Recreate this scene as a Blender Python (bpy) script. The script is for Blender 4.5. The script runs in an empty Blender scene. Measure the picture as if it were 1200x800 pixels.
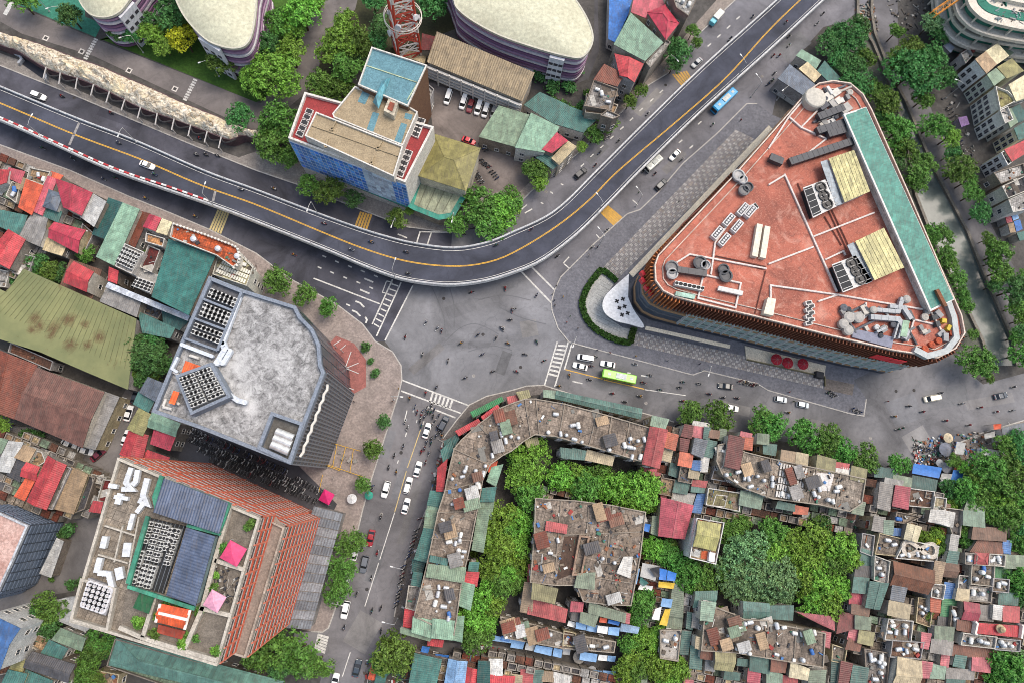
import bpy, bmesh, math, random
from mathutils import Vector, Matrix, Quaternion
# ------------------------------------------------------------------ camera, sky, sun, exposure
S = bpy.context.scene
COL = S.collection
FPX, NAD, HCAM = 800.0, (545.0, 565.0), 200.0      # focal length in photo pixels, photo nadir, flying height
cam_d = bpy.data.cameras.new('camera')
cam = bpy.data.objects.new('camera', cam_d)
COL.objects.link(cam)
cam_d.sensor_width = 36.0
cam_d.lens = FPX / 1200.0 * 36.0
cam_d.clip_start = 1.0
cam_d.clip_end = 6000.0
cam.location = (0, 0, HCAM)
QC = Vector((NAD[0] - 600.0, 400.0 - NAD[1], -FPX)).normalized().rotation_difference(Vector((0, 0, -1)))
cam.rotation_mode = 'QUATERNION'
cam.rotation_quaternion = QC
S.camera = cam
SUN_AZ, SUN_EL = math.radians(58), math.radians(64)   # azimuth clockwise from +Y (picture up)
W = bpy.data.worlds.new('World')
S.world = W
W.use_nodes = True
nt = W.node_tree
sky = nt.nodes.new('ShaderNodeTexSky')
sky.sky_type = 'NISHITA'
sky.sun_disc = False
sky.sun_elevation = SUN_EL
sky.sun_rotation = SUN_AZ
sky.air_density = 1.6
sky.dust_density = 5.0
sky.ozone_density = 0.6
nt.links.new(sky.outputs[0], nt.nodes['Background'].inputs[0])
nt.nodes['Background'].inputs[1].default_value = 0.15
sun_d = bpy.data.lights.new('sun', 'SUN')
sun_d.energy = 1.0
sun_d.angle = math.radians(26)
sun_d.color = (1.0, 0.965, 0.91)
sun = bpy.data.objects.new('sun', sun_d)
COL.objects.link(sun)
sd = Vector((math.sin(SUN_AZ) * math.cos(SUN_EL), math.cos(SUN_AZ) * math.cos(SUN_EL), math.sin(SUN_EL)))
sun.rotation_mode = 'QUATERNION'
sun.rotation_quaternion = (-sd).to_track_quat('-Z', 'Y')
S.view_settings.view_transform = 'Standard'
S.view_settings.look = 'None'
S.view_settings.gamma = 1.0
S.view_settings.use_curve_mapping = False
S.view_settings.exposure = 0.55
S.cycles.filter_width = 0.95
S.cycles.max_bounces = 4
S.cycles.diffuse_bounces = 2
# ------------------------------------------------------------------ helpers
RND = random.Random(7)
def P(x, y, z=0.0):
    """photo pixel -> point at height z"""
    d = QC @ Vector((x - 600.0, 400.0 - y, -FPX))
    t = (z - HCAM) / d.z
    return Vector((d.x * t, d.y * t, z))
def pts(s, T=None):
    """'x,y x,y' -> pixel list; T = origin of a 4x enlarged tile"""
    r = []
    for w in s.split():
        a, b = w.split(',')
        a, b = float(a), float(b)
        r.append((T[0] + a / 4.0, T[1] + b / 4.0) if T else (a, b))
    return r
def WP(s, z=0.0, T=None):
    L = pts(s, T) if isinstance(s, str) else s
    return [P(x, y, z) for x, y in L]
def area2(p):
    return sum(p[i].x * p[(i + 1) % len(p)].y - p[(i + 1) % len(p)].x * p[i].y for i in range(len(p)))
def ccw(p):
    return list(p) if area2(p) > 0 else list(reversed(p))
def cen(p):
    c = Vector((0, 0, 0))
    for v in p:
        c += v
    return c / len(p)
def inset(p, d):
    """move the sides of a ccw polygon inwards by d"""
    n = len(p)
    out = []
    for i in range(n):
        a, b, c = p[i - 1], p[i], p[(i + 1) % n]
        e1 = (b - a).to_2d()
        e2 = (c - b).to_2d()
        if e1.length < 1e-6 or e2.length < 1e-6:
            out.append(b.copy())
            continue
        e1.normalize()
        e2.normalize()
        n1 = Vector((-e1.y, e1.x))
        n2 = Vector((-e2.y, e2.x))
        m = n1 + n2
        if m.length < 1e-4:
            m = n1.copy()
        m.normalize()
        k = d / max(0.35, m.dot(n1))
        out.append(Vector((b.x + m.x * k, b.y + m.y * k, b.z)))
    return out
def lerp(a, b, t):
    return a + (b - a) * t
def bil(q, u, v):
    return lerp(lerp(q[0], q[1], u), lerp(q[3], q[2], u), v)
class MB:
    def __init__(s):
        s.v = []
        s.f = []
        s.m = []
    def add(s, vs, fs, m=0):
        o = len(s.v)
        s.v += [tuple(v) for v in vs]
        s.f += [tuple(i + o for i in f) for f in fs]
        s.m += [m] * len(fs)
        return s
    def prism(s, poly, z0, z1, m=0, top=True, bot=True, mt=None):
        p = ccw(poly)
        n = len(p)
        vs = [(a.x, a.y, z0) for a in p] + [(a.x, a.y, z1) for a in p]
        s.add(vs, [(i, (i + 1) % n, (i + 1) % n + n, i + n) for i in range(n)], m)
        if top:
            s.add(vs[n:], [tuple(range(n))], m if mt is None else mt)
        if bot:
            s.add(vs[:n], [tuple(reversed(range(n)))], m)
        return s
    def box(s, c, sx, sy, sz, rz=0.0, m=0, taper=1.0):
        """box with its base centre at c"""
        co, si = math.cos(rz), math.sin(rz)
        vs = []
        for z, k in ((0, 1.0), (sz, taper)):
            for x, y in ((-1, -1), (1, -1), (1, 1), (-1, 1)):
                a, b = x * sx / 2 * k, y * sy / 2 * k
                vs.append((c[0] + a * co - b * si, c[1] + a * si + b * co, c[2] + z))
        return s.add(vs, [(3, 2, 1, 0), (4, 5, 6, 7), (0, 1, 5, 4), (1, 2, 6, 5), (2, 3, 7, 6), (3, 0, 4, 7)], m)
    def bar(s, a, b, w, h, m=0):
        """bar of width w and height h laid from a to b, its underside on the line"""
        a, b = Vector(a), Vector(b)
        d = b - a
        if d.length < 1e-5:
            return s
        t = Vector((-d.y, d.x, 0))
        if t.length < 1e-5:
            t = Vector((1, 0, 0))
        t.normalize()
        u = d.cross(t).normalized()
        if u.z < 0:
            u = -u
        if abs(d.z) > 0.9 * d.length:
            u = Vector((0, 1, 0))
            t = Vector((1, 0, 0))
        vs = []
        for e in (a, b):
            for x, y in ((-1, 0), (1, 0), (1, 1), (-1, 1)):
                vs.append(e + t * (x * w / 2) + u * (y * h))
        return s.add(vs, [(0, 1, 2, 3), (7, 6, 5, 4), (0, 4, 5, 1), (1, 5, 6, 2), (2, 6, 7, 3), (3, 7, 4, 0)], m)
    def tube(s, a, b, r, n=8, r2=None, m=0, caps=True):
        a, b = Vector(a), Vector(b)
        d = (b - a)
        if d.length < 1e-6:
            return s
        d.normalize()
        x = d.orthogonal().normalized()
        y = d.cross(x)
        r2 = r if r2 is None else r2
        vs = []
        for e, rr in ((a, r), (b, r2)):
            for i in range(n):
                t = 2 * math.pi * i / n
                vs.append(e + x * math.cos(t) * rr + y * math.sin(t) * rr)
        fs = [(i, (i + 1) % n, n + (i + 1) % n, n + i) for i in range(n)]
        if caps:
            fs += [tuple(reversed(range(n))), tuple(range(n, 2 * n))]
        return s.add(vs, fs, m)
    def lathe(s, c, prof, n=12, m=0):
        """profile [(r, z)] turned round the vertical through c"""
        vs = []
        for r, z in prof:
            for i in range(n):
                t = 2 * math.pi * i / n
                vs.append((c[0] + r * math.cos(t), c[1] + r * math.sin(t), c[2] + z))
        fs = []
        for k in range(len(prof) - 1):
            for i in range(n):
                fs.append((k * n + i, k * n + (i + 1) % n, (k + 1) * n + (i + 1) % n, (k + 1) * n + i))
        fs.append(tuple(reversed(range(n))))
        fs.append(tuple(range((len(prof) - 1) * n, len(prof) * n)))
        return s.add(vs, fs, m)
    def strip(s, L, R, m=0):
        n = len(L)
        vs = list(L) + list(R)
        return s.add(vs, [(i, i + n, i + n + 1, i + 1) for i in range(n - 1)], m)
    def wall(s, line, w, z0, z1, m=0, closed=False):
        """upright wall of thickness w along a polyline"""
        n = len(line)
        A, B = offs(line, w / 2, closed), offs(line, -w / 2, closed)
        rng = range(n if closed else n - 1)
        for i in rng:
            j = (i + 1) % n
            q = [A[i], A[j], B[j], B[i]]
            vs = [(p.x, p.y, p.z + z0) for p in q] + [(p.x, p.y, p.z + z1) for p in q]
            fs = [(0, 1, 5, 4), (2, 3, 7, 6), (4, 5, 6, 7)]
            if not closed and i == 0:
                fs.append((3, 0, 4, 7))
            if not closed and i == n - 2:
                fs.append((1, 2, 6, 5))
            s.add(vs, fs, m)
        return s
def offs(line, d, closed=False):
    n = len(line)
    out = []
    for i in range(n):
        if closed:
            a, c = line[i - 1], line[(i + 1) % n]
        else:
            a, c = line[max(0, i - 1)], line[min(n - 1, i + 1)]
        e1 = (line[i] - a).to_2d()
        e2 = (c - line[i]).to_2d()
        if e1.length < 1e-6:
            e1 = e2
        if e2.length < 1e-6:
            e2 = e1
        e1 = e1.normalized()
        e2 = e2.normalized()
        n1, n2 = Vector((-e1.y, e1.x)), Vector((-e2.y, e2.x))
        m = (n1 + n2)
        m = m.normalized() if m.length > 1e-4 else n1
        k = d / max(0.4, m.dot(n1))
        out.append(Vector((line[i].x + m.x * k, line[i].y + m.y * k, line[i].z)))
    return out
def link_mesh(name, me, parent=None):
    o = bpy.data.objects.new(name, me)
    COL.objects.link(o)
    if parent is not None:
        o.parent = parent
    return o
def mesh_from(name, mb, mats, org=None, smooth=False):
    me = bpy.data.meshes.new(name)
    if org is None:
        vs = mb.v
    else:
        ox, oy, oz = org
        vs = [(v[0] - ox, v[1] - oy, v[2] - oz) for v in mb.v]
    me.from_pydata(vs, [], mb.f)
    for m in (mats if isinstance(mats, (list, tuple)) else [mats]):
        me.materials.append(m)
    if any(mb.m):
        me.polygons.foreach_set('material_index', mb.m)
    if smooth:
        me.polygons.foreach_set('use_smooth', [True] * len(me.polygons))
    me.update()
    return me
def wloc(o):
    l = Vector((0, 0, 0))
    while o is not None:
        l = l + o.location
        o = o.parent
    return l
def part(name, mb, mats, parent, smooth=False, label=None, kind=None):
    """a child mesh whose geometry was given in world coordinates"""
    o = link_mesh(name, mesh_from(name, mb, mats, wloc(parent), smooth), parent)
    if label:
        o['label'] = label
    if kind:
        o['kind'] = kind
    return o
def tag(o, label, cat, group=None):
    o['label'] = label
    o['category'] = cat
    if group:
        o['group'] = group
    return o
def thing(name, label, cat, loc, group=None):
    o = bpy.data.objects.new(name, None)
    COL.objects.link(o)
    o.location = loc
    o.empty_display_size = 0.5
    return tag(o, label, cat, group)
def solo(name, mb, mats, label, cat, group=None, smooth=False, kind=None, org=None):
    """a thing that is one mesh"""
    if org is None:
        xs = [v[0] for v in mb.v]
        ys = [v[1] for v in mb.v]
        zs = [v[2] for v in mb.v]
        org = ((min(xs) + max(xs)) / 2, (min(ys) + max(ys)) / 2, min(zs))
    o = link_mesh(name, mesh_from(name, mb, mats, org, smooth))
    o.location = org
    tag(o, label, cat, group)
    if kind:
        o['kind'] = kind
    return o
def struct(name, mb, mats, parent=None):
    o = link_mesh(name, mesh_from(name, mb, mats, wloc(parent) if parent else None), parent)
    if parent is None:
        o['kind'] = 'structure'
    return o
def dup_tree(o, parent=None, loc=None, rz=None):
    c = o.copy()
    COL.objects.link(c)
    c.parent = parent
    if loc is not None:
        c.location = loc
    if rz is not None:
        c.rotation_euler = (0, 0, rz)
    for ch in list(o.children):
        dup_tree(ch, c)
    return c
# ------------------------------------------------------------------ materials
def lin(c):
    return tuple(((x / 255.0) / 12.92 if x <= 10 else ((x / 255.0 + 0.055) / 1.055) ** 2.4) for x in c) + (1.0,)
MATS = {}
def new_mat(key):
    m = bpy.data.materials.new(key)
    m.use_nodes = True
    MATS[key] = m
    b = m.node_tree.nodes['Principled BSDF']
    return m, m.node_tree, b
def N(nt, t, **k):
    n = nt.nodes.new(t)
    for a, v in k.items():
        setattr(n, a, v)
    return n
def noise(nt, scale, det=4.0, rough=0.6, vec=None, dist=0.0):
    n = N(nt, 'ShaderNodeTexNoise')
    n.inputs['Scale'].default_value = scale
    n.inputs['Detail'].default_value = det
    n.inputs['Roughness'].default_value = rough
    n.inputs['Distortion'].default_value = dist
    if vec is not None:
        nt.links.new(vec, n.inputs['Vector'])
    return n.outputs[0]
def ramp(nt, fac, a, b, ca=(0, 0, 0, 1), cb=(1, 1, 1, 1)):
    r = N(nt, 'ShaderNodeValToRGB')
    r.color_ramp.elements[0].position = a
    r.color_ramp.elements[1].position = b
    r.color_ramp.elements[0].color = ca
    r.color_ramp.elements[1].color = cb
    nt.links.new(fac, r.inputs[0])
    return r.outputs[0]
def mixc(nt, fac, a, b, mode='MIX'):
    n = N(nt, 'ShaderNodeMix', data_type='RGBA', blend_type=mode)
    for i, v in ((0, fac), (6, a), (7, b)):
        if hasattr(v, 'links'):
            nt.links.new(v, n.inputs[i])
        else:
            n.inputs[i].default_value = v
    return n.outputs[2]
def wpos(nt, scale=(1, 1, 1), rot=0.0):
    g = N(nt, 'ShaderNodeNewGeometry')
    mp = N(nt, 'ShaderNodeMapping')
    mp.inputs['Scale'].default_value = scale
    mp.inputs['Rotation'].default_value = (0, 0, rot)
    nt.links.new(g.outputs['Position'], mp.inputs[0])
    return mp.outputs[0]
def bump(nt, b, h, strength=0.4, dist=0.1):
    n = N(nt, 'ShaderNodeBump')
    n.inputs['Strength'].default_value = strength
    n.inputs['Distance'].default_value = dist
    nt.links.new(h, n.inputs['Height'])
    nt.links.new(n.outputs[0], b.inputs['Normal'])
def dk(c, k):
    return tuple(max(0, min(255, x * k)) for x in c)
def plain(c, rough=0.7, metal=0.0, spec=0.4):
    key = 'paint_%d_%d_%d_%d_%d' % (*c[:3], rough * 100, metal * 100)
    if key in MATS:
        return MATS[key]
    m, nt, b = new_mat(key)
    v = noise(nt, 1.3, 5, 0.65, wpos(nt))
    col = mixc(nt, ramp(nt, v, 0.35, 0.75), lin(c), lin(dk(c, 0.82)))
    nt.links.new(col, b.inputs['Base Color'])
    b.inputs['Roughness'].default_value = rough
    b.inputs['Metallic'].default_value = metal
    b.inputs['Specular IOR Level'].default_value = spec
    return m
def worn(c, dirt=(62, 57, 52), amount=0.55, scale=0.35, rough=0.85, light=1.16, bmp=0.5, grid=None):
    """concrete, plaster and old paint: blotches, dark stains, pale patches"""
    key = 'worn_%d_%d_%d_%d_%d%s' % (*c[:3], amount * 100, scale * 100, '_jointed' if grid else '')
    if key in MATS:
        return MATS[key]
    m, nt, b = new_mat(key)
    p = wpos(nt)
    a = noise(nt, scale, 6, 0.68, p, 0.4)
    d = noise(nt, scale * 5.3, 5, 0.7, p)
    e = noise(nt, scale * 16, 3, 0.7, p)
    col = mixc(nt, ramp(nt, d, 0.3, 0.72), lin(dk(c, 0.8)), lin(dk(c, light)))
    if grid:
        for w, r, k in ((grid[0], grid[1], 0.8), (grid[0] * 0.37, grid[1] + 1.5708, 0.55)):
            br = N(nt, 'ShaderNodeTexBrick')
            for n_, v in (('Scale', 1.0), ('Mortar Size', 0.07), ('Brick Width', w), ('Row Height', w * 0.55)):
                br.inputs[n_].default_value = v
            br.inputs['Color1'].default_value = (0.62, 0.61, 0.6, 1)
            br.inputs['Color2'].default_value = (1.18, 1.14, 1.1, 1)
            br.inputs['Mortar'].default_value = (0.4, 0.38, 0.36, 1)
            nt.links.new(wpos(nt, (1, 1, 1), r), br.inputs['Vector'])
            col = mixc(nt, k, col, br.outputs[0], 'MULTIPLY')
    st = N(nt, 'ShaderNodeMath', operation='MULTIPLY')
    nt.links.new(ramp(nt, a, 0.42, 0.66), st.inputs[0])
    st.inputs[1].default_value = amount
    col = mixc(nt, st.outputs[0], col, lin(dirt))
    sp = N(nt, 'ShaderNodeMath', operation='MULTIPLY')
    nt.links.new(ramp(nt, e, 0.56, 0.7), sp.inputs[0])
    sp.inputs[1].default_value = 0.45
    col = mixc(nt, sp.outputs[0], col, lin(dk(dirt, 0.8)))
    nt.links.new(col, b.inputs['Base Color'])
    b.inputs['Roughness'].default_value = rough
    b.inputs['Specular IOR Level'].default_value = 0.25
    bump(nt, b, d, bmp, 0.12)
    return m
def tin(c, rust=0.25, rough=0.5):
    """painted sheet metal: streaks, faded patches, a little rust"""
    key = 'tin_%d_%d_%d_%d' % (*c[:3], rust * 100)
    if key in MATS:
        return MATS[key]
    m, nt, b = new_mat(key)
    oi = N(nt, 'ShaderNodeObjectInfo')
    p = wpos(nt)
    a = noise(nt, 0.45, 5, 0.65, p, 0.6)
    d = noise(nt, 3.1, 5, 0.7, p)
    col = mixc(nt, ramp(nt, a, 0.3, 0.7), lin(dk(c, 0.8)), lin(dk(c, 1.12)))
    hs = N(nt, 'ShaderNodeHueSaturation')
    mr = N(nt, 'ShaderNodeMapRange')
    mr.inputs['To Min'].default_value = 0.86
    mr.inputs['To Max'].default_value = 1.14
    nt.links.new(oi.outputs['Random'], mr.inputs[0])
    nt.links.new(mr.outputs[0], hs.inputs['Value'])
    nt.links.new(col, hs.inputs['Color'])
    col = hs.outputs[0]
    br = N(nt, 'ShaderNodeTexBrick')
    for k, v in (('Scale', 0.4), ('Mortar Size', 0.012), ('Brick Width', 0.42), ('Row Height', 1.1)):
        br.inputs[k].default_value = v
    br.inputs['Color1'].default_value = (0.72, 0.72, 0.72, 1)
    br.inputs['Color2'].default_value = (1.12, 1.1, 1.06, 1)
    br.inputs['Mortar'].default_value = (0.5, 0.48, 0.46, 1)
    nt.links.new(wpos(nt, (1, 1, 1), 0.27), br.inputs['Vector'])
    col = mixc(nt, 0.75, col, br.outputs[0], 'MULTIPLY')
    sk = noise(nt, 0.9, 5, 0.7, wpos(nt, (2.2, 0.35, 1), 0.27), 0.3)
    s2 = N(nt, 'ShaderNodeMath', operation='MULTIPLY')
    nt.links.new(ramp(nt, sk, 0.5, 0.74), s2.inputs[0])
    s2.inputs[1].default_value = 0.5
    col = mixc(nt, s2.outputs[0], col, lin((96, 88, 80)))
    st = N(nt, 'ShaderNodeMath', operation='MULTIPLY')
    nt.links.new(ramp(nt, d, 0.52, 0.72), st.inputs[0])
    st.inputs[1].default_value = min(1.0, rust * 2)
    col = mixc(nt, st.outputs[0], col, lin((84, 70, 58)))
    nt.links.new(col, b.inputs['Base Color'])
    b.inputs['Roughness'].default_value = rough
    b.inputs['Specular IOR Level'].default_value = 0.3
    bump(nt, b, d, 0.15, 0.05)
    return m
def asphalt(c, key, patch=0.35):
    if key in MATS:
        return MATS[key]
    m, nt, b = new_mat(key)
    p = wpos(nt)
    a = noise(nt, 0.06, 6, 0.62, p, 0.8)
    d = noise(nt, 0.8, 6, 0.7, p)
    e = noise(nt, 9, 4, 0.7, p)
    col = mixc(nt, ramp(nt, a, 0.34, 0.68), lin(dk(c, 1 - patch)), lin(dk(c, 1 + patch * 0.75)))
    f1 = N(nt, 'ShaderNodeMath', operation='MULTIPLY')
    nt.links.new(ramp(nt, d, 0.45, 0.72), f1.inputs[0])
    f1.inputs[1].default_value = 0.35
    col = mixc(nt, f1.outputs[0], col, lin(dk(c, 0.72)))
    f2 = N(nt, 'ShaderNodeMath', operation='MULTIPLY')
    nt.links.new(ramp(nt, e, 0.5, 0.7), f2.inputs[0])
    f2.inputs[1].default_value = 0.3
    col = mixc(nt, f2.outputs[0], col, lin(dk(c, 1.35)))
    # oil line and cracks
    vo = N(nt, 'ShaderNodeTexVoronoi', feature='DISTANCE_TO_EDGE')
    vo.inputs['Scale'].default_value = 0.07
    wv = N(nt, 'ShaderNodeMix', data_type='VECTOR')
    wv.inputs[0].default_value = 0.03
    nt.links.new(p, wv.inputs[4])
    nn = N(nt, 'ShaderNodeTexNoise')
    nn.inputs['Scale'].default_value = 0.25
    nt.links.new(p, nn.inputs['Vector'])
    ad = N(nt, 'ShaderNodeVectorMath', operation='MULTIPLY_ADD')
    nt.links.new(nn.outputs['Color'], ad.inputs[0])
    ad.inputs[1].default_value = (5, 5, 5)
    nt.links.new(p, ad.inputs[2])
    nt.links.new(ad.outputs[0], vo.inputs['Vector'])
    cr = ramp(nt, vo.outputs[0], 0.0, 0.012, (1, 1, 1, 1), (0, 0, 0, 1))
    f3 = N(nt, 'ShaderNodeMath', operation='MULTIPLY')
    nt.links.new(cr, f3.inputs[0])
    f3.inputs[1].default_value = 0.2
    col = mixc(nt, f3.outputs[0], col, lin(dk(c, 0.5)))
    nt.links.new(col, b.inputs['Base Color'])
    b.inputs['Roughness'].default_value = 0.88
    b.inputs['Specular IOR Level'].default_value = 0.25
    bump(nt, b, e, 0.2, 0.03)
    return m
def leafmat(c, key):
    key = 'leaf_' + key
    if key in MATS:
        return MATS[key]
    m, nt, b = new_mat(key)
    g = N(nt, 'ShaderNodeNewGeometry')
    cl = noise(nt, 0.5, 3, 0.6, wpos(nt))
    col = mixc(nt, g.outputs['Random Per Island'], lin(dk(c, 0.62)), lin(dk((c[0] * 1.1, c[1], c[2] * 0.95), 1.3)))
    col = mixc(nt, ramp(nt, cl, 0.3, 0.7), col, lin((c[0] * 1.3, c[1] * 1.14, c[2] * 0.8)), 'MIX')
    oi = N(nt, 'ShaderNodeObjectInfo')
    hs = N(nt, 'ShaderNodeHueSaturation')
    for sock, lo, hi in (('Hue', 0.47, 0.515), ('Value', 0.8, 1.25)):
        mr = N(nt, 'ShaderNodeMapRange')
        mr.inputs['To Min'].default_value, mr.inputs['To Max'].default_value = lo, hi
        nt.links.new(oi.outputs['Random'], mr.inputs[0])
        nt.links.new(mr.outputs[0], hs.inputs[sock])
    col2 = mixc(nt, 0.65, col, mixc(nt, g.outputs['Random Per Island'], lin(dk(c, 0.45)), lin(dk(c, 1.45))))
    nt.links.new(col2, hs.inputs['Color'])
    col2 = hs.outputs[0]
    nt.links.new(col2, b.inputs['Base Color'])
    b.inputs['Roughness'].default_value = 0.6
    b.inputs['Specular IOR Level'].default_value = 0.3
    tr = N(nt, 'ShaderNodeBsdfTranslucent')
    nt.links.new(col2, tr.inputs[0])
    ms = N(nt, 'ShaderNodeMixShader')
    ms.inputs[0].default_value = 0.25
    nt.links.new(b.outputs[0], ms.inputs[1])
    nt.links.new(tr.outputs[0], ms.inputs[2])
    nt.links.new(ms.outputs[0], nt.nodes['Material Output'].inputs[0])
    return m
def glass(c=(40, 55, 70), rough=0.12):
    key = 'glass_%d_%d_%d' % c[:3]
    if key in MATS:
        return MATS[key]
    m, nt, b = new_mat(key)
    oi = N(nt, 'ShaderNodeObjectInfo')
    nt.links.new(mixc(nt, oi.outputs['Random'], lin(dk(c, 0.8)), lin(dk(c, 1.25))), b.inputs['Base Color'])
    b.inputs['Roughness'].default_value = rough
    b.inputs['Specular IOR Level'].default_value = 0.6
    return m
def carpaint(c):
    key = 'carpaint_%d_%d_%d' % c[:3]
    if key in MATS:
        return MATS[key]
    m, nt, b = new_mat(key)
    b.inputs['Base Color'].default_value = lin(c)
    b.inputs['Roughness'].default_value = 0.4
    b.inputs['Coat Weight'].default_value = 0.5
    b.inputs['Coat Roughness'].default_value = 0.15
    return m
# palette (as seen)
C = dict(teal=(68, 112, 106), dteal=(46, 86, 84), mint=(128, 160, 138), sage=(122, 142, 120), olive=(142, 138, 94),
         red=(180, 66, 72), crimson=(174, 60, 78), pink=(188, 90, 102), orange=(204, 94, 66), rust=(118, 66, 52),
         brown=(108, 76, 62), maroon=(104, 44, 44), grey=(134, 132, 130), lgrey=(176, 176, 174), dgrey=(78, 78, 82),
         blue=(62, 120, 196), lblue=(128, 166, 206), white=(222, 222, 218), beige=(188, 172, 138), cream=(214, 204, 168),
         yellow=(212, 176, 60), slate=(98, 108, 122), green=(52, 128, 80), tan=(164, 140, 112), purple=(120, 90, 140),
         concrete=(142, 132, 120), dark=(46, 46, 48), steel=(196, 198, 200))
CN = dict(teal='teal', dteal='dark teal', mint='mint green', sage='sage green', olive='olive', red='red', crimson='crimson',
          pink='pinkish red', orange='orange', rust='rust brown', brown='brown', maroon='maroon', grey='grey', lgrey='pale grey',
          dgrey='dark grey', blue='blue', lblue='light blue', white='white', beige='beige', cream='cream', yellow='yellow',
          slate='slate blue', green='green', tan='tan', purple='purple', concrete='bare concrete', dark='black', steel='silver')
# ------------------------------------------------------------------ the setting: ground, roads, pavements, canal
ZR, ZM = 0.02, 0.026          # road sheet, painted marking
gm = MB()
gm.add([(-1500, -1500, 0), (1500, -1500, 0), (1500, 1500, 0), (-1500, 1500, 0)], [(0, 1, 2, 3)])
CANAL_L = '1008,-60 1004,0 1004,25 1022,52 1046,110 1062,170 1072,230 1096,292 1126,350 1150,400 1158,428'
CANAL_R = '1190,428 1186,400 1153,325 1132,272 1094,200 1084,178 1060,120 1042,87 1024,40 1020,15 1022,-60'
struct('ground', gm, worn((84, 81, 78), (52, 50, 48), 0.6, 0.12))
def sheet(name, s, mat, z=ZR, parent=None):
    m = MB()
    p = ccw(WP(s, z))
    m.add(p, [tuple(range(len(p)))])
    return struct(name, m, mat, parent)
def slab(name, s, mat, z1=0.14, parent=None, kerb=None, z0=0.004):
    m = MB()
    p = WP(s, 0)
    m.prism(p, z0, z1, bot=False)
    o = struct(name, m, mat, parent)
    if kerb:
        k = MB()
        k.wall(WP(kerb, 0), 0.34, 0.006, z1 + 0.03)
        part('kerb', k, worn((176, 172, 166), amount=0.3, scale=0.8), o)
    return o
A_DARK = asphalt((74, 74, 82), 'asphalt_dark')
A_MID = asphalt((116, 116, 119), 'asphalt_worn', 0.22)
A_EAST = asphalt((106, 105, 107), 'asphalt_east', 0.25)
A_SOUTH = asphalt((112, 110, 112), 'asphalt_south', 0.22)
A_NE = asphalt((112, 111, 116), 'asphalt_northeast', 0.22)
A_LANE = asphalt((104, 100, 98), 'asphalt_lane', 0.25)
road_w = sheet('road', '-60,50 0,77 57,100 87,112 225,170 300,200 350,217 400,237 475,266 530,272 528,300 484,334 451,400 440,400 425,380 395,357 340,327 300,297 245,269 200,250 150,230 82,200 0,170 -60,144', A_DARK)
road_x = sheet('intersection', '451,400 484,334 528,300 530,272 575,266 600,280 611,317 646,355 647,365 654,385 663,398 652,402 637,451 617,452 600,457 570,464 550,474 471,445 470,428 460,412', A_MID)
road_ne = sheet('road', '600,280 575,266 600,250 610,237 622,225 655,197 675,182 720,140 760,100 785,85 817,42 862,0 900,-40 1050,-40 1020,0 992,25 965,32 940,60 915,90 905,135 887,122 875,122 840,157 800,192 770,227 750,246 735,251 695,287 657,325 650,340 646,355 611,317', A_NE)
road_s = sheet('road', '471,445 550,474 535,492 520,512 512,550 500,595 475,657 466,700 462,722 452,752 440,770 427,797 415,840 365,840 376,795 372,770 340,757 345,741 365,739 378,740 385,735 395,707 419,622 425,597 435,562 450,515 467,462', A_SOUTH)
road_e = sheet('road', '637,451 652,402 663,398 667,401 812,439 825,434 887,449 900,457 995,484 1012,487 1015,467 1000,445 1060,415 1125,415 1135,436 1152,450 1200,437 1260,424 1260,478 1200,492 1150,507 1100,528 1040,548 1000,532 860,506 790,494 755,484 687,467', A_EAST)
# narrow lanes between the blocks
sheet('lane', '462,722 520,752 590,757 700,790 800,830 800,850 700,815 590,772 515,765 452,752', A_LANE, 0.012)
sheet('lane', '1030,545 1012,600 1004,650 990,720 975,830 962,830 978,720 992,650 1000,600 1010,540', A_LANE, 0.013)
sheet('lane', '-20,500 60,500 108,520 122,500 148,455 166,465 150,520 142,560 128,620 100,690 40,700 20,720 -20,720', A_LANE, 0.012)
car_park = sheet('car_park', '500,98 520,95 612,128 640,170 615,235 560,225 545,180 508,155', asphalt((108, 100, 96), 'asphalt_carpark', 0.3), 0.012)
sheet('lane', '700,-20 702,60 690,92 655,108 625,105 628,95 655,97 682,84 696,55 697,-20', asphalt((84, 82, 84), 'asphalt_service', 0.2), 0.014)
# the park north of the boulevard
lawn_mat = worn((62, 92, 34), (38, 62, 22), 0.6, 0.25, light=1.25)
sheet('lawn', '116,48 150,30 330,-20 372,0 345,85 306,118 300,120 118,46', lawn_mat, 0.014)
sheet('lawn', '380,-20 520,-20 545,30 505,45 480,75 420,60 390,110 355,118 375,60', worn((66, 66, 44), (46, 44, 32), 0.6, 0.3), 0.012)
sheet('sports_court', '8,0 -20,-20 96,-20 100,20 120,28 112,44', worn((60, 124, 104), (50, 96, 84), 0.4, 0.2), 0.012)
park_walk = sheet('path', '-20,-8 15,5 110,45 300,120 306,121 335,85 352,50 366,10 384,-20 424,-20 416,12 396,22 379,48 373,84 360,108 338,126 315,131 313,151 300,158 268,140 110,66 26,40 -20,14', asphalt((112, 106, 104), 'asphalt_path', 0.2), 0.018)
pave_pink = worn((150, 138, 132), (104, 96, 92), 0.55, 0.3, light=1.12)
pave_grey = worn((112, 112, 118), (84, 84, 90), 0.5, 0.25, light=1.12)
K_SW = '-40,156 0,170 82,200 150,230 200,250 245,269 300,297 340,327 395,357 425,380 440,400 460,412 470,428 471,445 467,462 450,515 435,562 425,597 419,622 395,707 385,735 378,740 365,739'
plaza_sw = slab('pavement', K_SW + ' 345,735 330,640 330,600 300,570 260,540 330,420 300,350 285,318 240,285 200,264 140,242 80,212 60,205 0,179 -40,166', pave_pink, kerb=K_SW)
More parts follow.
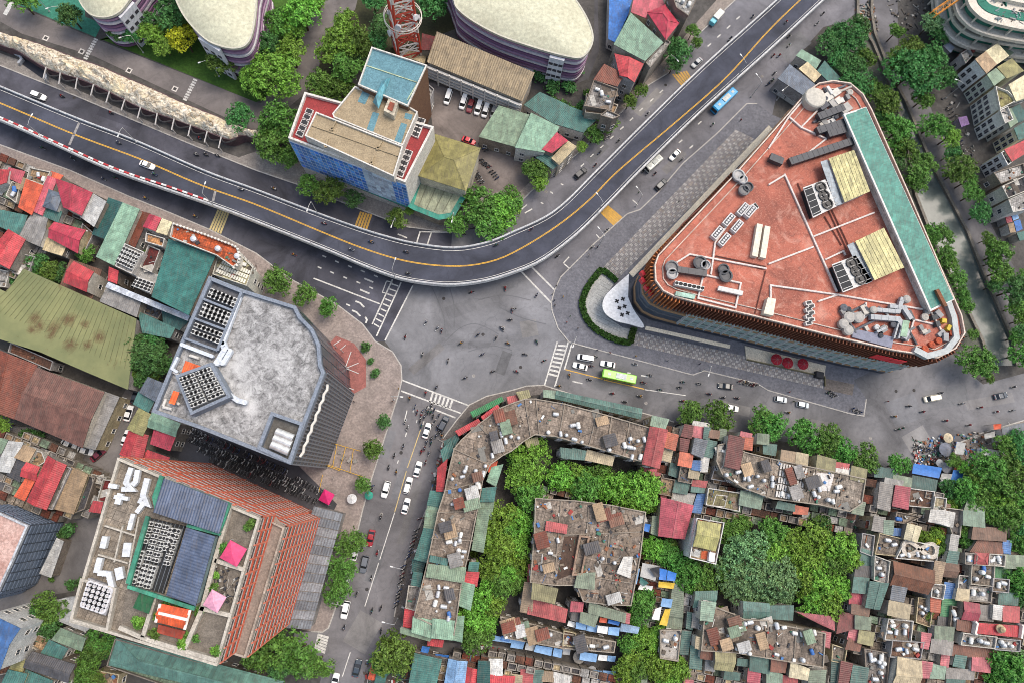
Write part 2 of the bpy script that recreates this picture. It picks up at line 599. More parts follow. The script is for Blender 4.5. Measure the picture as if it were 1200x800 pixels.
K_NE = '887,122 875,122 840,157 800,192 770,227 750,246 735,251 695,287 657,325 650,340 646,355 647,365 654,385 667,401 812,439 825,434 887,449 900,457 995,484 1012,487 1015,467'
plaza_ne = slab('pavement', K_NE + ' 1000,445 1090,400 1000,200 940,150 905,135', pave_grey, kerb=K_NE)
K_N = '-40,62 0,77 57,100 87,112 225,170 300,200 350,217 400,237 475,266 530,273'
slab('pavement', K_N + ' 575,262 600,245 590,225 545,232 535,245 500,242 440,222 350,190 335,178 300,178 280,185 225,165 60,92 55,84 20,70 -40,48', worn((136, 130, 124), (96, 90, 86), 0.5, 0.4), kerb=K_N)
K_NN = '600,250 610,237 622,225 655,197 675,182 720,140 760,100 785,85 817,42 862,0 890,-30'
slab('pavement', K_NN + ' 870,-30 840,0 805,40 770,80 740,105 705,140 665,170 640,195 612,222 592,244', worn((140, 130, 122), (96, 90, 86), 0.5, 0.4), kerb=K_NN)
K_SE = '790,494 755,484 687,467 637,451 617,452 600,457 570,464 550,474 535,492 520,512 512,550 500,595 475,657 466,700 462,722'
slab('pavement', K_SE + ' 475,728 480,700 500,640 520,580 530,530 545,500 570,478 610,464 640,462 690,478 760,497 790,503', worn((108, 102, 98), (70, 66, 64), 0.5, 0.4), kerb=K_SE)
K_EE = '1260,478 1200,492 1150,507 1120,520'
slab('pavement', K_EE + ' 1110,545 1200,560 1260,520', worn((128, 118, 110), (84, 76, 72), 0.5, 0.4), kerb=K_EE)
# canal: water sheet, stone embankment walls and walkways on both sides
wm, wnt, wb = new_mat('canal_water')
wv = noise(wnt, 0.25, 4, 0.6, wpos(wnt))
wnt.links.new(mixc(wnt, ramp(wnt, wv, 0.35, 0.7), lin((74, 82, 80)), lin((98, 106, 102))), wb.inputs['Base Color'])
wb.inputs['Roughness'].default_value = 0.16
wb.inputs['Specular IOR Level'].default_value = 0.6
wn = noise(wnt, 1.2, 3, 0.6, wpos(wnt))
bump(wnt, wb, wn, 0.06, 0.1)
sheet('canal', CANAL_L + ' ' + CANAL_R, wm, 0.016)
stone_mat = worn((124, 118, 108), (78, 72, 66), 0.6, 0.5)
for s, lab in ((CANAL_L, 'low stone embankment wall of the canal on the shopping centre side'), (CANAL_R, 'low stone embankment wall of the canal on the terrace houses side')):
    m = MB()
    m.wall(WP(s, 0), 0.9, 0.004, 0.9)
    solo('embankment_wall', m, stone_mat, lab, 'wall')
bank = sheet('pavement', '1190,428 1186,400 1153,325 1132,272 1094,200 1084,178 1060,120 1042,87 1024,40 1020,15 1030,-60 1052,-60 1052,60 1080,100 1100,150 1120,180 1150,240 1180,300 1200,330 1215,428', asphalt((104, 102, 104), 'asphalt_bank', 0.25), 0.01)
bank_w = sheet('pavement', '1008,-60 1004,0 1004,25 1022,52 1046,110 1062,170 1072,230 1096,292 1126,350 1150,400 1158,428 1120,432 1130,400 1128,370 1020,120 985,90 960,50 992,25', worn((92, 94, 84), (60, 62, 54), 0.6, 0.4), 0.01)
# ------------------------------------------------------------------ painted markings (parts of the roads)
PAINT = worn((206, 204, 198), (124, 122, 120), 0.55, 0.9, 0.7)
YELLOW = worn((206, 160, 74), (140, 118, 84), 0.5, 0.9, 0.7)
def mark(parent, segs, w=0.32, mat=None, z=ZM, T=None, name='marking'):
    for s in segs:
        m = MB()
        L = WP(s, z, T)
        m.strip(offs(L, -w / 2), offs(L, w / 2))
        part(name, m, mat or PAINT, parent)
def hatch(parent, quad, n, mat, w=0.5, z=ZM, T=None, name='rumble_stripe'):
    """n stripes laid along the q0-q3 direction of a quad"""
    q = WP(quad, z, T)
    for i in range(n):
        t = (i + 0.5) / n
        a, b = lerp(q[0], q[1], t), lerp(q[3], q[2], t)
        m = MB()
        m.strip(offs([a, b], -w / 2), offs([a, b], w / 2))
        part(name, m, mat, parent)
B2, B3, C2, C3, D2, A1, A3, B1, A2, A4 = (300, 200), (600, 200), (300, 400), (600, 400), (300, 600), (0, 0), (600, 0), (0, 200), (300, 0), (900, 0)
mark(road_w, ['640,510 545,720', '680,525 565,775', '735,540 605,795'], 0.42, T=B2, name='stop_line')
mark(road_w, ['270,505 580,625'], 0.4, T=B2)
q = WP('640,520 672,530 572,745 548,730', ZM, B2)
for i in range(9):
    t = (i + 0.5) / 9
    m = MB()
    m.strip(offs([lerp(q[0], q[3], t), lerp(q[1], q[2], t)], -0.2), offs([lerp(q[0], q[3], t), lerp(q[1], q[2], t)], 0.2))
    part('crossing_bar', m, PAINT, road_w)
for xy in ('320,403 380,428 440,450 500,472 562,495 298,455 356,478 418,502 480,525 540,550 432,630').split():
    x, y = map(float, xy.split(','))
    mark(road_w, ['%f,%f %f,%f' % (x - 9, y - 4, x + 9, y + 4)], 0.42, T=B2, name='lane_dash')
mark(road_w, ['508,506 550,524', '488,558 532,577', '466,612 490,622 500,634 508,640', '450,655 472,664 482,676 490,682', '512,686 520,700 514,715'], 0.5, T=B2, name='arrow')
mark(road_w, ['612,518 640,524', '592,572 606,574', '612,518 592,572'], 0.3, T=B2)
mark(road_w, ['770,285 752,342', '822,290 804,345', '775,287 920,290', '664,298 708,316'], 0.42, T=B2)
hatch(road_w, '486,192 547,207 523,277 460,260', 5, YELLOW, 0.62, T=B2)
hatch(road_w, '1018,183 1078,197 1038,298 978,276', 5, worn((204, 186, 132), (130, 120, 98), 0.5, 0.9), 0.6, T=B1)
hatch(road_ne, '440,155 412,196 482,266 522,222', 6, YELLOW, 0.62, T=B3)
hatch(road_ne, '748,350 822,332 848,376 800,412', 6, YELLOW, 0.6, T=A3)
mark(road_x, ['40,470 186,622', '92,452 205,565'], 0.5, T=B3, name='stop_line')
mark(road_ne, ['240,435 268,405', '245,438 268,458', '395,300 412,320', '565,138 590,160'], 0.36, T=B3)
mark(road_ne, ['180,100 192,108', '228,62 240,68', '135,150 147,156', '45,182 70,160', '60,200 95,180'], 0.4, T=B3, name='lane_dash')
for s in '1060,85 1015,128 970,170 925,212 700,430 655,470 605,515 560,560 515,602 468,645 422,688 375,730 330,775 840,690 880,577 790,664'.split():
    x, y = map(float, s.split(','))
    mark(road_ne, ['%f,%f %f,%f' % (x - 8, y + 7, x + 8, y - 7)], 0.42, T=A3, name='lane_dash')
mark(road_s, ['685,180 1000,300', '680,230 960,335', '805,305 935,356'], 0.42, T=C2, name='stop_line')
q = WP('820,236 930,276 916,318 806,280', ZM, C2)
for i in range(6):
    t = (i + 0.5) / 6
    m = MB()
    m.strip(offs([lerp(q[0], q[1], t), lerp(q[3], q[2], t)], -0.3), offs([lerp(q[0], q[1], t), lerp(q[3], q[2], t)], 0.3))
    part('crossing_bar', m, PAINT, road_s)
mark(road_s, ['772,410 710,590', '705,605 650,798'], 0.25, worn((200, 176, 120), (130, 122, 108), 0.5, 0.9), T=C2)
mark(road_s, ['650,0 580,220', '575,235 510,440', '442,655 405,768'], 0.25, T=D2)
mark(road_s, ['708,322 696,370', '742,300 736,330', '706,425 700,445', '668,555 662,570', '755,365 752,380', '788,372 782,388'], 0.3, T=C2, name='lane_dash')
q = WP('290,565 342,580 322,664 272,640', ZM + 0.003, D2)
for i in range(6):
    t = (i + 0.5) / 6
    m = MB()
    a, b = lerp(q[0], q[3], t), lerp(q[1], q[2], t)
    m.strip(offs([a, b], -0.3), offs([a, b], 0.3))
    part('crossing_bar', m, PAINT, road_s)
mark(road_e, ['212,2 152,205', '264,2 200,212', '282,4 246,130'], 0.42, T=C3, name='stop_line')
q = WP('218,8 258,12 208,170 168,160', ZM, C3)
for i in range(8):
    t = (i + 0.5) / 8
    m = MB()
    a, b = lerp(q[0], q[3], t), lerp(q[1], q[2], t)
    m.strip(offs([a, b], -0.3), offs([a, b], 0.3))
    part('crossing_bar', m, PAINT, road_e)
mark(road_e, ['250,130 425,175', '430,178 620,222'], 0.3, YELLOW, T=C3)
mark(road_e, ['622,224 815,252'], 0.25, T=C3)
mark(road_e, ['283,185 330,196', '605,158 640,164', '540,145 556,148'], 0.4, T=C3, name='lane_dash')
mark(park_walk, ['22,70 32,50 48,18', '400,278 425,232 448,184', '866,472 890,422 914,372'], 0.15, T=A1)
for (x0, y0, x1, y1) in ((22, 70, 58, 8), (398, 280, 452, 180), (864, 474, 918, 370)):
    for i in range(9):
        t = (i + 0.5) / 9
        x, y = x0 + (x1 - x0) * t, y0 + (y1 - y0) * t
        mark(park_walk, ['%f,%f %f,%f' % (x - 9, y - 4, x + 9, y + 4)], 0.55, T=A1, z=ZM + 0.004, name='crossing_bar')
for x, y in ((215, 180), (383, 243), (605, 332), (820, 418)):
    m = MB()
    c = P(x / 4, y / 4, 0)
    m.box((c.x, c.y, 0.02), 1.7, 1.7, 0.03, -0.4)
    o = part('manhole_surround', m, worn((206, 200, 192), amount=0.2), park_walk)
    m = MB()
    m.box((c.x, c.y, 0.05), 0.95, 0.95, 0.03, -0.4)
    part('manhole_cover', m, worn((70, 68, 68)), park_walk)
# ------------------------------------------------------------------ the flyover
ZF = 7.0
def smooth_line(s, z, n=6):
    p = WP(s, z)
    out = []
    for i in range(len(p) - 1):
        a, b, c, d = p[max(0, i - 1)], p[i], p[i + 1], p[min(len(p) - 1, i + 2)]
        for k in range(n):
            t = k / n
            out.append(0.5 * ((2 * b) + (c - a) * t + (2 * a - 5 * b + 4 * c - d) * t * t + (3 * b - a - 3 * c + d) * t ** 3))
    out.append(p[-1])
    return out
FN = '-120,52 0,102 92,140 160,166 240,201 300,223 360,246 415,266 450,277 487,286 532,291 570,285 600,273 650,248 700,200 750,150 820,82 900,10 990,-72'
FS = '-120,94 0,141 65,170 135,201 250,241 300,260 385,294 425,311 460,324 485,330 525,334 565,330 600,320 635,305 675,275 710,241 750,200 820,132 900,60 965,0 1050,-78'
FY = '-120,73 0,121 85,157 165,187 235,217 300,240 377,272 425,291 475,306 525,312 565,309 600,297 650,267 690,235 725,200 790,145 850,92 900,37 938,0 1010,-66'
LN, LS = smooth_line(FN, ZF), smooth_line(FS, ZF)
def resample(L, n):
    d = [0]
    for i in range(len(L) - 1):
        d.append(d[-1] + (L[i + 1] - L[i]).length)
    out = []
    j = 0
    for k in range(n):
        s = d[-1] * k / (n - 1)
        while j < len(L) - 2 and d[j + 1] < s:
            j += 1
        t = (s - d[j]) / max(1e-6, d[j + 1] - d[j])
        out.append(lerp(L[j], L[j + 1], min(1, max(0, t))))
    return out
NF = 121
LN, LS = resample(LN, NF), resample(LS, NF)
fly = thing('flyover', 'long curving grey flyover with white parapets and a yellow centre line above the junction', 'flyover', P(520, 310, 0))
m = MB()
m.strip(LS, LN)
dz = Vector((0, 0, -1.3))
m.strip([p + dz for p in LN], [p + dz for p in LS])
m.strip([p + dz for p in LS], LS)
m.strip(LN, [p + dz for p in LN])
part('deck', m, asphalt((66, 68, 78), 'asphalt_flyover', 0.25), fly)
PAR = worn((222, 219, 216), (150, 146, 142), 0.45, 0.6)
seg = 6
for L, w in ((LN, 0.42), (LS, 0.46)):
    for i in range(0, NF - 1, seg):
        m = MB()
        m.wall(L[i:i + seg + 1], w, -1.3, 0.75)
        o = part('parapet', m, PAR, fly)
        m = MB()
        a = L[i:i + seg + 1]
        for p in a[::2]:
            m.box((p.x, p.y, p.z + 0.75), 0.16, 0.16, 0.35)
        m.wall([v + Vector((0, 0, 1.05)) for v in a], 0.12, 0, 0.1)
        part('railing', m, plain((190, 190, 192), 0.5), o)
# red and white blocks along the outer side of the western ramp
LB = resample(smooth_line('-120,90 0,138 65,167 135,198 200,220 245,236', ZF), 62)
m_red, m_white = worn((176, 62, 66), amount=0.3, scale=1.0), worn((222, 216, 212), amount=0.3, scale=1.0)
for i in range(61):
    m = MB()
    m.wall([lerp(LB[i], LB[i + 1], 0.03), lerp(LB[i], LB[i + 1], 0.97)], 0.5, 0.004, 0.5)
    part('barrier_block', m, m_red if i % 2 else m_white, fly)
LY = resample(smooth_line(FY, ZF), 121)
yl = MB()
up = Vector((0, 0, 0.006))
yl.strip(offs([p + up for p in LY], -0.2), offs([p + up for p in LY], -0.05))
yl.strip(offs([p + up for p in LY], 0.05), offs([p + up for p in LY], 0.2))
part('centre_line', yl, worn((220, 168, 60), (150, 120, 70), 0.35, 0.8), fly)
for base, sg in ((LN, -1), (LS, 1)):
    m = MB()
    l2 = offs([p + up for p in base], sg * 0.85)
    m.strip(offs(l2, -0.07), offs(l2, 0.07))
    part('edge_line', m, PAINT, fly)
for s in ('372,575 325,680', '1010,95 998,145'):
    T = A1 if s.startswith('372') else B1
    m = MB()
    L = WP(s, ZF + 0.006, T)
    m.strip(offs(L, -0.35), offs(L, 0.35))
    part('expansion_joint', m, worn((150, 146, 144)), fly)
for i in range(4, NF - 4, 8):
    c = (LN[i] + LS[i]) / 2
    m = MB()
    m.tube((c.x, c.y, 0.0), (c.x, c.y, ZF - 2.2), 0.9, 14)
    d = (LN[i] - LS[i]).normalized()
    m.bar(c - d * 4.5 + Vector((0, 0, -2.5)), c + d * 4.5 + Vector((0, 0, -2.5)), 1.6, 1.2)
    part('pier', m, worn((140, 134, 128)), fly)
# dark tyre arcs worn into the junction
TYREM = asphalt((103, 103, 106), 'asphalt_tyre_arc', 0.1)
for k, s in enumerate(('506,337 513,352 520,372 522,392', '527,338 532,358 532,384', '585,392 560,380 540,384 522,400', '600,410 575,405 548,412', '560,352 590,346 622,352', '640,380 610,372 585,360')):
    L = smooth_line(s, ZM, 6)
    m = MB(); m.strip(offs(L, -0.16), offs(L, 0.16)); part('tyre_mark', m, TYREM, road_x)
# mended patches and iron covers
for k, (rd, x, y, a, w, l) in enumerate(((road_x, 540, 362, 20, 4, 9), (road_x, 590, 425, 70, 3, 7), (road_x, 620, 385, 10, 5, 5), (road_x, 500, 420, 40, 2.5, 12), (road_x, 566, 395, 60, 6, 8), (road_e, 720, 455, -14, 2.5, 14), (road_e, 860, 478, -14, 3, 10), (road_e, 960, 500, -12, 4, 8), (road_e, 1060, 480, 20, 8, 10), (road_e, 1110, 465, 10, 6, 14), (road_e, 1075, 515, 30, 6, 8), (road_e, 1160, 470, 10, 3, 16), (road_s, 470, 560, 73, 2.5, 12), (road_s, 440, 660, 73, 3, 10), (road_s, 425, 740, 60, 7, 9), (road_s, 480, 600, 73, 2, 18), (road_s, 455, 520, 73, 2.4, 8), (road_ne, 700, 180, 45, 2.5, 9), (road_ne, 760, 120, 45, 3, 12), (road_ne, 790, 190, 45, 2.5, 10), (road_ne, 930, 55, 40, 6, 12), (road_w, 330, 250, -20, 2.5, 10), (road_w, 250, 280, -20, 2.2, 12), (road_w, 380, 345, -22, 3, 7), (road_w, 140, 140, -20, 2.4, 14))):
    c = P(x, y, 0); d = P(x + 5 * math.cos(math.radians(a)), y - 5 * math.sin(math.radians(a)), 0) - c
    m = MB(); m.box((c.x, c.y, ZR + 0.0005), l, w, 0.0008 + k * 0.00018, math.atan2(d.y, d.x)); part('asphalt_patch', m, asphalt(((110, 110, 113), (102, 102, 104), (124, 122, 121), (114, 112, 112))[k % 4] if rd is not road_w else (64, 64, 72), 'asphalt_patch_%d' % (k % 4 if rd is not road_w else 9), 0.25), rd)
for rd, x, y in ((road_x, 520, 350), (road_x, 566, 392), (road_x, 610, 430), (road_x, 555, 440), (road_e, 757, 472), (road_e, 840, 470), (road_e, 1050, 458), (road_e, 1071, 457), (road_e, 1020, 513), (road_s, 470, 530), (road_s, 447, 602), (road_s, 430, 690), (road_ne, 640, 225), (road_ne, 893, 90), (road_ne, 780, 100), (road_w, 87, 115)):
    c = P(x, y, 0); m = MB(); m.lathe((c.x, c.y, ZR), [(0.5, 0), (0.5, 0.008), (0.42, 0.01)], 14); part('manhole_cover', m, worn((150, 146, 142) if (x + y) % 2 else (64, 62, 62)), rd)
# ------------------------------------------------------------------ building helpers
HP = []          # roofs as pixel outlines with their height, to stand small things on
REG = []         # things that get their label from what stands round them: dict(o, px, col, noun)
WIN_MESH = {}
def facing(a, b, c=None):
    """outward normal of a ccw polygon's side and how far it looks towards the flying height's foot"""
    e = (b - a).to_2d()
    if e.length < 0.01:
        return None, -1
    e.normalize()
    n = Vector((e.y, -e.x))
    mid = ((a + b) / 2).to_2d()
    return n, n.dot(-mid) / max(1, mid.length)
def window_mesh(w, h, frame, pane, bars=1, depth=0.12):
    key = (round(w, 2), round(h, 2), frame.name, pane.name, bars)
    if key in WIN_MESH:
        return WIN_MESH[key]
    m = MB()
    t = 0.1
    m.box((0, 0.02, 0), w - 2 * t, 0.06, h - 0.02, 0, 1)
    m.box((-w / 2 + t / 2, depth / 2, 0), t, depth, h, 0, 0)
    m.box((w / 2 - t / 2, depth / 2, 0), t, depth, h, 0, 0)
    m.box((0, depth / 2 + 0.02, -t), w + 0.1, depth + 0.1, t, 0, 0)
    m.box((0, depth / 2, h), w, depth, t, 0, 0)
    for i in range(bars):
        m.box((-w / 2 + w * (i + 1) / (bars + 1), depth / 2, 0.005), 0.06, depth * 0.7, h - 0.01, 0, 0)
    me = mesh_from('window', m, [frame, pane])
    WIN_MESH[key] = me
    return me
def place_on_wall(me, name, root, a, b, t, z, off=0.03):
    p = lerp(a, b, t)
    e = (b - a)
    ang = math.atan2(e.y, e.x)
    n = Vector((math.sin(ang), -math.cos(ang), 0))
    o = link_mesh(name, me, root)
    o.location = Vector((p.x + n.x * off, p.y + n.y * off, z)) - wloc(root)
    o.rotation_euler = (0, 0, ang + math.pi)
    return o
def windows(root, poly, z0, z1, fh=3.4, bay=3.0, w=1.4, h=1.5, frame=None, pane=None, thr=0.15, maxn=60, sill=0.9, bars=1):
    p = ccw(poly)
    frame = frame or plain((214, 210, 204), 0.6)
    pane = pane or glass((44, 52, 60))
    me = window_mesh(w, h, frame, pane, bars)
    n = 0
    for i in range(len(p)):
        a, b = p[i], p[(i + 1) % len(p)]
        nn, f = facing(a, b)
        L = (b - a).length
        if nn is None or f < thr or L < bay * 0.7:
            continue
        k = max(1, int(L / bay))
        fl = max(1, int((z1 - z0) / fh))
        for j in range(fl):
            for q in range(k):
                if n >= maxn:
                    return
                place_on_wall(me, 'window', root, a, b, (q + 0.5) / k, z0 + j * fh + sill)
                n += 1
def corr(quad, z, pitch=0.0, along=0, amp=0.05, step=0.5, gable=False, thick=0.05):
    """corrugated sheet over a quad; waves run along q0->q1 (along=0) or q0->q3 (along=1)"""
    m = MB()
    q = [Vector((v.x, v.y, 0)) for v in quad]
    if along:
        q = [q[1], q[2], q[3], q[0]]
    L = ((q[1] - q[0]).length + (q[2] - q[3]).length) / 2
    n = max(4, min(120, int(L / step) * 2))
    rows = [0.0, 0.5, 1.0] if gable else [0.0, 1.0]
    hz = {0.0: 0.0, 0.5: pitch, 1.0: 0.0} if gable else {0.0: pitch, 1.0: 0.0}
    vs = []
    for r in rows:
        for i in range(n + 1):
            p = bil(q, i / n, r)
            vs.append((p.x, p.y, z + hz[r] + (amp if i % 2 else 0)))
    k = n + 1
    fs = []
    up = (q[1] - q[0]).cross(q[3] - q[0]).z > 0
    for r in range(len(rows) - 1):
        for i in range(n):
            f = (r * k + i, r * k + i + 1, (r + 1) * k + i + 1, (r + 1) * k + i)
            fs.append(f if up else tuple(reversed(f)))
    m.add(vs, fs)
    # edge trim gives the sheet its thickness
    ring = [Vector((v[0], v[1], v[2])) for v in (vs[0], vs[n])] + ([Vector(vs[2 * k - 1])] if gable else []) + [Vector(vs[len(rows) * k - 1]), Vector(vs[(len(rows) - 1) * k])] + ([Vector(vs[k])] if gable else [])
    for i in range(len(ring)):
        a, b = ring[i], ring[(i + 1) % len(ring)]
        m.add([a, b, b + Vector((0, 0, -0.18)), a + Vector((0, 0, -0.18))], [(0, 1, 2, 3), (3, 2, 1, 0)])
    if gable:
        m.bar(Vector(vs[k]) + Vector((0, 0, amp)), Vector(vs[2 * k - 1]) + Vector((0, 0, amp)), 0.35, 0.06)
    return m
def hip(quad, z, rise, ridge=0.35):
    q = ccw(quad)
    if (q[1] - q[0]).length < (q[2] - q[1]).length:
        q = q[1:] + q[:1]
    a, b = lerp(q[0], q[3], 0.5), lerp(q[1], q[2], 0.5)
    r0, r1 = lerp(a, b, ridge), lerp(a, b, 1 - ridge)
    m = MB()
    V = [Vector((p.x, p.y, z)) for p in q] + [Vector((r0.x, r0.y, z + rise)), Vector((r1.x, r1.y, z + rise))]
    m.add(V, [(0, 1, 5, 4), (1, 2, 5), (2, 3, 4, 5), (3, 0, 4)])
    for i, j in ((0, 4), (3, 4), (1, 5), (2, 5), (4, 5)):
        if (V[i] - V[j]).length > 0.1:
            m.bar(V[i], V[j], 0.3, 0.1)
    for i in range(4):
        a, b = V[i], V[(i + 1) % 4]
        m.add([a, b, b + Vector((0, 0, -0.2)), a + Vector((0, 0, -0.2))], [(3, 2, 1, 0)])
    return m
WALLC = [(176, 168, 154), (196, 190, 178), (150, 142, 132), (186, 172, 140), (164, 160, 158), (204, 200, 192), (140, 128, 116)]
def house(T, s, h, kind='tin', col='teal', wall=None, label=None, cat='house', name='house', z0=0.0, win=True, pitch=None, along=None, px=None, group=None):
    if label is None:
        h += RND.uniform(0, 0.35)
    poly = WP(s, h, T)
    if label is None:
        poly = inset(ccw(poly), -0.3)
    c = cen(poly)
    o = thing(name, label or '', cat, (c.x, c.y, z0), group)
    pl = pts(s, T)
    pc = (sum(p[0] for p in pl) / len(pl), sum(p[1] for p in pl) / len(pl))
    wc = wall or RND.choice(WALLC)
    HP.append((pl, h, kind == 'flat', o))
    rc = C[col] if isinstance(col, str) else col
    if label is None and T in ((600, 400), (900, 400), (600, 600), (900, 600)):
        rc = tuple(int(v * 0.7 + g * 0.3) for v, g in zip(rc, (124, 116, 108)))     # sun-faded sheets of the old quarter
    p = ccw(poly)
    wp = inset(p, 0.18)
    m = MB()
    m.prism(wp, z0, h - 0.12, top=True, bot=False)
    wo = part('wall', m, worn(wc, amount=0.2 if min(wc) > 160 else 0.5, scale=0.45), o)
    quad = len(p) == 4
    if kind in ('tin', 'gable', 'hip') and not quad:
        kind = 'flat' if kind != 'tin' else 'plate'
    if kind == 'tin' or kind == 'gable':
        L1, L2 = (p[1] - p[0]).length, (p[2] - p[1]).length
        al = along if along is not None else (0 if L1 > L2 else 1)
        pi = pitch if pitch is not None else (min(L1, L2) * (0.16 if kind == 'gable' else 0.06))
        m = corr(p, h, pi, al, gable=(kind == 'gable'))
        part('roof', m, tin(rc), o)
    elif kind == 'hip':
        L = min((p[1] - p[0]).length, (p[2] - p[1]).length)
        part('roof', hip(p, h, L * 0.2 if pitch is None else pitch), tin(rc), o)
    elif kind == 'plate':
        m = MB()
        m.prism(p, h - 0.1, h + 0.05)
        part('roof', m, tin(rc), o)
    else:
        m = MB()
        m.prism(inset(p, 0.3), h - 0.1, h)
        ro = part('roof', m, worn(rc, (56, 50, 46), 0.65, 0.32, light=1.25, grid=(3.2, 0.27)), o)
        m = MB()
        m.wall([Vector((v.x, v.y, 0)) for v in inset(p, 0.12)], 0.24, h - 0.115, h + 0.75, closed=True)
        part('parapet', m, worn(dk(wc, 0.95), amount=0.5, scale=0.6), ro)
    if win and h - z0 > 4:
        windows(wo, wp, z0, h - 0.4, thr=0.3, maxn=24)
    if label is None:
        REG.append(dict(o=o, px=pc, col=CN.get(col, 'pale') if isinstance(col, str) else 'pale', kind=kind, noun='house', a=abs(area2(poly)) / 2))
    return o
def rows_units(q, nu, nv, su, sv):
    """centres and direction of nu x nv units in a world quad"""
    ang = math.atan2((q[1] - q[0]).y, (q[1] - q[0]).x)
    for j in range(nv):
        for i in range(nu):
            yield bil(q, (i + 0.5) / nu, (j + 0.5) / nv), ang
AC_MESH = {}
def ac_mesh(kind='fan'):
    if kind in AC_MESH:
        return AC_MESH[kind]
    m = MB()
    if kind == 'fan':        # upright condenser with two fan openings on top
        m.box((0, 0, 0), 1.5, 0.95, 1.25, 0, 0)
        for x in (-0.38, 0.38):
            m.lathe((x, 0, 1.25), [(0.34, 0), (0.34, 0.1), (0.29, 0.1), (0.29, 0.03), (0.01, 0.03)], 10, 1)
    elif kind == 'single':
        m.box((0, 0, 0), 0.9, 0.9, 1.0, 0, 0)
        m.lathe((0, 0, 1.0), [(0.36, 0), (0.36, 0.1), (0.3, 0.1), (0.3, 0.03), (0.01, 0.03)], 10, 1)
    elif kind == 'split':    # wall-type outdoor unit on feet
        m.box((0, 0, 0.1), 0.95, 0.4, 0.7, 0, 0)
        m.tube((0.15, 0.2, 0.45), (0.15, 0.24, 0.45), 0.27, 10, m=1)
    me = mesh_from('condenser_unit', m, [plain((204, 204, 200), 0.5), plain((38, 38, 40), 0.7)])
    AC_MESH[kind] = me
    return me
def units(root, q, nu, nv, z, kind='fan', name='condenser_unit', turn=0.0, skip=0.0, scale=1.0):
    me = ac_mesh(kind)
    for p, ang in rows_units(q, nu, nv, 0, 0):
        if skip and RND.random() < skip:
            continue
        o = link_mesh(name, me, root)
        o.location = Vector((p.x, p.y, z)) - wloc(root)
        o.rotation_euler = (0, 0, ang + turn)
        o.scale = (scale, scale, scale)
def duct(root, s, z, w=0.9, h=0.9, mat=None, T=None, name='duct', zpix=None):
    """square air duct along a pixel polyline with flanges at its bends"""
    z += RND.uniform(0, 0.12)
    h += RND.uniform(0, 0.1)
    L = WP(s, z if zpix is None else zpix, T)
    L = [Vector((v.x, v.y, z)) for v in L]
    m = MB()
    m.wall([Vector((v.x, v.y, 0)) for v in L], w, z, z + h)
    for i in range(len(L) - 1):
        d = L[i + 1] - L[i]
        k = max(1, int(d.length / 1.6))
        for j in range(k):
            p = L[i] + d * ((j + 0.5) / k)
            u = d.normalized() * 0.06
            m.wall([Vector((p.x - u.x, p.y - u.y, 0)), Vector((p.x + u.x, p.y + u.y, 0))], w + 0.14, z - 0.02, z + h + 0.06)
    return part(name, m, mat or plain((190, 194, 198), 0.4, 0.3), root)
def pipe(root, s, z, r=0.12, mat=None, T=None, name='pipe'):
    L = WP(s, z, T)
    m = MB()
    for i in range(len(L) - 1):
        m.tube(L[i], L[i + 1], r, 6)
    return part(name, m, mat or plain((206, 204, 200), 0.5), root)
def lowwall(root, s, z, w=0.35, h=0.5, mat=None, T=None, name='low_wall', closed=False):
    m = MB()
    m.wall([Vector((v.x, v.y, 0)) for v in WP(s, z, T)], w, z - 0.05, z + h + RND.uniform(0, 0.06), closed=closed)
    return part(name, m, mat or worn((204, 200, 194), amount=0.35, scale=0.7), root)
def patch(root, s, z, mat, T=None, name='roof_panel', t=0.06):
    m = MB()
    m.prism(WP(s, z, T), z, z + t, bot=False)
    return part(name, m, mat, root)
def mass(root, s, z0, z1, mat, T=None, name='wall', zp=None, ins=0.0):
    p = ccw(WP(s, z1 if zp is None else zp, T))
    if ins:
        p = inset(p, ins)
    m = MB()
    m.prism(p, z0, z1, bot=False)
    part(name, m, mat, root)
    return p
def parapet(root, s, z, w=0.4, h=0.9, mat=None, T=None, name='parapet', ins=0.2, below=0.05):
    p = inset(ccw(WP(s, z, T)), ins) if isinstance(s, str) else inset(ccw(s), ins)
    m = MB()
    m.wall([Vector((v.x, v.y, 0)) for v in p], w, z - below, z + h, closed=True)
    return part(name, m, mat or worn((200, 196, 190), amount=0.4, scale=0.5), root)
def inside(pl, x, y):
    r = False
    for (x0, y0), (x1, y1) in zip(pl, pl[1:] + pl[:1]):
        if (y0 > y) != (y1 > y) and x < (x1 - x0) * (y - y0) / (y1 - y0) + x0:
            r = not r
    return r
# ------------------------------------------------------------------ the large buildings
C1, D1, B4, C4, D3, D4 = (0, 400), (0, 600), (900, 200), (900, 400), (600, 600), (900, 600)
UP = Vector((0, 0, 1))
# ---- orange-faced tower with stepped floors -------------------------------------------------
tw = thing('office_tower', 'tall tower with orange banded facades, blue metal roof sheds and roof terraces', 'tower', P(300, 640, 0))
HT, HL = 52.0, 42.0
nw, ne, se, so, sw = P(141, 536, HT), P(306, 606, HT), P(256, 778, HT), P(127, 739, HT), P(85, 727, HT)
nel, sel = P(335, 617, HL), P(289, 770, HL)
flat = lambda v: Vector((v.x, v.y, 0))
nw, ne, se, so, sw, nel, sel = map(flat, (nw, ne, se, so, sw, nel, sel))
core_mat = worn((150, 140, 132), (96, 84, 76), 0.5, 0.3)
m = MB()
m.prism([nw, nel, sel, so, sw], 0, HL, bot=False)
part('lower_wall', m, core_mat, tw)
m = MB()
m.prism([nw, ne, se, so, sw], HL, HT - 0.3, bot=False)
part('upper_wall', m, core_mat, tw)
ORG = worn((214, 100, 74), (172, 82, 62), 0.4, 0.3, light=1.1)
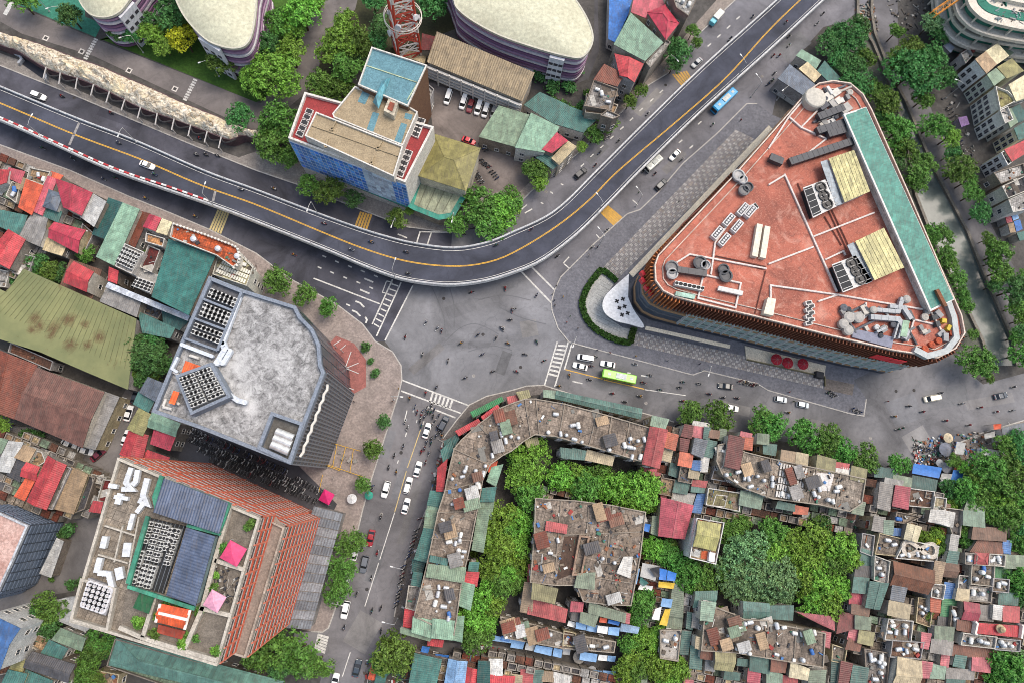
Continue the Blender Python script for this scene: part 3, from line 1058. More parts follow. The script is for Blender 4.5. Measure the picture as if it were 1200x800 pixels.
ORG2 = worn((208, 124, 102), (170, 104, 88), 0.4, 0.3)
tower_win = window_mesh(2.6, 1.45, plain((176, 166, 160), 0.6), glass((34, 36, 42)), 1, 0.1)
def banded(a, b, z0, z1, fh, bays):
    L = (b - a).length
    e = (b - a).normalized()
    n = Vector((e.y, -e.x, 0))
    fl = int(round((z1 - z0) / fh))
    for j in range(fl):
        z = z0 + j * fh
        m = MB()
        m.wall([flat(a + n * 0.1), flat(b + n * 0.1)], 0.22, z, z + 1.65)
        part('spandrel', m, ORG, tw)
        for q in range(bays):
            place_on_wall(tower_win, 'window', tw, a, b, (q + 0.5) / bays, z + 1.72, 0.05)
    for q in range(bays + 1):
        p = a + (b - a) * (q / bays)
        m = MB()
        m.bar(flat(p + n * 0.02) + UP * z0, flat(p + n * 0.02) + UP * z1, 0.55, 0.3)
        part('pier', m, ORG2, tw)
banded(sel, nel, 0, HL - 0.3, 3.48, 10)
banded(nel, nw, 0, HL - 0.3, 3.48, 10)
banded(se, ne, HL, HT - 0.3, 3.25, 10)
banded(ne, nw, HL, HT - 0.3, 3.25, 10)
led = MB()
led.prism([ne, nel, sel, se], HL, HL + 0.12, bot=False)
part('ledge', led, worn((140, 128, 118), (104, 96, 90), 0.4, 0.4), tw)
m = MB()
m.wall([flat(v) for v in inset(ccw([nw, nel, sel, so]), 0.25)][0:4], 0.4, HL, HL + 0.9)
part('ledge_parapet', m, worn((170, 158, 146)), tw)
RW = worn((182, 175, 163), (120, 112, 102), 0.45, 0.5)
m = MB()
m.prism([nw, ne, se, so, sw], HT - 0.3, HT, bot=False)
part('roof_deck', m, worn((146, 138, 127), (92, 84, 76), 0.6, 0.5, grid=(3.5, 0.35)), tw)
parapet(tw, [nw, ne, se, so, sw], HT, 0.5, 1.1, RW)
# blue ribbed metal sheds on the roof
zc = HT
def crop1(s, z):
    return [P(140 + float(a.split(',')[0]) / 3.08, 520 + float(a.split(',')[1]) / 3.08, z) for a in s.split()]
SL = tin((88, 100, 124), 0.1, 0.45)
for s in ('160,122 392,212 362,322 125,245', '240,300 348,332 278,582 168,545'):
    q = ccw(crop1(s, zc + 3.2))
    m = MB(); m.prism(inset(q, 0.2), zc, zc + 3.05, bot=False)
    part('shed_wall', m, worn((120, 140, 140)), tw)
    part('shed_roof', corr(q, zc + 3.1, 0.5, 0 if (q[1] - q[0]).length > (q[2] - q[1]).length else 1, amp=0.1, step=0.55), SL, tw)
for s in ('372,300 400,222 392,208 362,318', '22,500 95,258 108,262 38,508', '30,508 272,585 268,600 28,520', '128,240 160,118 145,112 118,190', '240,298 362,330 366,320 245,288'):
    m = MB(); m.prism(crop1(s, zc + 2.6), zc + 2.0, zc + 2.7)
    part('trim_strip', m, tin((66, 140, 116), 0.1), tw)
q = crop1('112,266 238,296 160,538 38,504', zc + 0.4)
m = MB(); m.prism(q, zc, zc + 0.4, bot=False)
part('plant_deck', m, plain((44, 46, 50), 0.8), tw)
for u0, nv, v0, v1 in ((0.10, 4, 0.02, 0.38), (0.33, 7, 0.02, 0.60), (0.55, 7, 0.02, 0.60), (0.74, 5, 0.05, 0.4), (0.10, 4, 0.48, 0.72), (0.12, 3, 0.76, 0.96), (0.34, 5, 0.64, 0.98), (0.55, 5, 0.64, 0.98), (0.88, 7, 0.04, 0.6)):
    for k in range(nv):
        p = bil(q, u0, v0 + (v1 - v0) * (k + 0.5) / nv)
        o = link_mesh('condenser_unit', ac_mesh('fan'), tw)
        o.location = Vector((p.x, p.y, zc + 0.42)) - wloc(tw)
        o.rotation_euler = (0, 0, math.atan2((q[3] - q[0]).y, (q[3] - q[0]).x) + math.pi / 2)
        o.scale = (0.86, 0.86, 1.0)
for i in range(9):
    a, b = bil(q, 0.02 + 0.12 * i, 0.0), bil(q, 0.02 + 0.12 * i, 1.0)
    m = MB(); m.bar(a + UP * 0.02, b + UP * 0.02, 0.12, 0.5)
    part('deck_rail', m, plain((120, 124, 128), 0.5, 0.4), tw)
# beige service deck with silver ducts on the west side
for s, w in (('625,590 600,660 625,690 580,690', 0.8), ('655,600 645,655 630,672', 0.8), ('700,640 680,720 695,755 660,740', 0.9), ('560,680 520,672', 0.7), ('575,710 560,760', 0.9), ('610,735 545,725', 0.6), ('680,760 650,800', 0.7)):
    duct(tw, s, HT + 0.3, w * 1.25, 1.0, plain((214, 216, 218), 0.4, 0.1), T=C1)
for s, w in (('635,5 615,80', 0.7), ('505,110 492,165', 0.9), ('610,140 600,205', 1.2), ('480,210 462,280', 0.9), ('565,255 575,310', 1.2), ('470,280 520,285 540,370', 0.8)):
    duct(tw, s, HT + 0.3, w * 1.25, 1.0, plain((214, 216, 218), 0.4, 0.1), T=D1)
for s in ('500,60 640,105', '470,195 610,235', '585,60 545,230', '660,20 600,330'):
    lowwall(tw, s, HT, 0.3, 0.9, T=D1, mat=RW)
q = crop1('-14,475 118,515 60,700 -70,660', HT)
qq = WP('420,320 530,360 490,470 385,435', HT + 1.2, D1)
m = MB(); m.prism(inset(ccw(qq), -0.4), HT, HT + 1.2, bot=False); part('cooling_base', m, plain((150, 148, 150)), tw)
for p, ang in rows_units(qq, 5, 5, 0, 0):
    m = MB()
    m.lathe((p.x, p.y, HT + 1.2), [(0.8, 0), (0.8, 0.35), (0.72, 0.5), (0.4, 0.5), (0.36, 0.2), (0.02, 0.2)], 12)
    part('cooling_fan', m, plain((206, 204, 206), 0.5), tw)
parapet(tw, '395,305 560,350 520,550 345,500', HT, 0.5, 1.4, RW, T=D1, name='screen_wall')
# roof terraces
TER = worn((120, 112, 102), (74, 68, 62), 0.6, 0.7)
for s in ('400,225 508,270 445,450 345,420', '345,430 445,455 400,608 300,585', '285,600 395,620 355,770 235,735', '130,545 268,598 240,735 90,690', '30,520 130,548 85,690 5,650'):
    m = MB(); m.prism(crop1(s, HT + 0.05), HT + 0.02, HT + 0.08, bot=False)
    part('terrace_floor', m, TER, tw)
for s in ('400,222 345,418 300,590 235,740', '345,418 450,452', '290,590 405,618', '132,545 85,695', '0,660 90,700 235,745 355,780', '272,590 130,545'):
    L = [flat(v) for v in crop1(s, HT + 1)]
    m = MB(); m.wall(L, 0.8, HT + 0.05, HT + 1.3)
    part('terrace_wall', m, RW, tw)
q = ccw(crop1('148,575 256,598 236,668 132,642', HT + 3))
m = MB(); m.prism(inset(q, 0.5), HT, HT + 2.9, bot=False); part('pavilion_wall', m, worn((190, 120, 90)), tw)
pv = part('pavilion_roof', corr(q, HT + 2.9, 1.2, 0 if (q[1] - q[0]).length > (q[2] - q[1]).length else 1, gable=True), tin((224, 96, 56), 0.1), tw)
for s in ('148,575 132,642', '256,598 236,668', '142,608 248,633'):
    m = MB(); L = crop1(s, HT + 3.2 if s[0:3] != '142' else HT + 4.15); m.bar(L[0], L[1], 0.5, 0.25); part('gable_trim', m, plain((228, 222, 214)), tw)
m = MB(); m.prism(crop1('140,650 238,675 225,705 135,680', HT + 1.2), HT + 1.0, HT + 1.2); part('pavilion_porch', m, tin((150, 62, 44)), tw)
m = MB(); m.prism(crop1('75,530 128,548 105,612 48,590', HT + 2), HT + 1.9, HT + 2.0); part('shade_canopy', m, tin((40, 96, 62), 0.1), tw)
GARD = [(c1x, c1y) for c1x, c1y in ((475, 285), (470, 300), (345, 475), (335, 520), (65, 640), (60, 655), (340, 745), (345, 755), (160, 588), (200, 590), (240, 600), (270, 700), (280, 610), (375, 370))]
# podium roof at the foot of the tower: grey ribbed panels
pod = thing('podium', 'low podium with a grey panelled roof at the foot of the orange tower', 'building', P(375, 680, 0))
q = [P(x, y, 7) for x, y in ((312 + 56, 592), (402, 601), (364, 737), (316, 735))]
q = [flat(v) for v in q]
m = MB(); m.prism(inset(ccw(q), 0.3), 0, 6.8, bot=False); part('wall', m, worn((150, 146, 142)), pod)
for i in range(13):
    a0, a1 = i / 13 + 0.004, (i + 1) / 13 - 0.004
    qq = [lerp(q[0], q[3], a0), lerp(q[1], q[2], a0), lerp(q[1], q[2], a1), lerp(q[0], q[3], a1)]
    part('roof_panel', corr(ccw(qq), 6.9, 0.25, 0, amp=0.06, step=0.7), tin([(120, 126, 134), (104, 110, 118), (132, 136, 142)][i % 3], 0.3), pod)
# ---- grey office block ----------------------------------------------------------------------
gb = thing('office_block', 'grey office block with a stained flat roof and dark ribbed glass facade', 'building', P(330, 470, 0))
HG = 40.0
GO = '247,325 287,341 348,360 354,372 368,386 376,404 378,428 382,437 341,544 235,502 180,483 215,399'
gp = mass(gb, GO, 0, HG - 0.2, worn((96, 100, 106), (66, 68, 72), 0.4, 0.3), zp=HG)
m = MB(); m.prism(inset(gp, 0.4), HG - 0.2, HG, bot=False)
key = 'roof_membrane'
rm, rnt, rb = new_mat(key)
pp = wpos(rnt)
n1, n2, n3 = noise(rnt, 0.11, 7, 0.72, pp, 0.8), noise(rnt, 0.5, 8, 0.78, pp, 0.7), noise(rnt, 2.2, 6, 0.78, pp, 0.4)
cc = mixc(rnt, ramp(rnt, n2, 0.36, 0.66), lin((84, 83, 83)), lin((186, 185, 184)))
f = N(rnt, 'ShaderNodeMath', operation='MULTIPLY'); rnt.links.new(ramp(rnt, n3, 0.5, 0.66), f.inputs[0]); f.inputs[1].default_value = 0.8
cc = mixc(rnt, f.outputs[0], cc, lin((70, 69, 68)))
f2 = N(rnt, 'ShaderNodeMath', operation='MULTIPLY'); rnt.links.new(ramp(rnt, n1, 0.5, 0.68), f2.inputs[0]); f2.inputs[1].default_value = 0.6
cc = mixc(rnt, f2.outputs[0], cc, lin((206, 205, 204)))
rnt.links.new(cc, rb.inputs['Base Color']); rb.inputs['Roughness'].default_value = 0.9
bump(rnt, rb, n2, 0.5, 0.15)
part('roof_deck', m, rm, gb)
SLATE = worn((126, 134, 146), (88, 94, 102), 0.35, 0.5)
parapet(gb, gp, HG, 0.8, 1.2, SLATE, ins=0.4)
# ribbed glass facade on the street side
e0, e1 = flat(P(382, 437, HG)), flat(P(341, 544, HG))
pane_me = MB(); pane_me.box((0, 0.04, 0), 1.9, 0.08, 3.3); pane_me = mesh_from('pane', pane_me, glass((52, 56, 64), 0.25))
for j in range(11):
    for i in range(12):
        place_on_wall(pane_me, 'pane', gb, e1, e0, (i + 0.5) / 12, 0.3 + j * 3.6, 0.02)
d = (e0 - e1).normalized(); nn = Vector((d.y, -d.x, 0))
for i in range(25):
    p = lerp(e1, e0, i / 24) + nn * 0.2
    m = MB(); m.bar(flat(p), flat(p) + UP * (HG - 0.5), 0.18 if i % 2 else 0.3, 0.35)
    part('mullion', m, plain((116, 118, 124), 0.5), gb)
for j in range(12):
    m = MB(); m.wall([flat(e1 + nn * 0.12), flat(e0 + nn * 0.12)], 0.24, 0.1 + j * 3.6, 0.3 + j * 3.6)
    part('floor_band', m, plain((88, 92, 100), 0.6), gb)
m = MB(); L = [flat(lerp(e1, e0, 0.1 + 0.8 * k / 14) + nn * (0.9 + 0.35 * (k % 2))) for k in range(15)]
m.wall(L, 0.5, HG - 2, HG - 1.4); part('cornice_lights', m, plain((216, 212, 204)), gb)
# curved corner facade
ring = [flat(P(x, y, HG)) for x, y in ((348, 360), (354, 372), (368, 386), (376, 404), (378, 428), (382, 437))]
for i in range(5):
    a, b = ring[i + 1], ring[i]
    L = (b - a).length
    me2 = MB(); me2.box((0, 0.05, 0), L / 2 - 0.3, 0.1, 3.2); me2 = mesh_from('pane', me2, glass((60, 66, 74), 0.25))
    for j in range(11):
        for k in (0.25, 0.75):
            place_on_wall(me2, 'pane', gb, ring[i + 1], ring[i], k, 0.3 + j * 3.6, 0.02)
G2 = (170, 320)
def crop2(s, z):
    return [P(170 + float(a.split(',')[0]) / 2.858, 320 + float(a.split(',')[1]) / 2.858, z) for a in s.split()]
# sunken bays with rows of fans
q = crop2('228,28 330,70 250,262 140,222', HG)
m = MB(); m.prism(q, HG + 0.01, HG + 0.06, bot=False); part('plant_floor', m, worn((104, 106, 112)), gb)
for (v0, v1, nr) in ((0.12, 0.28, 2), (0.38, 0.60, 3), (0.70, 0.92, 2)):
    for r in range(nr):
        for i in range(6):
            p = bil(q, 0.22 + 0.13 * i, v0 + (v1 - v0) * (r + 0.5) / nr)
            o = link_mesh('condenser_unit', ac_mesh('fan'), gb)
            o.location = Vector((p.x, p.y, HG + 0.5)) - wloc(gb)
            o.rotation_euler = (0, 0, math.atan2((q[1] - q[0]).y, (q[1] - q[0]).x))
            o.scale = (1.1, 1.1, 1)
for v in (0.0, 0.33, 0.66, 1.0):
    m = MB(); m.wall([flat(bil(q, 0, v)), flat(bil(q, 1, v))], 0.5, HG, HG + 1.6); part('bay_wall', m, SLATE, gb)
for u in (0.0, 1.0):
    m = MB(); m.wall([flat(bil(q, u, 0)), flat(bil(q, u, 1))], 0.6, HG, HG + 1.7); part('bay_wall', m, SLATE, gb)
# raised angled platform of chillers
q = crop2('110,345 222,305 282,412 158,468', HG + 3)
m = MB(); m.prism(q, HG + 2.6, HG + 3.0); part('chiller_deck', m, plain((58, 60, 64)), gb)
m = MB(); m.wall([flat(v) for v in q], 0.7, HG, HG + 3.4, closed=True); part('chiller_screen', m, SLATE, gb)
for r in range(6):
    for i in range(7):
        if 0.42 < (i + 0.5) / 7 < 0.52:
            continue
        p = bil(q, 0.08 + 0.84 * (i + 0.5) / 7, 0.06 + 0.86 * (r + 0.5) / 6)
        o = link_mesh('condenser_unit', ac_mesh('fan'), gb)
        o.location = Vector((p.x, p.y, HG + 3.0)) - wloc(gb)
        o.rotation_euler = (0, 0, math.atan2((q[1] - q[0]).y, (q[1] - q[0]).x))
        o.scale = (0.95, 0.95, 0.8)
# tank well
q = crop2('432,472 530,506 490,632 388,584', HG)
m = MB(); m.prism(q, HG + 0.01, HG + 0.05, bot=False); part('tank_well_floor', m, worn((100, 98, 94)), gb)
m = MB(); m.wall([flat(v) for v in q], 0.8, HG, HG + 1.6, closed=True); part('tank_well_wall', m, SLATE, gb)
for v in (0.42, 0.60, 0.78):
    a, b = bil(q, 0.3, v), bil(q, 0.88, v)
    m = MB(); m.tube(a + UP * 1.1, b + UP * 1.1, 0.95, 16)
    dd = (b - a).normalized()
    for t in (0.02, 0.35, 0.65, 0.98):
        p = lerp(a, b, t) + UP * 1.1
        m.tube(p - dd * 0.06, p + dd * 0.06, 1.0, 16)
    solo('water_tank', m, plain((214, 214, 212), 0.3, 0.4), 'long horizontal white steel tank in the roof well of the grey office block', 'tank', 'three long tanks in the roof well', org=None)
# big white ducts
WD = plain((206, 212, 220), 0.45, 0.1)
for s, w in (('243,300 270,255 262,238', 1.4), ('262,300 285,262', 1.2), ('318,85 262,235', 0.8), ('285,408 312,426 335,432', 1.1), ('125,240 225,278', 0.8), ('108,330 92,320 110,285', 0.6)):
    L = crop2(s, HG + 1)
    m = MB(); m.wall([flat(v) for v in L], w, HG + 0.3, HG + 1.4)
    for i in range(len(L)):
        m.lathe((L[i].x, L[i].y, HG + 0.28), [(w * 0.55, 0), (w * 0.55, 1.2)], 10)
    part('duct', m, WD, gb)
for s in ('135,292 190,312 168,345 122,335', '95,392 115,398 100,440 80,434'):
    q = ccw(crop2(s, HG + 2.2)); m = MB(); m.prism(inset(q, 0.2), HG, HG + 2.2, bot=False); part('kiosk_wall', m, worn((180, 172, 164)), gb)
    part('kiosk_roof', corr(q, HG + 2.2, 0.2), tin((226, 102, 52), 0.1), gb)
for s in ('150,275 180,285', '70,420 60,445', '60,448 90,455', '110,400 105,430 115,440', '95,330 120,345'):
    L = crop2(s, HG + 0.6); m = MB()
    for i in range(len(L) - 1):
        m.tube(L[i], L[i + 1], 0.35, 8)
    part('pipe', m, plain((210, 206, 200)), gb)
# red paved entrance court with canopy struts
ec = MB(); ec.prism(crop2('600,255 640,210 700,235 740,290 740,380 695,405 640,330', 0.14), 0.16, 0.17, bot=False)
part('entrance_paving', ec, worn((150, 96, 90), (110, 74, 70), 0.5, 0.5), plaza_sw)
st = MB()
for a, b in (((632, 240), (655, 225)), ((672, 312), (690, 262)), ((678, 315), (715, 300)), ((672, 318), (715, 335)), ((680, 382), (700, 390)), ((655, 255), (672, 240))):
    pa, pb = crop2('%d,%d %d,%d' % (*a, *b), 4.5)
    st.tube(pa, pb, 0.12, 6)
    st.tube((pa.x, pa.y, 0.16), pa, 0.12, 6)
solo('canopy_frame', st, plain((206, 204, 200), 0.4), 'white steel canopy struts over the red entrance court of the grey block', 'canopy')
# ---- blue glass office with beige roofs -----------------------------------------------------
bo = thing('office_building', 'office with a blue glass front, beige roofs and sky-blue roof strips', 'building', P(430, 170, 0))
HB = 21.0
def crop5(s, z):
    return [P(330 + float(a.split(',')[0]) / 3.48, 40 + float(a.split(',')[1]) / 3.48, z) for a in s.split()]
fr = [flat(v) for v in ccw(crop5('30,432 97,245 622,385 506,612', HB))]
BW = worn((206, 202, 194), (150, 140, 130), 0.35, 0.3)
m = MB(); m.prism(fr, 0, HB - 0.2, bot=False); part('wall', m, BW, bo)
m = MB(); m.prism(inset(fr, 0.4), HB - 0.2, HB, bot=False); part('terrace_floor', m, worn((150, 62, 62), (104, 48, 48), 0.5, 0.6), bo)
parapet(bo, fr, HB, 0.6, 1.1, BW, ins=0.3)
def roofbox(s, z0, z1, roofm, wallm, nm='roof_slab', par=True):
    q = ccw(crop5(s, z1))
    m = MB(); m.prism(q, z0, z1, bot=False); part('block_wall', m, wallm, bo)
    m = MB(); m.prism(inset(q, 0.35), z1 + 0.002, z1 + 0.05, bot=False); part(nm, m, roofm, bo)
    if par:
        m = MB(); m.wall([flat(v) for v in inset(q, 0.18)], 0.36, z1 + 0.003, z1 + 0.7, closed=True); part('parapet', m, BW, bo)
    return q
BEI = worn((158, 142, 116), (118, 104, 84), 0.45, 0.5)
SKB = worn((100, 138, 148), (76, 108, 118), 0.5, 0.4)
q = roofbox('96,420 142,322 496,462 458,586', HB, HB + 3.5, BEI, BW)
for a, b in (('118,372', '478,500'),):
    L = crop5(a + ' ' + b, HB + 3.6); m = MB(); m.bar(L[0], L[1], 0.35, 0.25); part('roof_kerb', m, BEI, bo)
for s in ('205,392 222,360', '180,460 190,430', '392,470 410,440', '366,530 376,500'):
    L = crop5(s, HB + 3.6); m = MB(); m.bar(L[0], L[1], 0.4, 0.5); m.box((L[0].x, L[0].y, HB + 3.6), 0.8, 0.8, 0.5, 0.3); part('vent', m, BEI, bo)
q = roofbox('208,330 300,218 520,300 556,322 496,460 214,345', 0, HB + 3.0, BEI, BW)
for s in ('330,234 362,242 340,288 310,276', '372,318 398,325 372,405 345,396', '505,322 535,330 528,352 500,344', '488,362 512,370 486,450 458,440'):
    m = MB(); m.prism(crop5(s, HB + 3.06), HB + 3.06, HB + 3.1, bot=False); part('roof_strip', m, SKB, bo)
q = roofbox('312,212 368,58 594,132 516,300', 0, HB + 5.0, SKB, worn((112, 84, 66), (80, 60, 50), 0.4, 0.6))
for s in ('340,128 556,200', '512,272 555,200'):
    L = crop5(s, HB + 5.06); m = MB(); m.bar(L[0], L[1], 0.3, 0.2); part('roof_seam', m, worn((176, 190, 160)), bo)
# blue prism lantern and plant box
v = crop5('372,278 396,305 445,180 408,195', HB + 5.2); r = crop5('384,255 430,182', HB + 7.4)
m = MB(); m.add([v[0], v[1], v[2], v[3], r[0], r[1]], [(0, 1, 4), (1, 2, 5, 4), (2, 3, 5), (3, 0, 4, 5), (3, 2, 1, 0)]); part('skylight', m, tin((110, 170, 184), 0.1), bo)
q = crop5('436,262 476,280 458,334 416,312', HB + 5.5); m = MB(); m.prism(q, HB + 3, HB + 5.5, bot=False); part('plant_room', m, worn((196, 186, 166)), bo)
q2 = inset(ccw(q), 0.8); m = MB(); m.prism(q2, HB + 5.5, HB + 5.7, bot=False); part('plant_room_hatch', m, worn((150, 80, 60)), bo)
# pairs of roof windows on the red end terraces
for s, n in (('105,300 130,310 82,425 58,412', 5), ('556,340 588,348 556,425 530,412', 4), ('506,468 536,478 492,588 464,574', 5)):
    q = crop5(s, HB + 0.6)
    for i in range(n):
        for u in (0.27, 0.73):
            p = bil(q, u, (i + 0.5) / n)
            m = MB(); m.box((p.x, p.y, HB + 0.01), 1.25, 1.5, 0.7, -0.35, 0); m.box((p.x, p.y, HB + 0.72), 0.85, 1.1, 0.06, -0.35, 1)
            part('skylight_box', m, [plain((216, 210, 204)), plain((44, 42, 44), 0.4)], bo)
# curtain wall
a, b = flat(crop5('30,432', HB)[0]), flat(crop5('506,612', HB)[0])
L = (b - a).length
nb, nf = 24, 8
pm = {}
for k, cc in (('b', (74, 138, 216)), ('w', (178, 194, 216)), ('d', (52, 112, 200))):
    x = MB(); x.box((0, 0.05, 0), L / nb - 0.22, 0.1, 1.75); pm[k] = mesh_from('pane', x, glass(cc, 0.3))
for j in range(nf):
    for i in range(nb):
        t = (i + 0.5) / nb
        k = 'w' if 0.62 < t < 0.88 else RND.choice('bbd')
        place_on_wall(pm[k], 'pane', bo, a, b, t, 5.0 + j * 1.95, 0.06)
nn = Vector(((b - a).y, -(b - a).x, 0)).normalized()
if nn.dot(-(a + b)) < 0:
    nn = -nn
for i in range(nb + 1):
    p = flat(lerp(a, b, i / nb) + nn * 0.1)
    m = MB(); m.bar(p + UP * 4.8, p + UP * 20.6, 0.26, 0.2); part('mullion', m, plain((196, 206, 222), 0.5), bo)
for j in range(nf + 1):
    m = MB(); m.wall([flat(a + nn * 0.1), flat(b + nn * 0.1)], 0.2, 4.8 + j * 1.95, 4.98 + j * 1.95); part('transom', m, plain((196, 206, 222), 0.5), bo)
m = MB(); L5 = [flat(v) for v in crop5('76,535 510,708 516,690 86,515', 4.6)]; m.prism(L5, 4.3, 4.7); part('canopy', m, tin((58, 138, 122), 0.1), bo)
# side wall windows
# ---- hotel with olive hipped roof and green-edged canopy ------------------------------------
hr = thing('restaurant', 'restaurant with an olive hipped roof and a teal-edged glass canopy', 'building', P(525, 195, 0))
q = [flat(v) for v in ccw(crop5('620,405 812,465 752,640 556,578', 13))]
m = MB(); m.prism(inset(q, 0.4), 0, 12.9, bot=False); part('wall', m, worn((196, 188, 170)), hr)
part('roof', hip(q, 12.9, 2.2, 0.4), tin((126, 120, 74), 0.15), hr)
q = ccw(crop5('556,590 520,700 540,712 640,752 700,742 748,660 740,640', 7))
m = MB(); m.prism(inset(q, 0.5), 0, 6.7, bot=False); part('lower_wall', m, worn((160, 150, 132)), hr)
m = MB(); m.prism(inset(q, 1.2), 6.72, 6.85, bot=False); part('lower_roof', m, tin((146, 152, 128), 0.3), hr)
m = MB(); m.wall([flat(v) for v in inset(q, 0.6)], 2.0, 6.6, 6.8, closed=True); part('canopy_edge', m, tin((50, 132, 116), 0.1), hr)
for t in (0.2, 0.4, 0.6, 0.8):
    q4 = crop5('560,600 742,650 690,735 525,698', 6.9); A_, B_ = lerp(q4[0], q4[1], t), lerp(q4[3], q4[2], t); m = MB(); m.bar(A_, B_, 0.2, 0.1); part('rib', m, plain((110, 112, 92)), hr)
for i in range(7):
    p = lerp(*crop5('560,588 742,648', 8.4), (i + 0.5) / 7); m = MB(); m.box((p.x, p.y, 6.86), 1.7, 1.3, 1.5, -0.3, 0); m.box((p.x, p.y, 8.37), 1.2, 0.9, 0.06, -0.3, 1); part('condenser_unit', m, [plain((190, 188, 182)), plain((40, 40, 42))], hr)
# ---- long hall with ribbed beige roof -------------------------------------------------------
lh = thing('long_hall', 'long low hall with a ribbed beige roof and white louvred front', 'building', P(560, 85, 0))
q = [flat(P(x, y, 9)) for x, y in ((512, 41), (626, 89), (612, 119), (500, 73))]
m = MB(); m.prism(inset(ccw(q), 0.4), 0, 8.8, bot=False); part('wall', m, worn((188, 178, 164)), lh)
part('roof', corr(q, 9, 1.6, 0, amp=0.12, step=0.7), tin((150, 134, 108), 0.3), lh)
a, b = q[3], q[2]
for j in range(4):
    m = MB(); e = (b - a).normalized(); n = Vector((e.y, -e.x, 0)); n = n if n.dot(-a) > 0 else -n
    m.wall([flat(a + n * (0.6)), flat(b + n * 0.6)], 0.8, 2.2 + j * 1.6, 2.9 + j * 1.6); part('louvre', m, plain((206, 202, 196)), lh)
for i in range(9):
    p = lerp(a, b, i / 8) + n * 0.9; m = MB(); m.box((p.x, p.y, 0), 0.4, 0.4, 8.4, -0.4); part('post', m, plain((214, 210, 204)), lh)
# ---- curved halls with cream shell roofs and purple striped walls ---------------------------
PUR = [plain((128, 92, 124), 0.6), plain((214, 208, 212), 0.6), plain((168, 134, 162), 0.6)]
def shell(label, s, T, h, low=None, crown=3.0):
    o = thing('exhibition_hall', label, 'hall', cen([flat(v) for v in WP(s, h, T)]), 'exhibition halls with cream shell roofs')
    p = [flat(v) for v in ccw(WP(s, h, T))]
    # refine the outline
    r = []
    n = len(p)
    for i in range(n):
        a, b, c, d = p[i - 1], p[i], p[(i + 1) % n], p[(i + 2) % n]
        for k in range(4):
            t = k / 4
            r.append(0.5 * ((2 * b) + (c - a) * t + (2 * a - 5 * b + 4 * c - d) * t * t + (3 * b - a - 3 * c + d) * t ** 3))
    p = r
    c = cen(p)
    n = len(p)
    m = MB()
    rings = 7
    vs = []
    for k in range(rings):
        t = k / (rings - 1)
        for v in p:
            w = c + (v - c) * (1 - t * 0.97)
            vs.append((w.x, w.y, h + crown * (1 - (1 - t) ** 2)))
    fs = [(k * n + i, k * n + (i + 1) % n, (k + 1) * n + (i + 1) % n, (k + 1) * n + i) for k in range(rings - 1) for i in range(n)]
    fs.append(tuple(range((rings - 1) * n, rings * n)))
    m.add(vs, fs)
    part('roof', m, worn((206, 204, 178), (168, 162, 138), 0.45, 0.2, rough=0.6, light=1.04, bmp=0.2), o, smooth=True)
    m = MB(); m.wall(inset(p, 0.2), 0.5, h - 0.6, h + 0.25, closed=True); part('roof_rim', m, plain((190, 186, 170)), o)
    b = inset(p, 1.0)
    m = MB(); m.prism(b, 0, h - 0.4, bot=False); part('wall', m, worn((110, 92, 116), amount=0.3), o)
    nb_ = int(h / 1.5)
    for j in range(nb_):
        m = MB(); m.wall(inset(p, 0.75), 0.5 + 0.2 * (j % 2), 0.6 + j * 1.5, 1.3 + j * 1.5, closed=True)
        part('facade_band', m, PUR[j % 3], o)
    return o, p
e1_, p1 = shell('smaller cream shell-roofed hall beside the green sports court', '330,-140 345,-60 368,0 400,50 440,78 500,84 560,60 610,0 660,-70 690,-140', A1, 15)
e2_, p2 = shell('cream shell-roofed hall rising over the park lawn and yellow-green tree', '800,-160 805,-60 822,0 870,90 960,185 1040,222 1110,230 1160,208 1190,140 1206,0 1200,-160', A1, 16)
e3_, p3 = shell('largest cream shell-roofed hall behind the long beige-roofed building', '880,-220 905,-60 925,0 940,40 1000,92 1100,150 1200,192 1350,240 1450,266 1520,274 1562,240 1582,180 1560,100 1500,0 1400,-120 1300,-220', A2, 15)
def panelwall(o, s, T, h, base=0):
    L = [flat(v) for v in WP(s, h, T)]
    for a, b in zip(L, L[1:]):
        e = (b - a).normalized(); n = Vector((e.y, -e.x, 0)); n = n if n.dot(-a) > 0 else -n
        m = MB(); m.prism([a, b, b + n * 0.9, a + n * 0.9], base, h - 1.0); part('white_panel', m, plain((212, 212, 218)), o)
        for j in range(4):
            for i in range(3):
                p = lerp(a, b, (i + 0.5) / 3) + n * 0.93
                m = MB(); m.box((p.x, p.y, 1.6 + j * 3.0), 1.3, 0.12, 1.1, math.atan2(e.y, e.x)); part('slot_window', m, plain((62, 60, 68)), o)
panelwall(e1_, '545,68 612,-4', A1, 15)
panelwall(e2_, '930,160 1030,220', A1, 16)
panelwall(e3_, '1380,248 1450,266', A2, 15)
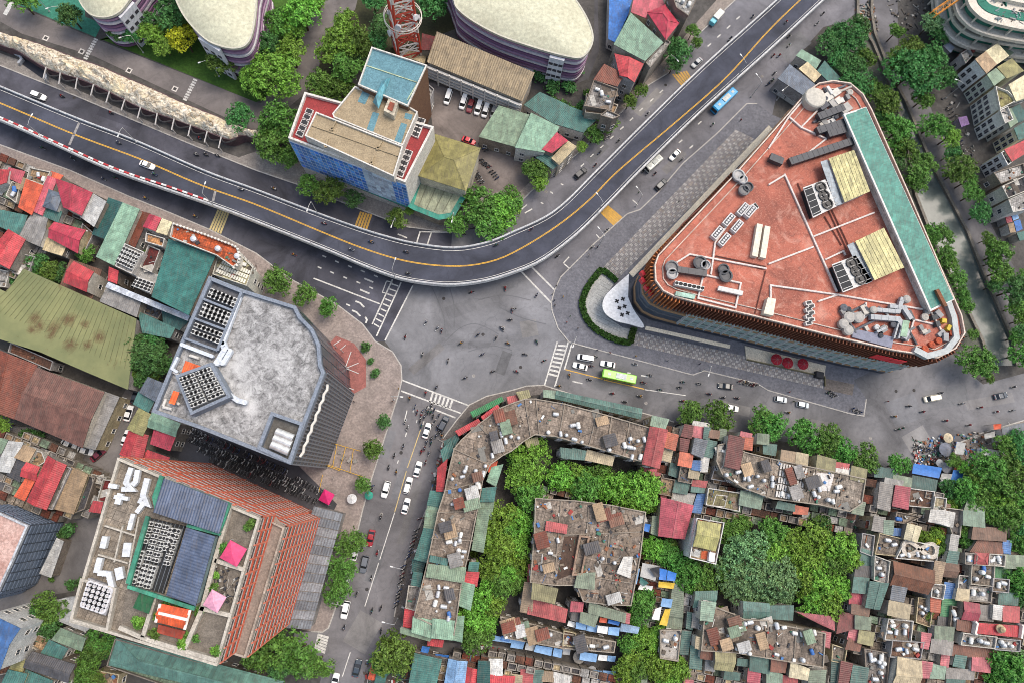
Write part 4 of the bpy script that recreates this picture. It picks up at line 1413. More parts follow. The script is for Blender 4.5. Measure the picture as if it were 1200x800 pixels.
# ---- telecom mast -----------------------------------------------------------------------------
tm = thing('telecom_mast', 'red and white lattice telecom mast with dishes beside the blue-roofed office', 'mast', P(478, 64, 0))
bc = P(478, 64, 0)
RED, WHT = plain((196, 74, 54), 0.6), plain((226, 216, 204), 0.6)
HM, NS = 66.0, 14
def leg(k, t):
    r = lerp(4.4, 2.2, t)
    ang = math.radians(45 + 90 * k + 18)
    return Vector((bc.x + r * 1.2 * math.cos(ang), bc.y + r * 1.2 * math.sin(ang), 0.2 + HM * t))
for s in range(NS):
    t0, t1 = s / NS, (s + 1) / NS
    mt = RED if s % 3 else WHT
    for k in range(4):
        m = MB(); m.tube(leg(k, t0), leg(k, t1), 0.4, 6); part('leg', m, mt, tm)
        m = MB()
        a0, a1, b0, b1 = leg(k, t0), leg(k, t1), leg((k + 1) % 4, t0), leg((k + 1) % 4, t1)
        m.tube(a0, b1, 0.22, 5); m.tube(b0, a1, 0.22, 5); m.tube(a1, b1, 0.24, 5)
        m.tube(lerp(a0, a1, 0.5), lerp(b0, b1, 0.5), 0.18, 5)
        part('brace', m, WHT if s % 2 else RED, tm)
    m = MB(); m.tube(leg(0, t1), leg(2, t1), 0.11, 5); m.tube(leg(1, t1), leg(3, t1), 0.11, 5); m.tube(leg(0, t0), leg(2, t1), 0.1, 5); m.tube(leg(1, t0), leg(3, t1), 0.1, 5); part('cross_tie', m, mt, tm)
m = MB()
for i in range(24):
    t0, t1 = 2 * math.pi * i / 24, 2 * math.pi * (i + 1) / 24
    for z, r in ((18, 5.6), (19.1, 5.6)):
        m.tube((bc.x + r * math.cos(t0), bc.y + r * math.sin(t0), z), (bc.x + r * math.cos(t1), bc.y + r * math.sin(t1), z), 0.14, 5)
part('platform_ring', m, WHT, tm)
for k, (z, ang) in enumerate(((16, 0.3), (21, 1.2), (17, 2.6), (22, -0.6), (20, -1.8), (14, -2.6))):
    c = Vector((bc.x + 4.6 * math.cos(ang), bc.y + 4.6 * math.sin(ang), z)); d = Vector((math.cos(ang), math.sin(ang), 0.15))
    m = MB(); m.tube(c, c + d * 0.7, 0.9, 12, 1.0); part('dish', m, plain((222, 222, 224)), tm)
m = MB(); m.prism([flat(v) for v in WP('690,225 800,265 790,300 680,262', 3, A2)], 0, 3.2, bot=False); part('equipment_hut', m, worn((196, 178, 140)), tm)
def terra_mat():
    """terracotta roof tiles: slab joints, bleached patches, dark puddle stains"""
    m, nt, b = new_mat('terracotta_deck')
    p = wpos(nt)
    a, d, e, w = noise(nt, 0.07, 6, 0.66, p, 1.0), noise(nt, 0.5, 6, 0.72, p, 1.2), noise(nt, 2.4, 5, 0.75, p), noise(nt, 0.13, 6, 0.7, wpos(nt, (1, 1, 1), 0.7), 2.0)
    col = mixc(nt, ramp(nt, a, 0.35, 0.66), lin((134, 76, 62)), lin((182, 104, 84)))
    def over(col, f, k, c):
        mm = N(nt, 'ShaderNodeMath', operation='MULTIPLY'); nt.links.new(f, mm.inputs[0]); mm.inputs[1].default_value = k
        return mixc(nt, mm.outputs[0], col, lin(c))
    col = over(col, ramp(nt, d, 0.5, 0.7), 0.75, (98, 56, 48))
    col = over(col, ramp(nt, w, 0.52, 0.72), 0.55, (206, 164, 146))
    col = over(col, ramp(nt, e, 0.52, 0.66), 0.6, (204, 146, 126))
    br = N(nt, 'ShaderNodeTexBrick'); br.offset = 0.0
    br.inputs['Scale'].default_value = 0.22; br.inputs['Mortar Size'].default_value = 0.008; br.inputs['Brick Width'].default_value = 1.0; br.inputs['Row Height'].default_value = 1.0
    br.inputs['Color1'].default_value = br.inputs['Color2'].default_value = (0, 0, 0, 1); br.inputs['Mortar'].default_value = (1, 1, 1, 1)
    nt.links.new(wpos(nt, (1, 1, 1), 0.8), br.inputs['Vector'])
    col = over(col, br.outputs[0], 0.45, (96, 56, 48))
    nt.links.new(col, b.inputs['Base Color']); b.inputs['Roughness'].default_value = 0.85
    bump(nt, b, d, 0.3, 0.08)
    return m
# ---- wedge-shaped shopping centre ---------------------------------------------------------------
HMALL = 25.0
ml = thing('shopping_centre', 'wedge-shaped shopping centre with a terracotta roof deck and finned rounded corners', 'building', P(940, 320, 0))
MO = '770,300 860,205 922,135 945,108 958,99 975,96 995,99 1010,112 1020,130 1060,220 1103,320 1125,370 1129,391 1118,409 1097,420 1071,415 1045,411 971,394 880,371 820,357 790,349 776,342 767,330 766,312'
mp_ = [flat(v) for v in ccw(WP(MO, HMALL))]
m = MB(); m.prism(mp_, 0, HMALL - 0.3, bot=False)
part('wall', m, worn((66, 72, 84), (44, 48, 56), 0.4, 0.3), ml)
TERRA = terra_mat()
m = MB(); m.prism(inset(mp_, 0.5), HMALL - 0.3, HMALL, bot=False); part('roof_deck', m, TERRA, ml)
parapet(ml, mp_, HMALL, 0.35, 0.9, worn((206, 190, 176), (150, 130, 116), 0.4, 0.5), ins=0.18)
m = MB(); m.wall([flat(v) for v in inset(mp_, 2.4)], 0.25, HMALL, HMALL + 0.35, closed=True); part('roof_kerb', m, worn((196, 180, 168)), ml)
# facade bands round the building
for z0, z1, w, c in ((0.2, 3.2, 0.5, (60, 66, 78)), (3.4, 4.6, 1.5, (176, 140, 104)), (5.0, 8.6, 0.5, (70, 82, 96)), (8.8, 9.6, 1.3, (98, 100, 106)), (9.9, 12.6, 0.5, (76, 90, 104)), (12.8, 14.0, 1.4, (168, 132, 98)), (14.3, 16.4, 0.6, (52, 56, 66)), (16.6, 24.6, 0.5, (112, 72, 56))):
    m = MB(); m.wall(inset(mp_, -0.02), 0.3 + (w > 0.9) * 0.5, z0, z1, closed=True)
    part('facade_band', m, plain(c, 0.35 if w < 0.9 else 0.7), ml)
# upright fins: brown screens above, steel louvres below, on the rounded corner and the long street side
def walk(line, step):
    out, acc = [], 0.0
    for a, b in zip(line, line[1:]):
        L = (b - a).length
        t = step - acc if acc else 0.0
        while t <= L:
            out.append((lerp(a, b, t / L), math.atan2((b - a).y, (b - a).x)))
            t += step
        acc = (L - (t - step)) if L > 0 else acc
    return out
street = [flat(P(x, y, HMALL)) for x, y in ((860, 205), (770, 300), (766, 312), (767, 330), (776, 342), (790, 349), (820, 357), (880, 371), (971, 394), (1045, 411), (1071, 415), (1097, 420), (1118, 409), (1129, 391), (1125, 370), (1103, 320), (1020, 130))]
fin_u = MB(); fin_u.box((0, 0, 0), 0.28, 1.0, 8.2); fin_l = MB(); fin_l.box((0, 0, 0), 0.2, 0.8, 11.0)
FU1, FU2 = mesh_from('screen_fin', fin_u, worn((186, 116, 70), (128, 78, 50), 0.4, 0.6)), mesh_from('screen_fin', fin_u, worn((118, 74, 56), (82, 52, 42), 0.4, 0.6))
FL1 = mesh_from('louvre_fin', fin_l, plain((206, 210, 210), 0.45))
for k, (p, ang) in enumerate(walk(street, 1.0)):
    o = link_mesh('screen_fin', FU1 if p.x < P(800, 350, HMALL).x else FU2, ml)
    n = Vector((math.sin(ang), -math.cos(ang), 0)); c = cen(mp_)
    n = n if n.dot(p - c) > 0 else -n
    o.location = flat(p + n * 0.5) + UP * 16.6 - wloc(ml)
    o.rotation_euler = (0, 0, ang)
low_st = [flat(P(x, y, HMALL)) for x, y in ((820, 357), (880, 371), (971, 394), (1045, 411), (1092, 419))]
for k, (p, ang) in enumerate(walk(low_st, 2.7)):
    o = link_mesh('louvre_fin', FL1, ml)
    n = Vector((math.sin(ang), -math.cos(ang), 0)); n = n if n.dot(p - cen(mp_)) > 0 else -n
    o.location = flat(p + n * 0.55) + UP * 4.8 - wloc(ml)
    o.rotation_euler = (0, 0, ang + 0.35)
for z in (6.5, 9.5, 12.5):
    m = MB(); m.wall([flat(v) for v in low_st], 0.9, z, z + 0.3); part('floor_edge', m, plain((150, 166, 160), 0.4), ml)
for z in (4.9, 6.9, 9.9, 12.9):
    m = MB(); m.wall([flat(v) for v in low_st], 0.75, z, z + (1.5 if z < 6 else 2.4)); part('glass_band', m, glass((136, 156, 152), 0.2), ml)
# red signs on the screens
SIGN = plain((226, 36, 52), 0.5)
for s, zz, nm in (('1035,408 1055,413', 18.5, 'sign_panel'), ('1056,413 1072,416', 18.2, 'sign_panel')):
    L = [flat(v) for v in WP(s, HMALL)]; e = (L[1] - L[0]).normalized(); n = Vector((e.y, -e.x, 0)); n = n if n.dot(L[0] - cen(mp_)) > 0 else -n
    m = MB(); m.wall([L[0] + n * 1.15, L[1] + n * 1.15], 0.25, zz, zz + 3.6); part(nm, m, SIGN, ml)
for x, y in ((752, 322), (752, 330), (757, 338), (762, 344)):
    p = P(x, y, 18); m = MB(); m.box((p.x, p.y, 17.5), 0.9, 1.5, 2.2, 0.5); part('sign_panel', m, SIGN, ml)
# low walls and pipes that divide the deck
for T, s in ((B3, '1000,270 950,340 930,490'), (B3, '760,440 830,395 1190,462'), (B3, '895,490 1070,530 1045,645 870,600 895,490'), (B4, '75,20 320,570'), (B4, '0,440 210,360'), (B4, '210,312 495,200'), (B4, '10,680 10,540 330,585 530,620 720,652'), (B4, '330,582 232,615'), (A4, '0,700 95,552 215,412'), (A4, '95,552 152,602 270,480'), (A4, '152,602 270,655 160,740'), (B4, '0,70 75,25 75,20'), (B4, '455,620 455,690'), (B4, '650,800 680,700 770,720'), (B4, '760,665 830,790'), (B4, '265,420 350,380 360,400')):
    lowwall(ml, s, HMALL, 0.45, 0.55, T=T, mat=worn((206, 196, 190), (150, 140, 132), 0.35, 0.8))
for T, s in ((B3, '955,400 1190,450'), (B3, '945,410 1180,462'), (B4, '285,190 370,370'), (B4, '300,185 382,360'), (B4, '265,215 345,350'), (B4, '140,60 205,225'), (B3, '680,400 800,250 1040,30'), (B3, '1190,470 1140,670')):
    pipe(ml, s, HMALL + 0.3, 0.16, worn((112, 66, 56)), T=T)
# white sheds, chillers, ducts and condenser rows on the deck
def boxq(s, T, z0, z1, mat, name, ins=0.0):
    q = ccw(WP(s, z1, T)); q = inset(q, ins) if ins else q
    m = MB(); m.prism(q, z0, z1, bot=False); return part(name, m, mat, ml)
WHB, DKB = plain((216, 208, 190), 0.6), plain((58, 60, 64), 0.6)
boxq('1150,248 1176,254 1152,405 1125,398', B3, HMALL, HMALL + 1.6, WHB, 'storage_cabinet')
boxq('1186,258 1212,264 1190,412 1163,406', B3, HMALL, HMALL + 1.6, WHB, 'storage_cabinet')
boxq('0,595 38,602 25,680 -20,670', B4, HMALL, HMALL + 2.2, WHB, 'roof_cabin')
boxq('970,540 1085,565 1080,585 965,560', B3, HMALL + 0.6, HMALL + 1.4, plain((206, 204, 200)), 'duct')
for x, y in ((1018, 230), (965, 290), (1057, 260), (998, 322), (1085, 180), (1120, 190)):
    c = P(600 + x / 4, 200 + y / 4, HMALL + 1.5); m = MB(); m.box((c.x, c.y, HMALL), 4.0, 1.8, 1.5, 0.85, 0); m.box((c.x, c.y, HMALL + 1.51), 3.4, 1.2, 0.05, 0.85, 1)
    for i in range(4):
        m.lathe((c.x + (i - 1.5) * 0.8 * math.cos(0.85), c.y + (i - 1.5) * 0.8 * math.sin(0.85), HMALL + 1.52), [(0.34, 0), (0.34, 0.16), (0.25, 0.16), (0.02, 0.1)], 8, 0)
    part('condenser_bank', m, [plain((206, 204, 202)), plain((84, 84, 88))], ml)
for s in ('0,745 60,770', '92,770 400,668', '220,625 350,585', '225,560 345,515', '270,640 350,618'):
    duct(ml, s, HMALL + 0.5, 2.1, 1.6, plain((64, 66, 72), 0.5, 0.2), A4)
duct(ml, '770,470 905,490', HMALL + 0.5, 1.7, 1.4, plain((70, 70, 74), 0.5, 0.2), B3)
for x, y, r in ((748, 455, 1.9), (750, 485, 1.6), (880, 435, 2.0), (905, 445, 1.4), (990, 465, 1.6), (1000, 495, 1.9), (1060, 25, 1.8), (1085, 95, 1.6), (1105, 80, 1.5), (1080, 45, 1.4)):
    c = P(600 + x / 4, 200 + y / 4, HMALL + 1); m = MB(); m.lathe((c.x, c.y, HMALL), [(r * 0.8, 0), (r * 0.8, 0.9), (r, 1.0), (r, 1.6), (r * 0.75, 1.8), (r * 0.7, 1.3), (0.05, 1.3)], 14)
    part('exhaust_fan', m, plain(RND.choice([(86, 86, 88), (120, 118, 118), (176, 174, 172)]), 0.6), ml)
q = WP('765,520 890,545 880,575 760,550', HMALL, B3); units(ml, q, 6, 1, HMALL, 'fan', scale=1.3)
boxq('770,565 862,583 855,602 765,585', B3, HMALL, HMALL + 1.4, tin((150, 184, 170)), 'plant_cabinet')
q = WP('1065,190 1135,160 1150,180 1090,222', HMALL, B3); units(ml, q, 5, 2, HMALL, 'single', scale=1.1)
for quad in ('165,80 268,42 322,168 212,222', '300,440 412,398 490,518 352,572'):
    q = WP(quad, HMALL + 2.8, B4)
    m = MB(); m.prism(q, HMALL + 2.5, HMALL + 2.8); m.prism(inset(ccw(q), 0.5), HMALL, HMALL + 2.5, 1); chf = part('chiller_frame', m, [plain((210, 208, 204)), plain((40, 42, 46))], ml)
    for i in range(3):
        p = bil(q, 0.68, 0.2 + 0.3 * i); m = MB(); m.lathe((p.x, p.y, HMALL + 2.8), [(1.6, 0), (1.6, 0.5), (1.3, 0.5), (1.2, 0.15), (0.5, 0.1), (0.4, 0.4), (0.02, 0.4)], 16); part('chiller_fan', m, plain((44, 44, 46), 0.5), chf)
    m = MB(); qq = [bil(q, 0.02, 0.04), bil(q, 0.36, 0.04), bil(q, 0.36, 0.96), bil(q, 0.02, 0.96)]; m.prism([Vector((v.x, v.y, 0)) for v in qq], HMALL + 2.81, HMALL + 2.86); part('chiller_grille', m, plain((38, 40, 44)), chf)
    for i in range(5):
        a, b = bil(q, 0, 0.1 + 0.2 * i), bil(q, 1.1, 0.1 + 0.2 * i); m = MB(); m.tube(a + UP * 0.1, b + UP * 0.1, 0.09, 5); part('pipe', m, plain((206, 204, 200)), ml)
for px4 in ((971, 186, 1001, 176, 1019, 225, 989, 238), (1002, 283, 1036, 267, 1059, 314, 1024, 329)):
    q = [flat(P(px4[i], px4[i + 1], HMALL + 3.4)) for i in (0, 2, 4, 6)]
    m = MB(); m.prism(inset(ccw(q), 0.3), HMALL, HMALL + 3.3, bot=False); part('shed_wall', m, worn((196, 196, 196)), ml)
    n = 8
    for i in range(n):
        qq = [lerp(q[0], q[1], i / n + 0.006), lerp(q[0], q[1], (i + 1) / n - 0.006), lerp(q[3], q[2], (i + 1) / n - 0.006), lerp(q[3], q[2], i / n + 0.006)]
        part('roof_sheet', corr(ccw(qq), HMALL + 3.4 + 0.03 * (i % 2), 0.3, 0, amp=0.05), tin((200, 192, 140), 0.25), ml)
    m = MB(); e = (q[0] - q[1]).normalized(); qq = [q[0] + e * 0.05, q[3] + e * 0.05, q[3] + e * 2.2, q[0] + e * 2.2]; m.prism(qq, HMALL + 2.6, HMALL + 2.8); part('side_lean_to', m, tin((160, 170, 178), 0.2), ml)
q = [flat(P(x, y, HMALL + 3)) for x, y in ((989, 135), (1014, 127), (1116, 351), (1090, 364))]
m = MB(); m.prism(inset(ccw(q), 0.3), HMALL, HMALL + 2.9, bot=False); part('shed_wall', m, worn((196, 196, 190)), ml)
part('shed_roof', corr(q, HMALL + 3, 0.4, 1, amp=0.06, step=0.6), tin((72, 132, 120), 0.2), ml)
m = MB(); m.wall([flat(v) for v in q] , 0.5, HMALL + 2.6, HMALL + 3.25, closed=True); part('roof_edge', m, plain((212, 210, 204)), ml)
m = MB(); a, b = WP('785,560 825,640', HMALL + 3.6, B4); m.bar(a, b, 1.0, 0.8); part('ladder_box', m, worn((128, 84, 60)), ml)
# silver ductwork at the south-east corner
SIL = plain((158, 162, 166), 0.5)
for s, w in (('480,655 600,665 620,600', 1.6), ('470,690 600,700 640,760 625,790', 2.0), ('620,640 660,700', 1.8), ('350,700 430,680', 2.6), ('540,740 500,760', 0.9), ('560,640 640,650', 1.5), ('580,790 600,720', 0.6), ('600,790 618,730', 0.6)):
    duct(ml, s, HMALL + 0.4, w * 0.7, 1.2, SIL, B4)
for x, y, r in ((375, 690, 2.2), (420, 690, 2.2), (350, 720, 2.0), (372, 750, 2.0), (490, 655, 1.5), (645, 605, 1.6)):
    r *= 0.7; c = P(900 + x / 4, 200 + y / 4, HMALL + 1); m = MB(); m.lathe((c.x, c.y, HMALL), [(r * 0.8, 0), (r, 0.8), (r, 1.7), (r * 0.6, 2.0), (0.05, 2.0)], 14); part('cowl', m, plain((164, 160, 154), 0.6), ml)
boxq('400,740 590,780 580,830 395,780', B4, HMALL, HMALL + 0.7, plain((128, 130, 146)), 'solar_panel')
boxq('635,700 665,705 650,780 620,775', B4, HMALL, HMALL + 1.93, tin((140, 170, 146)), 'plant_cabinet')
for i in range(7):
    c = P(900 + (190 + 12 * (i % 2)) / 4, 200 + (620 + i * 16) / 4, HMALL + 1); m = MB(); m.box((c.x, c.y, HMALL), 1.9, 1.1, 1.3, 0.2, 0); m.box((c.x, c.y, HMALL + 1.31), 1.3, 0.7, 0.04, 0.2, 1); part('condenser_unit', m, [plain((206, 202, 196)), plain((60, 60, 62))], ml)
for i in range(5):
    c = P(1085 + i * 8, 408 - i * 4.5, HMALL + 1); m = MB(); m.lathe((c.x, c.y, HMALL), [(0.9, 0), (0.9, 0.9), (0.5, 1.0), (0.02, 0.8)], 10, 0); part('roof_pot', m, worn((176, 84, 56)), ml)
m = MB(); m.wall([flat(v) for v in WP('1071,409 1086,417 1108,411 1120,396 1117,372 1110,352', HMALL + 1)], 1.6, HMALL + 0.01, HMALL + 1.5); part('perimeter_duct', m, plain((168, 174, 174), 0.5), ml)
for x, y in ((1100, 368), (1106, 376), (1112, 384), (1104, 390), (1098, 380), (1095, 372), (1108, 395)):
    c = P(x, y, HMALL + 1); m = MB(); m.box((c.x, c.y, HMALL), RND.uniform(1, 2.4), RND.uniform(0.8, 1.6), RND.uniform(0.6, 1.6), RND.uniform(0, 3)); part('machine_box', m, plain(RND.choice([(70, 72, 74), (150, 150, 150), (196, 170, 60), (120, 110, 104)])), ml)
for k in range(84):
    x, y = (RND.uniform(962, 1000), RND.uniform(104, 150)) if k % 5 < 2 else (RND.uniform(985, 1090), RND.uniform(360, 404))
    if k % 5 > 1 and ((y - 360) < (x - 985) * 0.1 - 8 or y > 384 + (x - 985) * 0.2):
        continue
    if x + y * 0.45 > 1046 and k % 5 < 2:
        continue
    c = P(x, y, HMALL + 1); kk = RND.random(); m = MB()
    if kk < 0.5:
        m.box((c.x, c.y, HMALL), RND.uniform(1, 3), RND.uniform(0.8, 1.8), RND.uniform(0.6, 1.7), RND.choice((0.45, 2.0)) + RND.uniform(-.1, .1))
    elif kk < 0.75:
        r = RND.uniform(0.5, 1.1); m.lathe((c.x, c.y, HMALL), [(r * .8, 0), (r, 0.6), (r, 1.2), (r * .5, 1.4), (0.02, 1.2)], 10)
    else:
        d = Vector((math.cos(0.45), math.sin(0.45), 0)) * RND.uniform(1.5, 4) if kk < .9 else Vector((math.cos(2.0), math.sin(2.0), 0)) * RND.uniform(1.5, 4)
        m.tube(Vector((c.x, c.y, HMALL + .5)) - d, Vector((c.x, c.y, HMALL + .5)) + d, 0.35, 8)
    part('rooftop_machine', m, plain(RND.choice([(70, 72, 76), (120, 120, 120), (196, 196, 194), (176, 170, 160), (90, 92, 98)]), 0.5), ml)
c = P(955, 115, HMALL + 2); m = MB(); m.lathe((c.x, c.y, HMALL), [(3.2, 0), (3.2, 2.2), (2.9, 2.6), (0.3, 3.0), (0.02, 3.0)], 20); part('water_drum', m, plain((190, 184, 172), 0.6), ml)
for x, y, sx, sy in ((972, 112, 4, 2.5), (980, 108, 2.6, 2), (965, 124, 3, 2), (990, 128, 3.4, 2.6), (978, 122, 2, 3), (983, 118, 2, 2)):
    c = P(x, y, HMALL + 1.5); m = MB(); m.box((c.x, c.y, HMALL), sx, sy, RND.uniform(1.2, 2.2), 0.6); part('plant_cabinet', m, plain(RND.choice([(206, 200, 190), (84, 84, 90), (170, 166, 160)])), ml)
# ground-level canopies
CRM = worn((206, 196, 176), (160, 150, 134), 0.35, 0.5)
for s in ('737,320 742,325 906,152 901,147', '757,382 856,404 855,408 756,386'):
    m = MB(); m.prism(WP(s, 5), 4.6, 5.0); part('canopy', m, CRM, ml)
m = MB(); m.prism([flat(v) for v in smooth_line('737,321 722,334 710,346 706,358 710,368 722,376 738,380 755,383 742,362 735,345', 5.2, 4)][:-1], 4.7, 5.2); part('corner_canopy', m, plain((226, 226, 226), 0.5), ml)
for x, y in ((115, 365), (130, 405), (145, 445), (150, 352), (160, 396), (178, 435)):
    c = P(700 + x / 5, 280 + y / 5, 5.3); m = MB(); m.box((c.x, c.y, 5.21), 1.3, 0.45, 0.1, 0.5); m.box((c.x, c.y, 5.215), 0.45, 1.3, 0.1, 0.5); part('cross_vent', m, plain((30, 30, 32)), ml)
# oval forecourt with clipped hedge
hm = leafmat((44, 74, 30), 'hedge')
ov = smooth_line('705,316 690,334 683,350 682,358 687,374 700,388 722,399 738,402', 0.14, 5)
m = MB(); p = [flat(v) for v in ov] + [flat(v) for v in WP('743,386 730,384 712,372 706,358 710,346 721,331', 0.14)]
m.prism(p, 0.145, 0.19, bot=False); part('forecourt_paving', m, worn((170, 170, 166), (132, 132, 130), 0.4, 0.4), plaza_ne)
for i in range(11):
    t = i / 10
    m = MB(); a, b = lerp(P(704, 322, 0), P(690, 378, 0), t), lerp(P(716, 330, 0), P(728, 396, 0), t); m.bar(flat(a) + UP * 0.191, flat(b) + UP * 0.191, 0.08, 0.008); part('paving_joint', m, plain((110, 110, 110)), plaza_ne)
def leafbox(line, w, h, n, s=0.28, z0=0.15):
    m = MB()
    L = resample(line, 60)
    for i in range(n):
        k = RND.random() * 58.99
        a, b = L[int(k)], L[int(k) + 1]
        c = lerp(a, b, k - int(k))
        d = (b - a).normalized(); t = Vector((-d.y, d.x, 0))
        off = RND.uniform(-1, 1); zz = RND.random() ** 0.5
        c = c + t * off * w / 2
        c = Vector((c.x, c.y, z0 + zz * h))
        nv = Vector((RND.gauss(0, 0.6), RND.gauss(0, 0.6), 0.7)).normalized()
        x = nv.orthogonal().normalized() * s * RND.uniform(0.6, 1.2); y = nv.cross(x)
        m.add([c - x - y, c + x - y, c + x + y, c - x + y], [(0, 1, 2, 3)])
    return m
solo('hedge', leafbox(ov, 1.6, 1.1, 2600), hm, 'clipped green hedge curving round the oval forecourt at the white canopy', 'hedge')
solo('hedge', leafbox(WP('742,385 738,402', 0.14), 1.6, 1.1, 500), hm, 'short straight hedge closing the oval forecourt beside the patterned paving', 'hedge')
solo('hedge', leafbox(WP('706,317 722,330', 0.14), 1.5, 1.1, 500), hm, 'short straight hedge closing the oval forecourt below the long paved strip', 'hedge')
# patterned pavers laid two to a square, one joined piece per strip
def pavers(s, nu, nv, label):
    q = WP(s, 0.14)
    m = MB()
    for j in range(nv):
        for i in range(nu):
            u0, u1, v0, v1 = i / nu, (i + 1) / nu, j / nv, (j + 1) / nv
            k = (i + j) % 2
            g = 0.08
            for h in (0, 1):
                if k:
                    a = (u0 + (u1 - u0) * (h * 0.5 + g * 0.5), u0 + (u1 - u0) * (h * 0.5 + 0.5 - g * 0.5), v0 + (v1 - v0) * g, v1 - (v1 - v0) * g)
                else:
                    a = (u0 + (u1 - u0) * g, u1 - (u1 - u0) * g, v0 + (v1 - v0) * (h * 0.5 + g * 0.5), v0 + (v1 - v0) * (h * 0.5 + 0.5 - g * 0.5))
                c = [flat(bil(q, a[0], a[2])), flat(bil(q, a[1], a[2])), flat(bil(q, a[1], a[3])), flat(bil(q, a[0], a[3]))]
                m.prism(c, 0.145, 0.17 + RND.uniform(0, 0.015), (0 if k else 1) if RND.random() > 0.12 else 2, bot=False)
    o = part('pavers', m, [worn((168, 164, 160), amount=0.3), worn((136, 132, 130), amount=0.3), worn((150, 140, 132), amount=0.3)], plaza_ne, kind='stuff')
pavers('707,313 722,329 888,165 862,152', 6, 60, '')
pavers('745,388 967,438 964,455 742,404', 62, 5, '')
# cream terrace with red parasols on the street side
tr = thing('cafe_terrace', 'raised cream cafe terrace with a low dark kiosk at the shopping centre front', 'terrace', P(935, 425, 0))
m = MB(); m.prism(WP('873,405 968,428 966,440 875,421', 0.6), 0.145, 0.6, bot=False); part('platform', m, CRM, tr)
m = MB(); m.prism(WP('957,434 966,436 965,443 957,441', 2.2), 0.2, 2.2); part('kiosk', m, plain((48, 48, 52)), tr)
m = MB(); m.wall([flat(v) for v in WP('875,421 966,441 967,452', 0.6)], 0.25, 0.15, 1.1); part('railing', m, plain((120, 112, 84)), tr)
sheet('pavement', '967,443 1001,450 999,463 966,456', worn((120, 112, 106), (80, 74, 70), 0.5, 0.4), 0.175)
def parasol(px, py, r, z, col, label, group=None, n=8, zb=0.15):
    b = P(px, py, z)
    o = thing('parasol', label, 'parasol', (b.x, b.y, zb), group)
    m = MB(); m.tube((b.x, b.y, zb), (b.x, b.y, z + 0.3), 0.05, 6); m.lathe((b.x, b.y, zb), [(0.35, 0), (0.3, 0.08), (0.05, 0.12)], 8); part('pole', m, plain((150, 150, 150)), o)
    m = MB()
    top = (b.x, b.y, z + 0.35)
    rim = [(b.x + r * math.cos(2 * math.pi * i / n), b.y + r * math.sin(2 * math.pi * i / n), z - r * 0.28) for i in range(n)]
    mid = [(b.x + r * .97 * math.cos(2 * math.pi * (i + .5) / n), b.y + r * .97 * math.sin(2 * math.pi * (i + .5) / n), z - r * 0.3) for i in range(n)]
    for i in range(n):
        m.add([top, rim[i], mid[i], rim[(i + 1) % n]], [(0, 1, 2), (0, 2, 3)])
        m.add([rim[i], mid[i], (mid[i][0], mid[i][1], mid[i][2] - .2), (rim[i][0], rim[i][1], rim[i][2] - .2)], [(0, 1, 2, 3)])
    part('canopy', m, plain(col, 0.85), o)
    m = MB()
    for i in range(n):
        m.tube(top, (rim[i][0], rim[i][1], rim[i][2] - 0.03), 0.03, 4)
    part('ribs', m, plain((120, 118, 114)), o)
    return o
for x, y in ((911, 420.5), (924, 424.5), (942, 426)):
    parasol(x, y, 1.75, 3.2, (150, 20, 40), 'dark red parasol on the cream cafe terrace', 'three red parasols on the cafe terrace', zb=0.6)
# small service buildings at the north corner of the shopping centre
house(A4, '45,370 100,305 220,400 175,455', 7, 'tin', 'slate', label='low service hut with a slate grey roof beside the flyover approach')
house(A4, '130,262 158,232 250,285 225,325 180,290', 6, 'plate', 'mint', label='small hut with mint green roof sheets next to the slate-roofed hut')
house(A4, '185,290 250,352 215,390 142,325', 6.5, 'tin', 'beige', label='narrow beige-roofed shed between the mint hut and the shopping centre')
house(A4, '265,285 345,370 290,395 228,335', 6, 'tin', 'teal', label='bright teal lean-to roof under the dark canal trees')
m_ = MB()
q = WP('85,400 165,445 140,470 62,415', 4, A4)
o = thing('generator_rack', 'rack of dark cooling units beside the slate-roofed hut', 'machinery', cen([flat(v) for v in q]))
m_.prism(q, 0.02, 0.5, bot=False); part('base', m_, worn((120, 116, 112)), o)
units(o, [flat(v) for v in q], 4, 2, 0.5, 'fan', scale=1.3)
# ---- canopy faced with artificial rock along the boulevard ------------------------------------
rk = thing('rock_canopy', 'long cream artificial-rock canopy with arched openings along the boulevard', 'canopy', P(150, 100, 0))
UPL = resample(smooth_line('-40,18 0,35 25,42 50,50 80,62 110,72 140,85 175,100 212,117 250,132 277,145 300,150 312,156', 6.5, 4), 130)
LOL = resample(smooth_line('-40,34 0,49 15,54 50,75 87,87 120,101 162,122 200,135 240,150 265,159 282,154 300,161 312,169', 6.5, 4), 130)
import mathutils.noise as mn
m = MB(); rows = 13; vs = []
for r in range(rows):
    t = r / (rows - 1)
    for i in range(130):
        p = lerp(UPL[i], LOL[i], t)
        hump = math.sin(math.pi * t) ** 0.6
        w = Vector((p.x * 0.42, p.y * 0.42, 3.1))
        z = 4.2 + hump * (1.6 + 2.6 * abs(mn.noise(w)) + 1.1 * abs(mn.noise(w * 2.7)) + 0.5 * mn.noise(w * 6.1))
        j = 0.5 * mn.noise(w * 1.9 + Vector((9, 2, 1)))
        vs.append((p.x + j, p.y - j, z))
m.add(vs, [(r * 130 + i + 130, r * 130 + i + 131, r * 130 + i + 1, r * 130 + i) for r in range(rows - 1) for i in range(129)])
km, knt, kb = new_mat('artificial_rock')
pp = wpos(knt); a = noise(knt, 0.7, 6, 0.7, pp, 1.5); b = noise(knt, 0.2, 4, 0.6, pp)
cc = mixc(knt, ramp(knt, a, 0.36, 0.62), lin((120, 100, 76)), lin((236, 226, 206)))  # crevice shade and pale highlights are painted into the rock colour
